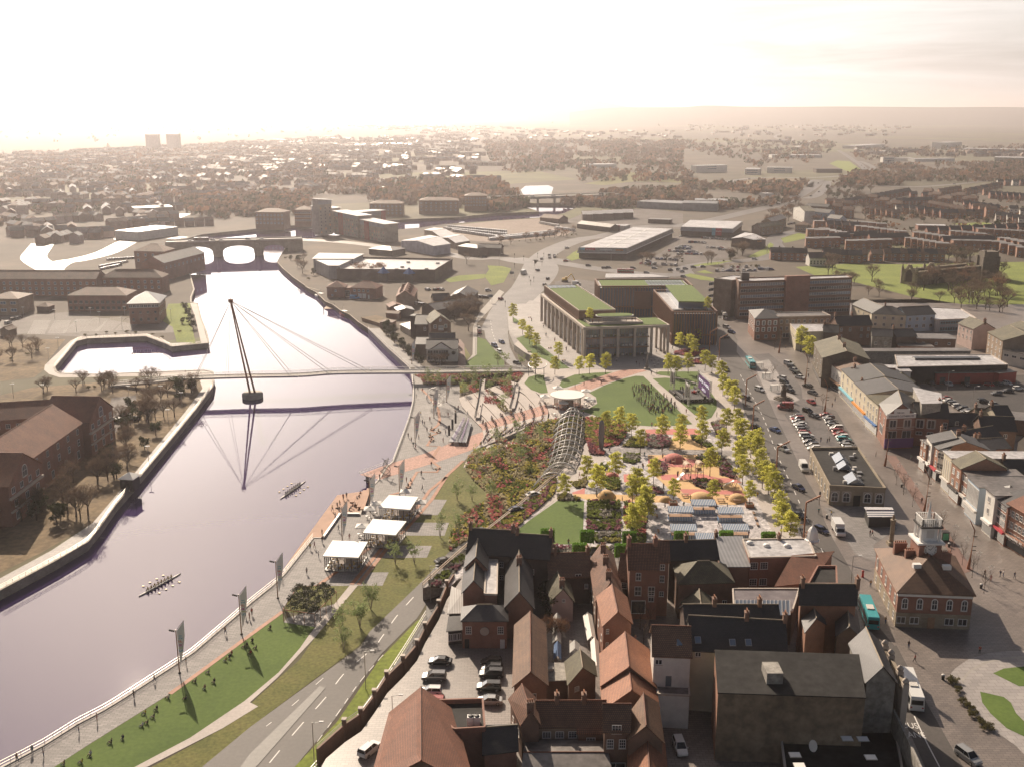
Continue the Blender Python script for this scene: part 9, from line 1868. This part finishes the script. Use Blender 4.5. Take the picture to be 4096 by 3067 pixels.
for l,s_ in(('projecting gabled end bay of the riverside office, far end',"L1 655,905 828,790"),('projecting gabled bay of the riverside office, near end',"L1 60,1375 300,1202")):
 o=B('gabled_office',l,s_,11,'gb6','bred','otile' if 'near' in l else 'rtile','0:4@9.3,1.7x1.6,pair;0:3@5.6,1.7x1.8,pair;0:3@2.2,1.5x2,pair;0:[.5]@12.4,2.6x3.2,arch;3:2@9.3,1.5x1.6,pair;3:2@5.6,1.5x1.8,pair',depth=15,base=0);q=bq(o);a,d_=q[0],q[1];b=MB();nr=Vec(((d_-a).y,-(d_-a).x,0)).normalized()*.1;b.bar(V2(a+nr,7.6),V2(d_+nr,7.6),.8,.7);b.bar(V2(a+nr,3.9),V2(d_+nr,3.9),.4,.5);b.put('stone_band','spale',o)
B('rear_office','low red-tiled rear range of the gabled office',"L1 -220,900 400,862",8.5,'ga4','bred','rtile','0:8@6.5,1.3x1.4,pair',depth=14,base=0)
B('brick_offices','long brown-roofed brick offices facing the empty car park',"S6 425,450 800,450",8.5,'ha3.4','bred','btile','0:11@5,1.6x1.5,pair,charcoal;0:11@1.8,1.6x1.5,pair,charcoal',depth=16,base=0);B('pyramid_office','square brick office with a glaring hipped roof by the basin',"S6 815,502 1005,497",10.5,'ha4.5','bred','groof','0:8@9.2,1.6x1.4,pair;0:4@6,1x1,pair,charcoal;0:4@2.4,1x1.4,pair,charcoal;1:5@9.2,1.4x1.4,pair;1:5@5,1x1.2,pair',depth=20,base=0,oh=.9)
B('waterside_flats','very long brick waterside flats with small gables on the left edge',"S6 -120,345 610,346",10,'ga4','bred','btile','0:18@7.6,1.2x1.5,pair;0:18@4.6,1.2x1.4,pair;0:18@1.8,1.2x1.4,pair',depth=14,base=0);B('waterside_flats','brick waterside flats with dormers in front of the tall ones',"S6 640,337 1025,337",9.5,'ha4','bred','btile','0:9@7.2,1.2x1.5,pair;0:9@4,1.2x1.4,pair',depth=13,base=0);B('waterside_flats','tall end block of the waterside flats by the river',"S6 850,168 1040,172",12,'ha4','bred','btile','0:4@9.6,1.3x1.6,pair;0:4@6,1.3x1.6,pair',depth=16,base=0);B('waterside_flats','stepped long roof of the waterside flats along the river',"S6 905,240 1040,245",11,'gb4','bred','slate','1:10@8,1x1.4,pair',depth=50,base=0)
B('cream_office','cream banded office at the left edge beside the car park',"S6 -80,470 112,472",8.5,'ha2.5','bbuff','btile','0:3@6.4,3x1.4,band,white,sglass;0:3@2.6,3x1.6,band,white,sglass',depth=16,base=0);B('garden_store','small gabled brick store by the left car park',"L1 0,225 60,228",2.8,'gb1.6','bbuff','btile',None,depth=6,base=0);B('garden_store','low brown hip-roofed store below the long flats',"S6 232,520 305,522",3,'ha1.6','bdark','btile',None,depth=6,base=0)
o=B('kiosk','pale tent-roofed pavilion on the left bank promenade',"L1 880,1316 975,1321",3,'ha1.4','charcoal','canvas',None,depth=4,base=0)
rnd=Dice(77)
for row in(("T2 668,1002 1060,1040",30),("T2 690,990 1060,1022",28),("T2 720,1015 1000,1055",24),("T2 960,1072 1370,1035",30),("T2 1000,1060 1400,1020",26),("T2 1290,965 1400,985",12),("T2 1390,1000 1500,1012",9)):
 A_,D_=g(row[0])
 for i in range(row[1]):p=A_+(D_-A_)*i/(row[1]-1);fvan('white',p+Up(.06),1.9+rnd.uni(-.06,.06),'white van parked in a tight row','white vans in the yard')
for s_,n in(("S3 1190,305 1330,310",7),("S3 1110,330 1330,350",6),("S3 1320,240 1480,245",6),("S3 1230,285 1330,290",5),("S3 1470,195 1760,215",14),("S3 1490,190 1740,180",10),("S3 1510,295 1660,300",5),("S3 1190,360 1440,365",6),("S3 890,440 960,470",4),("S3 1000,415 1190,425",6),("S3 1060,475 1190,480",3),("S3 820,460 950,470",4),("S3 1230,175 1320,155",7),("S3 1600,540 2000,535",8),("S3 1740,505 2020,495",4),("S3 2050,520 2170,525",5),("S3 1320,330 1400,345",4),("S3 1640,315 1780,320",3)):
 A_,D_=g(s_)
 for i in range(n):p=A_+(D_-A_)*(i+rnd.uni(-.25,.25))/max(1,n-1);c_=rnd.choice(['silver','white','grey','black','red','silver','blue','white']);car(rnd.choice(['hatch','sedan','suv']),c_,p+Up(.06),radians(rnd.choice((70,250,-5))+rnd.uni(-5,5)),c_+' car','cars at the retail park',0)
for s_,c_,a in(("S3 270,485",'black',-12),("S3 435,510",'black',-12),("S3 480,505",'grey',-12),("S3 735,510",'black',-10),("S3 955,510",'white',-8),("S3 875,560",'silver',-8),("S3 1120,530",'black',10),("S3 1205,525",'silver',8),("S3 1240,545",'white',30),("S3 1275,515",'silver',10),("S3 1360,500",'black',10),("S3 1460,495",'grey',10),("S3 1260,600",'silver',-20),("S3 2000,415",'white',-30),("T2 1295,1195",'white',80),("T2 1348,1188",'white',80),("T2 1380,1185",'silver',80),("T2 1378,1175",'black',80),("T2 1345,1172",'grey',80),("T2 1450,1210",'red',20),("T2 1458,1125",'white',20),("T2 1270,1270",'silver',60),("T2 1335,1325",'grey',70),("T2 1315,1365",'grey',70),("T2 925,1185",'grey',5),("T2 560,1395",'silver',0),("T2 630,1395",'red',0),("T2 950,1400",'white',10),("M1 1438,440",'white',-80),("M1 1440,470",'red',-80),("M1 1612,200",'red',60),("S4 625,462",'white',60),("S4 690,435",'grey',60),("S4 695,500",'silver',50),("S4 635,530",'silver',45),("S4 450,600",'white',30),("S4 395,590",'grey',30),("S4 340,605",'black',30),("S4 600,450",'white',30),("S4 180,405",'silver',10),("S4 1695,440",'silver',5),("S4 1010,305",'white',60),("S4 1030,320",'silver',60)):car('hatch',c_,g(s_)[0]+Up(.07),radians(a),c_+' car driving','cars on the northern roads',0)
for s_,n in(("S6 640,270 800,240",12),("S6 650,285 760,262",10),("S6 690,225 850,215",10),("L1 -20,160 60,175",2),("L1 100,150 140,140",2),("L1 830,900 1000,880",4),("S4 620,820 690,850",5),("S4 470,740 510,730",5),("M1 1030,125 1140,125",3),("M1 1420,180 1500,185",5),("S2 1500,985 1640,1000",5)):
 A_,D_=g(s_)
 for i in range(n):p=A_+(D_-A_)*i/max(1,n-1);c_=rnd.choice(['silver','white','grey','black']);car('hatch',c_,p+Up(.06),rnd.uni(-.3,.3)+1.2,c_+' parked car','cars in scattered car parks',0)
truck('van','bluebright',g("M1 440,195")[0],.1,'blue and white rescue truck outside the boathouse',cat='van');fvan('white',g("T2 1520,1360")[0],.1,'white van beside the yellow excavator','vans in the works yard');fvan('white',g("T2 1525,1385")[0],.1,'white van beside the yellow excavator','vans in the works yard')
p=g("T2 1445,1340")[0];o=lthing('excavator','yellow excavator working on the cleared site behind the civic buildings','excavator',p);b=MB();b.box(-2,-1.3,0,2,-.6,.9);b.box(-2,.6,0,2,1.3,.9);b.put('track','tyre',o);b=MB();b.box(-1.6,-1.2,1,1.6,1.2,2.2);b.box(.2,-1.1,2.2,1.4,.2,3.2);b.put('body','ypaint',o);b=MB();b.bar((1.4,.5,2),(4.2,.5,5),.4,.5);b.bar((4.2,.5,5),(6,.5,1.6),.35,.45);b.box(5.5,.1,.6,6.4,.9,1.7);b.put('boom','ypaint',o)
for s_ in each("T2 1120,1190 1250,1240 1298,1240 1270,1185 1400,1190 1215,1340 1245,1345 1225,1365 1060,1505 1120,1255 1180,1205 1310,1185 R2 563,235"):
 p=g(s_)[0];o=thg('traffic_light',None,'traffic light',p,0,'traffic lights');b=MB();b.tube([p,p+Up(3.6)],.08,5);b.put('post','dmetal',o);b=MB();b.box(p.x-.2,p.y-.2,p.z+2.6,p.x+.2,p.y+.15,p.z+3.7);b.put('signal_head','black',o);later(o,'black traffic light')
for s_,l in(("T2 1103,1320",'blue and white road sign at the mouth of the junction'),("T2 965,1475",'pale direction sign beside the fenced car park')):p=g(s_)[0];o=thg('road_sign',l,'road sign',p);b=MB();[b.tube([p+Vec((dx,0,0)),p+Vec((dx,0,3))],.06,5)for dx in(-.8,.8)];b.put('post','metal',o);b=MB();b.box(p.x-1.3,p.y-.1,3,p.x+1.3,p.y,4.6);b.put('panel','sglass',o)
def grove(s,n,kinds,sc,grp,only=None,rnd=Dice(31)):
 P=g(s);xs=[p.x for p in P];ys=[p.y for p in P];k=0;tries=0
 while k<n and tries<4000:
  tries+=1;x,y=rnd.uni(min(xs),max(xs)),rnd.uni(min(ys),max(ys))
  if ins(x,y,P):kd=rnd.choice(kinds);tree(kd,(x,y,gz(x,y)),rnd.uni(*sc),{'bare':'bare brown tree','bare_red':'reddish bare tree','ever':'dark evergreen','shrub':'low scrubby shrub','birch':'thin birch'}[kd],grp,only=only);k+=1
grove("L1 480,1656 420,1480 560,1250 700,1180 840,1140 830,1000 1000,760 1200,700 1420,640 1430,700 1250,900 1080,1100 900,1330 720,1620",42,['bare','bare','bare','ever'],(.65,1.05),'trees on the left bank');grove("L1 180,650 800,600 1400,610 1400,660 900,690 300,700",26,['bare','shrub','bare'],(.5,.75),'trees on the left bank')
grove("L1 0,1656 0,1560 300,1480 480,1560 420,1656",8,['bare','ever'],(.7,1),'trees on the left bank');grove("L1 1260,60 1400,50 1430,250 1310,270",9,['shrub','ever'],(.5,.8),'garden trees by the basin');grove("L1 -60,330 300,300 300,420 0,500",16,['shrub','bare'],(.5,.8),'scrub left of the basin');grove("L1 560,275 1080,250 1240,310 1240,290 1000,235 540,260",10,['shrub'],(.5,.8),'shrubs along the basin wall')
grove("SA 280,1050 700,720 1200,700 1900,700 2300,800 2400,1500 1500,1500 500,1200",46,['bare','bare','bare_red'],(.85,1.25),'churchyard trees');grove("T3 870,1300 1100,1340 1450,1430 2211,1520 2211,1560 1400,1460 1000,1400",22,['bare'],(.6,1.0),'churchyard trees');grove("T3 840,1250 1000,1240 1040,1300 900,1300",4,['bare'],(.9,1.3),'churchyard trees');grove("SA 930,450 1500,450 1560,250 1000,200",14,['bare','ever'],(.8,1.1),'churchyard trees');tree('bare',g("T3 1225,1340")[0],1.2,'lone bare tree on the green','churchyard trees')
grove("S4 270,690 500,640 520,560 600,640 520,720 300,760",26,['bare_red','bare'],(.7,1.1),'trees by the curving road');grove("S4 760,470 1100,480 1090,540 900,560 720,540",32,['ever','bare'],(.9,1.3),'trees on the road embankment');grove("S4 760,395 1320,330 1900,330 2212,340 2212,420 1500,440 1200,450 800,450",46,['bare_red','bare'],(.9,1.3),'woodland belt beyond the estate');grove("S4 630,690 740,650 720,740 640,750",8,['bare_red'],(.8,1.1),'trees around the blue flats');grove("S4 970,560 1050,560 1050,740 980,740",6,['bare'],(1.1,1.5),'tall estate trees');grove("S4 1300,640 2000,700 2200,790 1500,790 1310,760",18,['bare','ever','bare'],(.7,1.0),'estate garden trees')
grove("S3 1440,440 1740,440 1760,340 1850,370 1830,420 1500,470",12,['bare','ever','shrub'],(.8,1.1),'car park trees');grove("S3 800,470 1000,490 1280,470 1270,400 1180,440 860,440",12,['bare','shrub'],(.7,1.0),'car park trees');grove("S3 1640,490 2080,480 2080,500 1640,510",10,['shrub'],(.8,1.1),'car park hedge shrubs');grove("S3 1840,330 2100,230 2110,280 1870,380",12,['shrub','bare'],(.7,1.1),'car park trees')
grove("T2 1030,1110 1500,1050 1540,1020 1300,1060 1000,1100",24,['shrub','bare_red'],(.6,.9),'scrub along the trunk road');grove("T1 1820,1200 1860,1130 1930,1160 2000,1240 2100,1330 2000,1330",12,['bare','shrub','ever'],(.6,1.0),'trees on the right bank by the arched bridge');grove("M1 1190,460 1200,240 1400,250 1420,380 1380,480 1280,500",18,['bare','bare','ever'],(.9,1.2),'trees beside the mill');grove("M1 650,440 720,430 880,600 990,720 960,740 800,600",22,['shrub','ever'],(.5,.8),'riverside hedge by the walk');grove("M1 1040,690 1240,690 1240,735 1070,735",8,['bare','shrub'],(.4,.6),'shrubs below the white pub');grove("S2 640,590 1000,600 1000,560 640,540",6,['bare_red'],(.8,1),'copper trees by the leisure centre');grove("B3 490,430 560,340 600,420 560,500",5,['ever'],(.6,.8),'yard evergreens');grove("B3 500,700 640,700 640,780 500,800",4,['bare_red'],(.4,.6),'yard saplings');tree('bare',g("T2 810,1225")[0],.9,'lone bare tree at the leisure car park','trees at the leisure centre')
grove("B4 1650,1010 1730,1020 1800,1200 2000,1400 2150,1500 2100,1510 1900,1390 1740,1190",26,['shrub'],(.45,.6),'grassy shrubs around the circular garden')
PPL=[(0,"B1 1372,905 1138,1030 987,1150 717,1325 582,1405 322,1580 240,1560 128,1620 1660,680 1808,553 1838,570 1855,540 2075,290 N1 55,1195 83,1000 118,990 180,945 150,1065 178,885 310,850 398,920 260,690 300,665 320,650 348,600 375,585 285,750 315,700 640,435 855,460 983,525 975,410 1055,335 M1 945,930 937,990 985,940 970,1130 960,1160 1043,1175 985,1200 1000,1210 1020,1260 870,1305 895,1340 910,1380 928,1400 955,1320 1150,1345 1245,1085 1272,1085 1247,1120 1190,1140 1100,1130 1170,1280 1345,1130 1450,1080 1430,1140 1740,900 1750,905 1708,1100 1808,1080 1860,375 1955,430 1975,495 2045,540 2140,610 M2 255,375 440,535 370,490 530,610 938,700 1095,725 1120,740 1155,695 1215,805 1258,805 812,880 675,890 603,910 470,1090 670,1120 1218,1220 1255,630 1385,600 1690,560 1570,880 1495,1110 1415,1080 1740,1140 1800,975 880,1415 1150,1555 1112,1575 1195,1405 1300,1425 1305,1475 1160,1460 1330,1505 1365,1520 1430,1490 1510,1545 1580,1520 1425,1620 1668,1420 N2 620,375 865,500 835,525 595,725 715,755 1217,740 1030,800 1310,835 1423,930 1225,1040 1645,1010 1710,720 320,1070 400,570 1020,655 945,610 1488,800 1220,885 1215,600 1125,560 1168,790"),(2,"B1 1990,640 1858,735 1800,778 1818,768 1885,785 1845,825 1705,828 1690,855 1663,875 1537,965 1440,1032 1508,1080 1577,1035 1368,1160 1243,1152 1155,1235 1133,1292 1070,1265 1087,1335 1050,1355 905,1450 667,1570 603,1628 472,1640 820,1480"),(3,"N1 395,700 410,680 425,665 445,650 460,600 475,590 490,560 885,460 870,500 M1 1120,1195 1060,1240 1110,1260 1048,1295 1060,1330")]
for k,l in PPL:
 for s_ in each(l):
  u,v=px(s_)[0];p=G(u,v)
  if s_.startswith('M1')and ins(p.x,p.y,UP):p=atS(u,v)
  person(p+Up(.08),('stand' if RD.random()<.5 else 'walk')if k==0 else('sitground' if k==2 else 'sitbench'),('black','black')if k==2 and RD.random()<.6 else None,3.9+RD.uni(-.8,.8)if k==2 else None,'people in the riverside park')
CW=[atP(u,v)for u,v in px("M2 1050,890 1130,900 1225,890 1225,940 1330,985 1420,1050 1390,1110 1250,1130 1110,1060 1060,970")];xs=[p.x for p in CW];ys=[p.y for p in CW];k=0;pts=[]
while NP[0]+k<300:
 x,y=RD.uni(min(xs),max(xs)),RD.uni(min(ys),max(ys))
 if ins(x,y,CW)and all((x-a)**2+(y-b_)**2>.5 for a,b_ in pts):pts.append((x,y));k+=1
st=LM["the concert stage"]
for x,y in pts:person(Vec((x,y,PLZ+.06)),'stand',None,atan2(st.y-y,st.x-x)+RD.uni(-.4,.4),'concert crowd on the oval lawn','in crowd',["the oval lawn","the concert stage"])
XT=[]
while len(XT)<150-k:
 x,y=RD.uni(min(xs),max(xs)),RD.uni(min(ys),max(ys))
 if ins(x,y,CW):XT.append((Vec((x,y,PLZ+.06)),'stand',RD.choice(OUTF),atan2(st.y-y,st.x-x)+RD.uni(-.4,.4)))
crowd('concert_audience',XT)
rnd=Dice(99)
def far_houses(polys,n):
 b=MB()
 for s_,k in polys:
  P=gg(s_,0);xs=[p.x for p in P];ys=[p.y for p in P];c=0
  while c<k:
   x,y=rnd.uni(min(xs),max(xs)),rnd.uni(min(ys),max(ys))
   if not ins(x,y,P):continue
   c+=1;a=round(noise.noise(Vec((x/300,y/300,0)))*4)*.4+rnd.choice((0,1.571));nrow=rnd.randint(1,5);w,d_,h=rnd.uni(7,10),8,rnd.uni(4.8,6)
   for i in range(nrow):
    cx,cy=x+cos(a)*i*w*1.15,y+sin(a)*i*w*1.15;M=TRN((cx,cy,0))@ROT(a,4,'Z');q=[M@Vec(v)for v in((-w/2,-d_/2,0),(w/2,-d_/2,0),(w/2,d_/2,0),(-w/2,d_/2,0))];n0=len(b.f);wmesh([Vec((p.x,p.y,0))for p in q],-.3,h,'gable',2.8,'a',b);mi=rnd.choice((0,0,1));b.m[n0:]=[mi]*(len(b.f)-n0);n0=len(b.f);rmesh([Vec((p.x,p.y,0))for p in q],h,'gable',2.8,'a',.3,.15,b,rnd.choice((2,2,3,3,4)))
 return b.put('distant_houses',['bbrown','rpink','btile','slate','felt'],kind='stuff')
far_houses((("T1 0,520 900,480 2200,420 2200,640 1900,800 1200,840 0,860",900),("T1 0,880 1100,800 1100,1000 700,1080 0,1240",60),("T1 1000,470 2200,400 2200,480",260),("T2 0,420 800,380 900,560 1000,700 700,760 0,800",420),("T2 0,330 900,330 1500,370 2200,360 2200,420 900,420",220),("T3 0,310 600,300 1500,320 1500,390 700,420 0,380",220),("T3 500,440 900,420 900,520 500,520",20),("T3 1100,480 2211,500 2211,540 1100,520",40)),0)
def far_wood(polys):
 b=MB()
 for s_,k,sz in polys:
  P=gg(s_,0);xs=[p.x for p in P];ys=[p.y for p in P];c=0
  while c<k:
   x,y=rnd.uni(min(xs),max(xs)),rnd.uni(min(ys),max(ys))
   if not ins(x,y,P):continue
   c+=1
   if noise.noise(Vec((x/120,y/120,5)))<-.12:continue
   s0=sz*rnd.uni(.6,1.3);mi=rnd.choice((0,0,0,1,2))
   for _ in range(9):
    p=Vec((x+rnd.gau(0,s0*.35),y+rnd.gau(0,s0*.35),s0*rnd.uni(.15,1.0)));a=Vec((rnd.gau(0,1),rnd.gau(0,1),rnd.gau(0,.7))).normalized();u=a.orthogonal().normalized();w=a.cross(u);t_=s0*.4;b.face([p-u*t_,p+w*t_*.7,p+u*t_,p-w*t_*.7],mi)
 return b.put('distant_trees',['twig','twig_red','ever1'],kind='stuff')
far_wood((("T1 0,520 900,480 2200,420 2200,800 1200,840 0,1000",4200,7),("T1 1200,820 2000,760 2000,930 1640,960 1200,900",700,7),("T2 0,700 1000,700 1150,780 900,860 300,880 0,850",700,8),("T2 900,430 2211,430 2211,700 1500,690 1000,620",2600,8),("T2 1400,860 1700,780 2211,760 2211,830 1500,900",600,8),("T2 980,890 1200,870 1180,840 900,850",160,8),("T3 0,640 300,720 800,700 700,830 300,880 0,830",700,7),("T3 0,420 1000,440 900,560 500,600 0,480",500,8),("T3 1250,590 2211,570 2211,700 1400,690",700,7),("T3 1100,640 1500,660 1400,720 1000,720",300,7),("T3 0,215 2211,215 2211,420 0,420",2600,10),("T2 0,230 2211,225 2211,430 0,400",2400,11),("T1 0,260 2200,240 2200,430 0,520",2000,10),("T3 1100,500 2211,460 2211,520 1100,560",260,8),("S4 1100,560 2212,560 2212,800 1000,830",260,3.5),("S4 600,760 2212,820 2212,925 650,925",200,3)))
def ridge(name,prof,Y,h0,mat):
 b=MB();P=[atY(u,v,Y)for u,v in px(prof)];P=smo(P,3);
 for a,c in zip(P,P[1:]):
  for(z0,y0),(z1,y1)in(((0,-2500),(.5,-1100)),((.5,-1100),(1,0)),((1,0),(0,2500))):b.face([(a.x*(1+y0/Y),Y+y0,max(-5,a.z*z0-5)),(c.x*(1+y0/Y),Y+y0,max(-5,c.z*z0-5)),(c.x*(1+y1/Y),Y+y1,max(-5,c.z*z1-5)),(a.x*(1+y1/Y),Y+y1,max(-5,a.z*z1-5))],0,1)
 return b.put(name,mat,kind='structure')
ridge('hills',"T1 1300,215 T1 1700,170 T2 0,150 200,148 350,140 620,139 800,137 930,146 1000,160 1150,154 1300,146 1450,153 1560,163 1680,172 1760,186 1830,200 1910,208 2100,215",13000,0,'scrub')
ridge('hills',"T2 1480,240 1620,222 1750,211 1900,207 2200,206 T3 100,198 200,196 400,203 700,204 1000,202 1300,204 1700,207 2000,205 2300,208 2600,210",9500,0,'earth')
settle()
cam=bpy.data.cameras.new('camera');co=bpy.data.objects.new('camera',cam);COL.objects.link(co);SC.camera=co
cam.sensor_width=36;cam.lens=36*F/4096;cam.clip_start=1;cam.clip_end=90000
co.location=(0,0,CZ);co.rotation_euler=(pi/2-TH,0,0)
SAZ,SEL=radians(-22),radians(31)
sd=Vec((sin(SAZ)*cos(SEL),cos(SAZ)*cos(SEL),sin(SEL)))
sl=bpy.data.lights.new('sun','SUN');so=bpy.data.objects.new('sun',sl);COL.objects.link(so)
sl.energy=5.0;sl.angle=radians(.5);sl.color=(1,.84,.66);so.rotation_euler=sd.to_track_quat('Z','Y').to_euler()
W=bpy.data.worlds.new('World');SC.world=W;W.use_nodes=1;t=W.node_tree;bg=t.nodes['Background']
sk=nd(t,'ShaderNodeTexSky');sk.sky_type='NISHITA';sk.sun_disc=0;sk.sun_elevation=SEL;sk.sun_rotation=SAZ;sk.air_density=1.0;sk.dust_density=5.0;sk.ozone_density=1.0;sk.altitude=50
tc=nd(t,'ShaderNodeTexCoord')
dp=nd(t,'ShaderNodeVectorMath',operation='DOT_PRODUCT');g2=Vec((sin(SAZ)*cos(.06),cos(SAZ)*cos(.06),sin(.06)))
lk(t,tc.outputs['Generated'],dp.inputs[0]);dp.inputs[1].default_value=g2
gl=rmp(t,dp.outputs['Value'],[(.6,(0,0,0)),(.8,(.03,.029,.03)),(.9,(.09,.085,.09)),(.95,(.24,.225,.23)),(.985,(.8,.76,.75)),(1,(1.6,1.53,1.5))])
mp=nd(t,'ShaderNodeMapping');si(mp,'Scale',(1.2,1.2,16));lk(t,tc.outputs['Generated'],mp.inputs['Vector'])
nz=nd(t,'ShaderNodeTexNoise',Scale=2.3,Detail=7.0,Roughness=.6,Distortion=.5);lk(t,mp.outputs[0],nz.inputs['Vector'])
cl=rmp(t,nz.outputs[0],[(.35,(.55,.55,.55)),(.65,(1,1,1))])
s5=nd(t,'ShaderNodeVectorMath',operation='SCALE');si(s5,'Scale',.36);lk(t,sk.outputs[0],s5 .inputs[0])
sx=nd(t,'ShaderNodeSeparateXYZ');lk(t,tc.outputs['Generated'],sx.inputs[0]);lowc=rmp(t,sx.outputs['Z'],[(.0,(.9,.9,.9)),(.09,(.75,.75,.75)),(.22,(0,0,0))])
base=mxc(t,s5 .outputs[0],(10.5,10.1,9.8),mxc(t,mxc(t,lowc,cl,1.0,'MULTIPLY'),rmp(t,dp.outputs['Value'],[(.6,(.55,.56,.58)),(.85,(1,1,1))]),1.0,'MULTIPLY'))
mu=nd(t,'ShaderNodeMix');mu.data_type='RGBA';mu.blend_type='ADD';mu.inputs[0].default_value=1.0
sc10=nd(t,'ShaderNodeVectorMath',operation='SCALE');lk(t,gl,sc10 .inputs[0]);si(sc10,'Scale',22)
lk(t,base,mu.inputs[6]);lk(t,sc10 .outputs[0],mu.inputs[7]);lk(t,mu.outputs[2],bg.inputs['Color']);si(bg,'Strength',.1)
SC.view_settings.view_transform='Standard';SC.view_settings.look='None';SC.view_settings.exposure=0.5;SC.view_settings.gamma=1;SC.view_settings.use_curve_mapping=0
hz=MB();hz.box(-45500,-400,-12,45500,70500,295)
m=bpy.data.materials.new('haze');m.use_nodes=1;t=m.node_tree;t.nodes.remove(t.nodes['Principled BSDF'])
pv=nd(t,'ShaderNodeVolumePrincipled');si(pv,'Color',(1,.94,.95,1));si(pv,'Density',HAZE);si(pv,'Anisotropy',.7)
lk(t,pv.outputs[0],t.nodes['Material Output'].inputs['Volume']);MT['haze']=m
hz.put('haze','haze',kind='stuff')
cy=SC.cycles;cy.use_denoising=1;cy.max_bounces=6;cy.diffuse_bounces=3;cy.glossy_bounces=3;cy.transmission_bounces=4;cy.transparent_max_bounces=10;cy.volume_bounces=1
cy.sample_clamp_indirect=8;cy.use_adaptive_sampling=1;cy.adaptive_threshold=.015;cy.caustics_reflective=0;cy.caustics_refractive=0
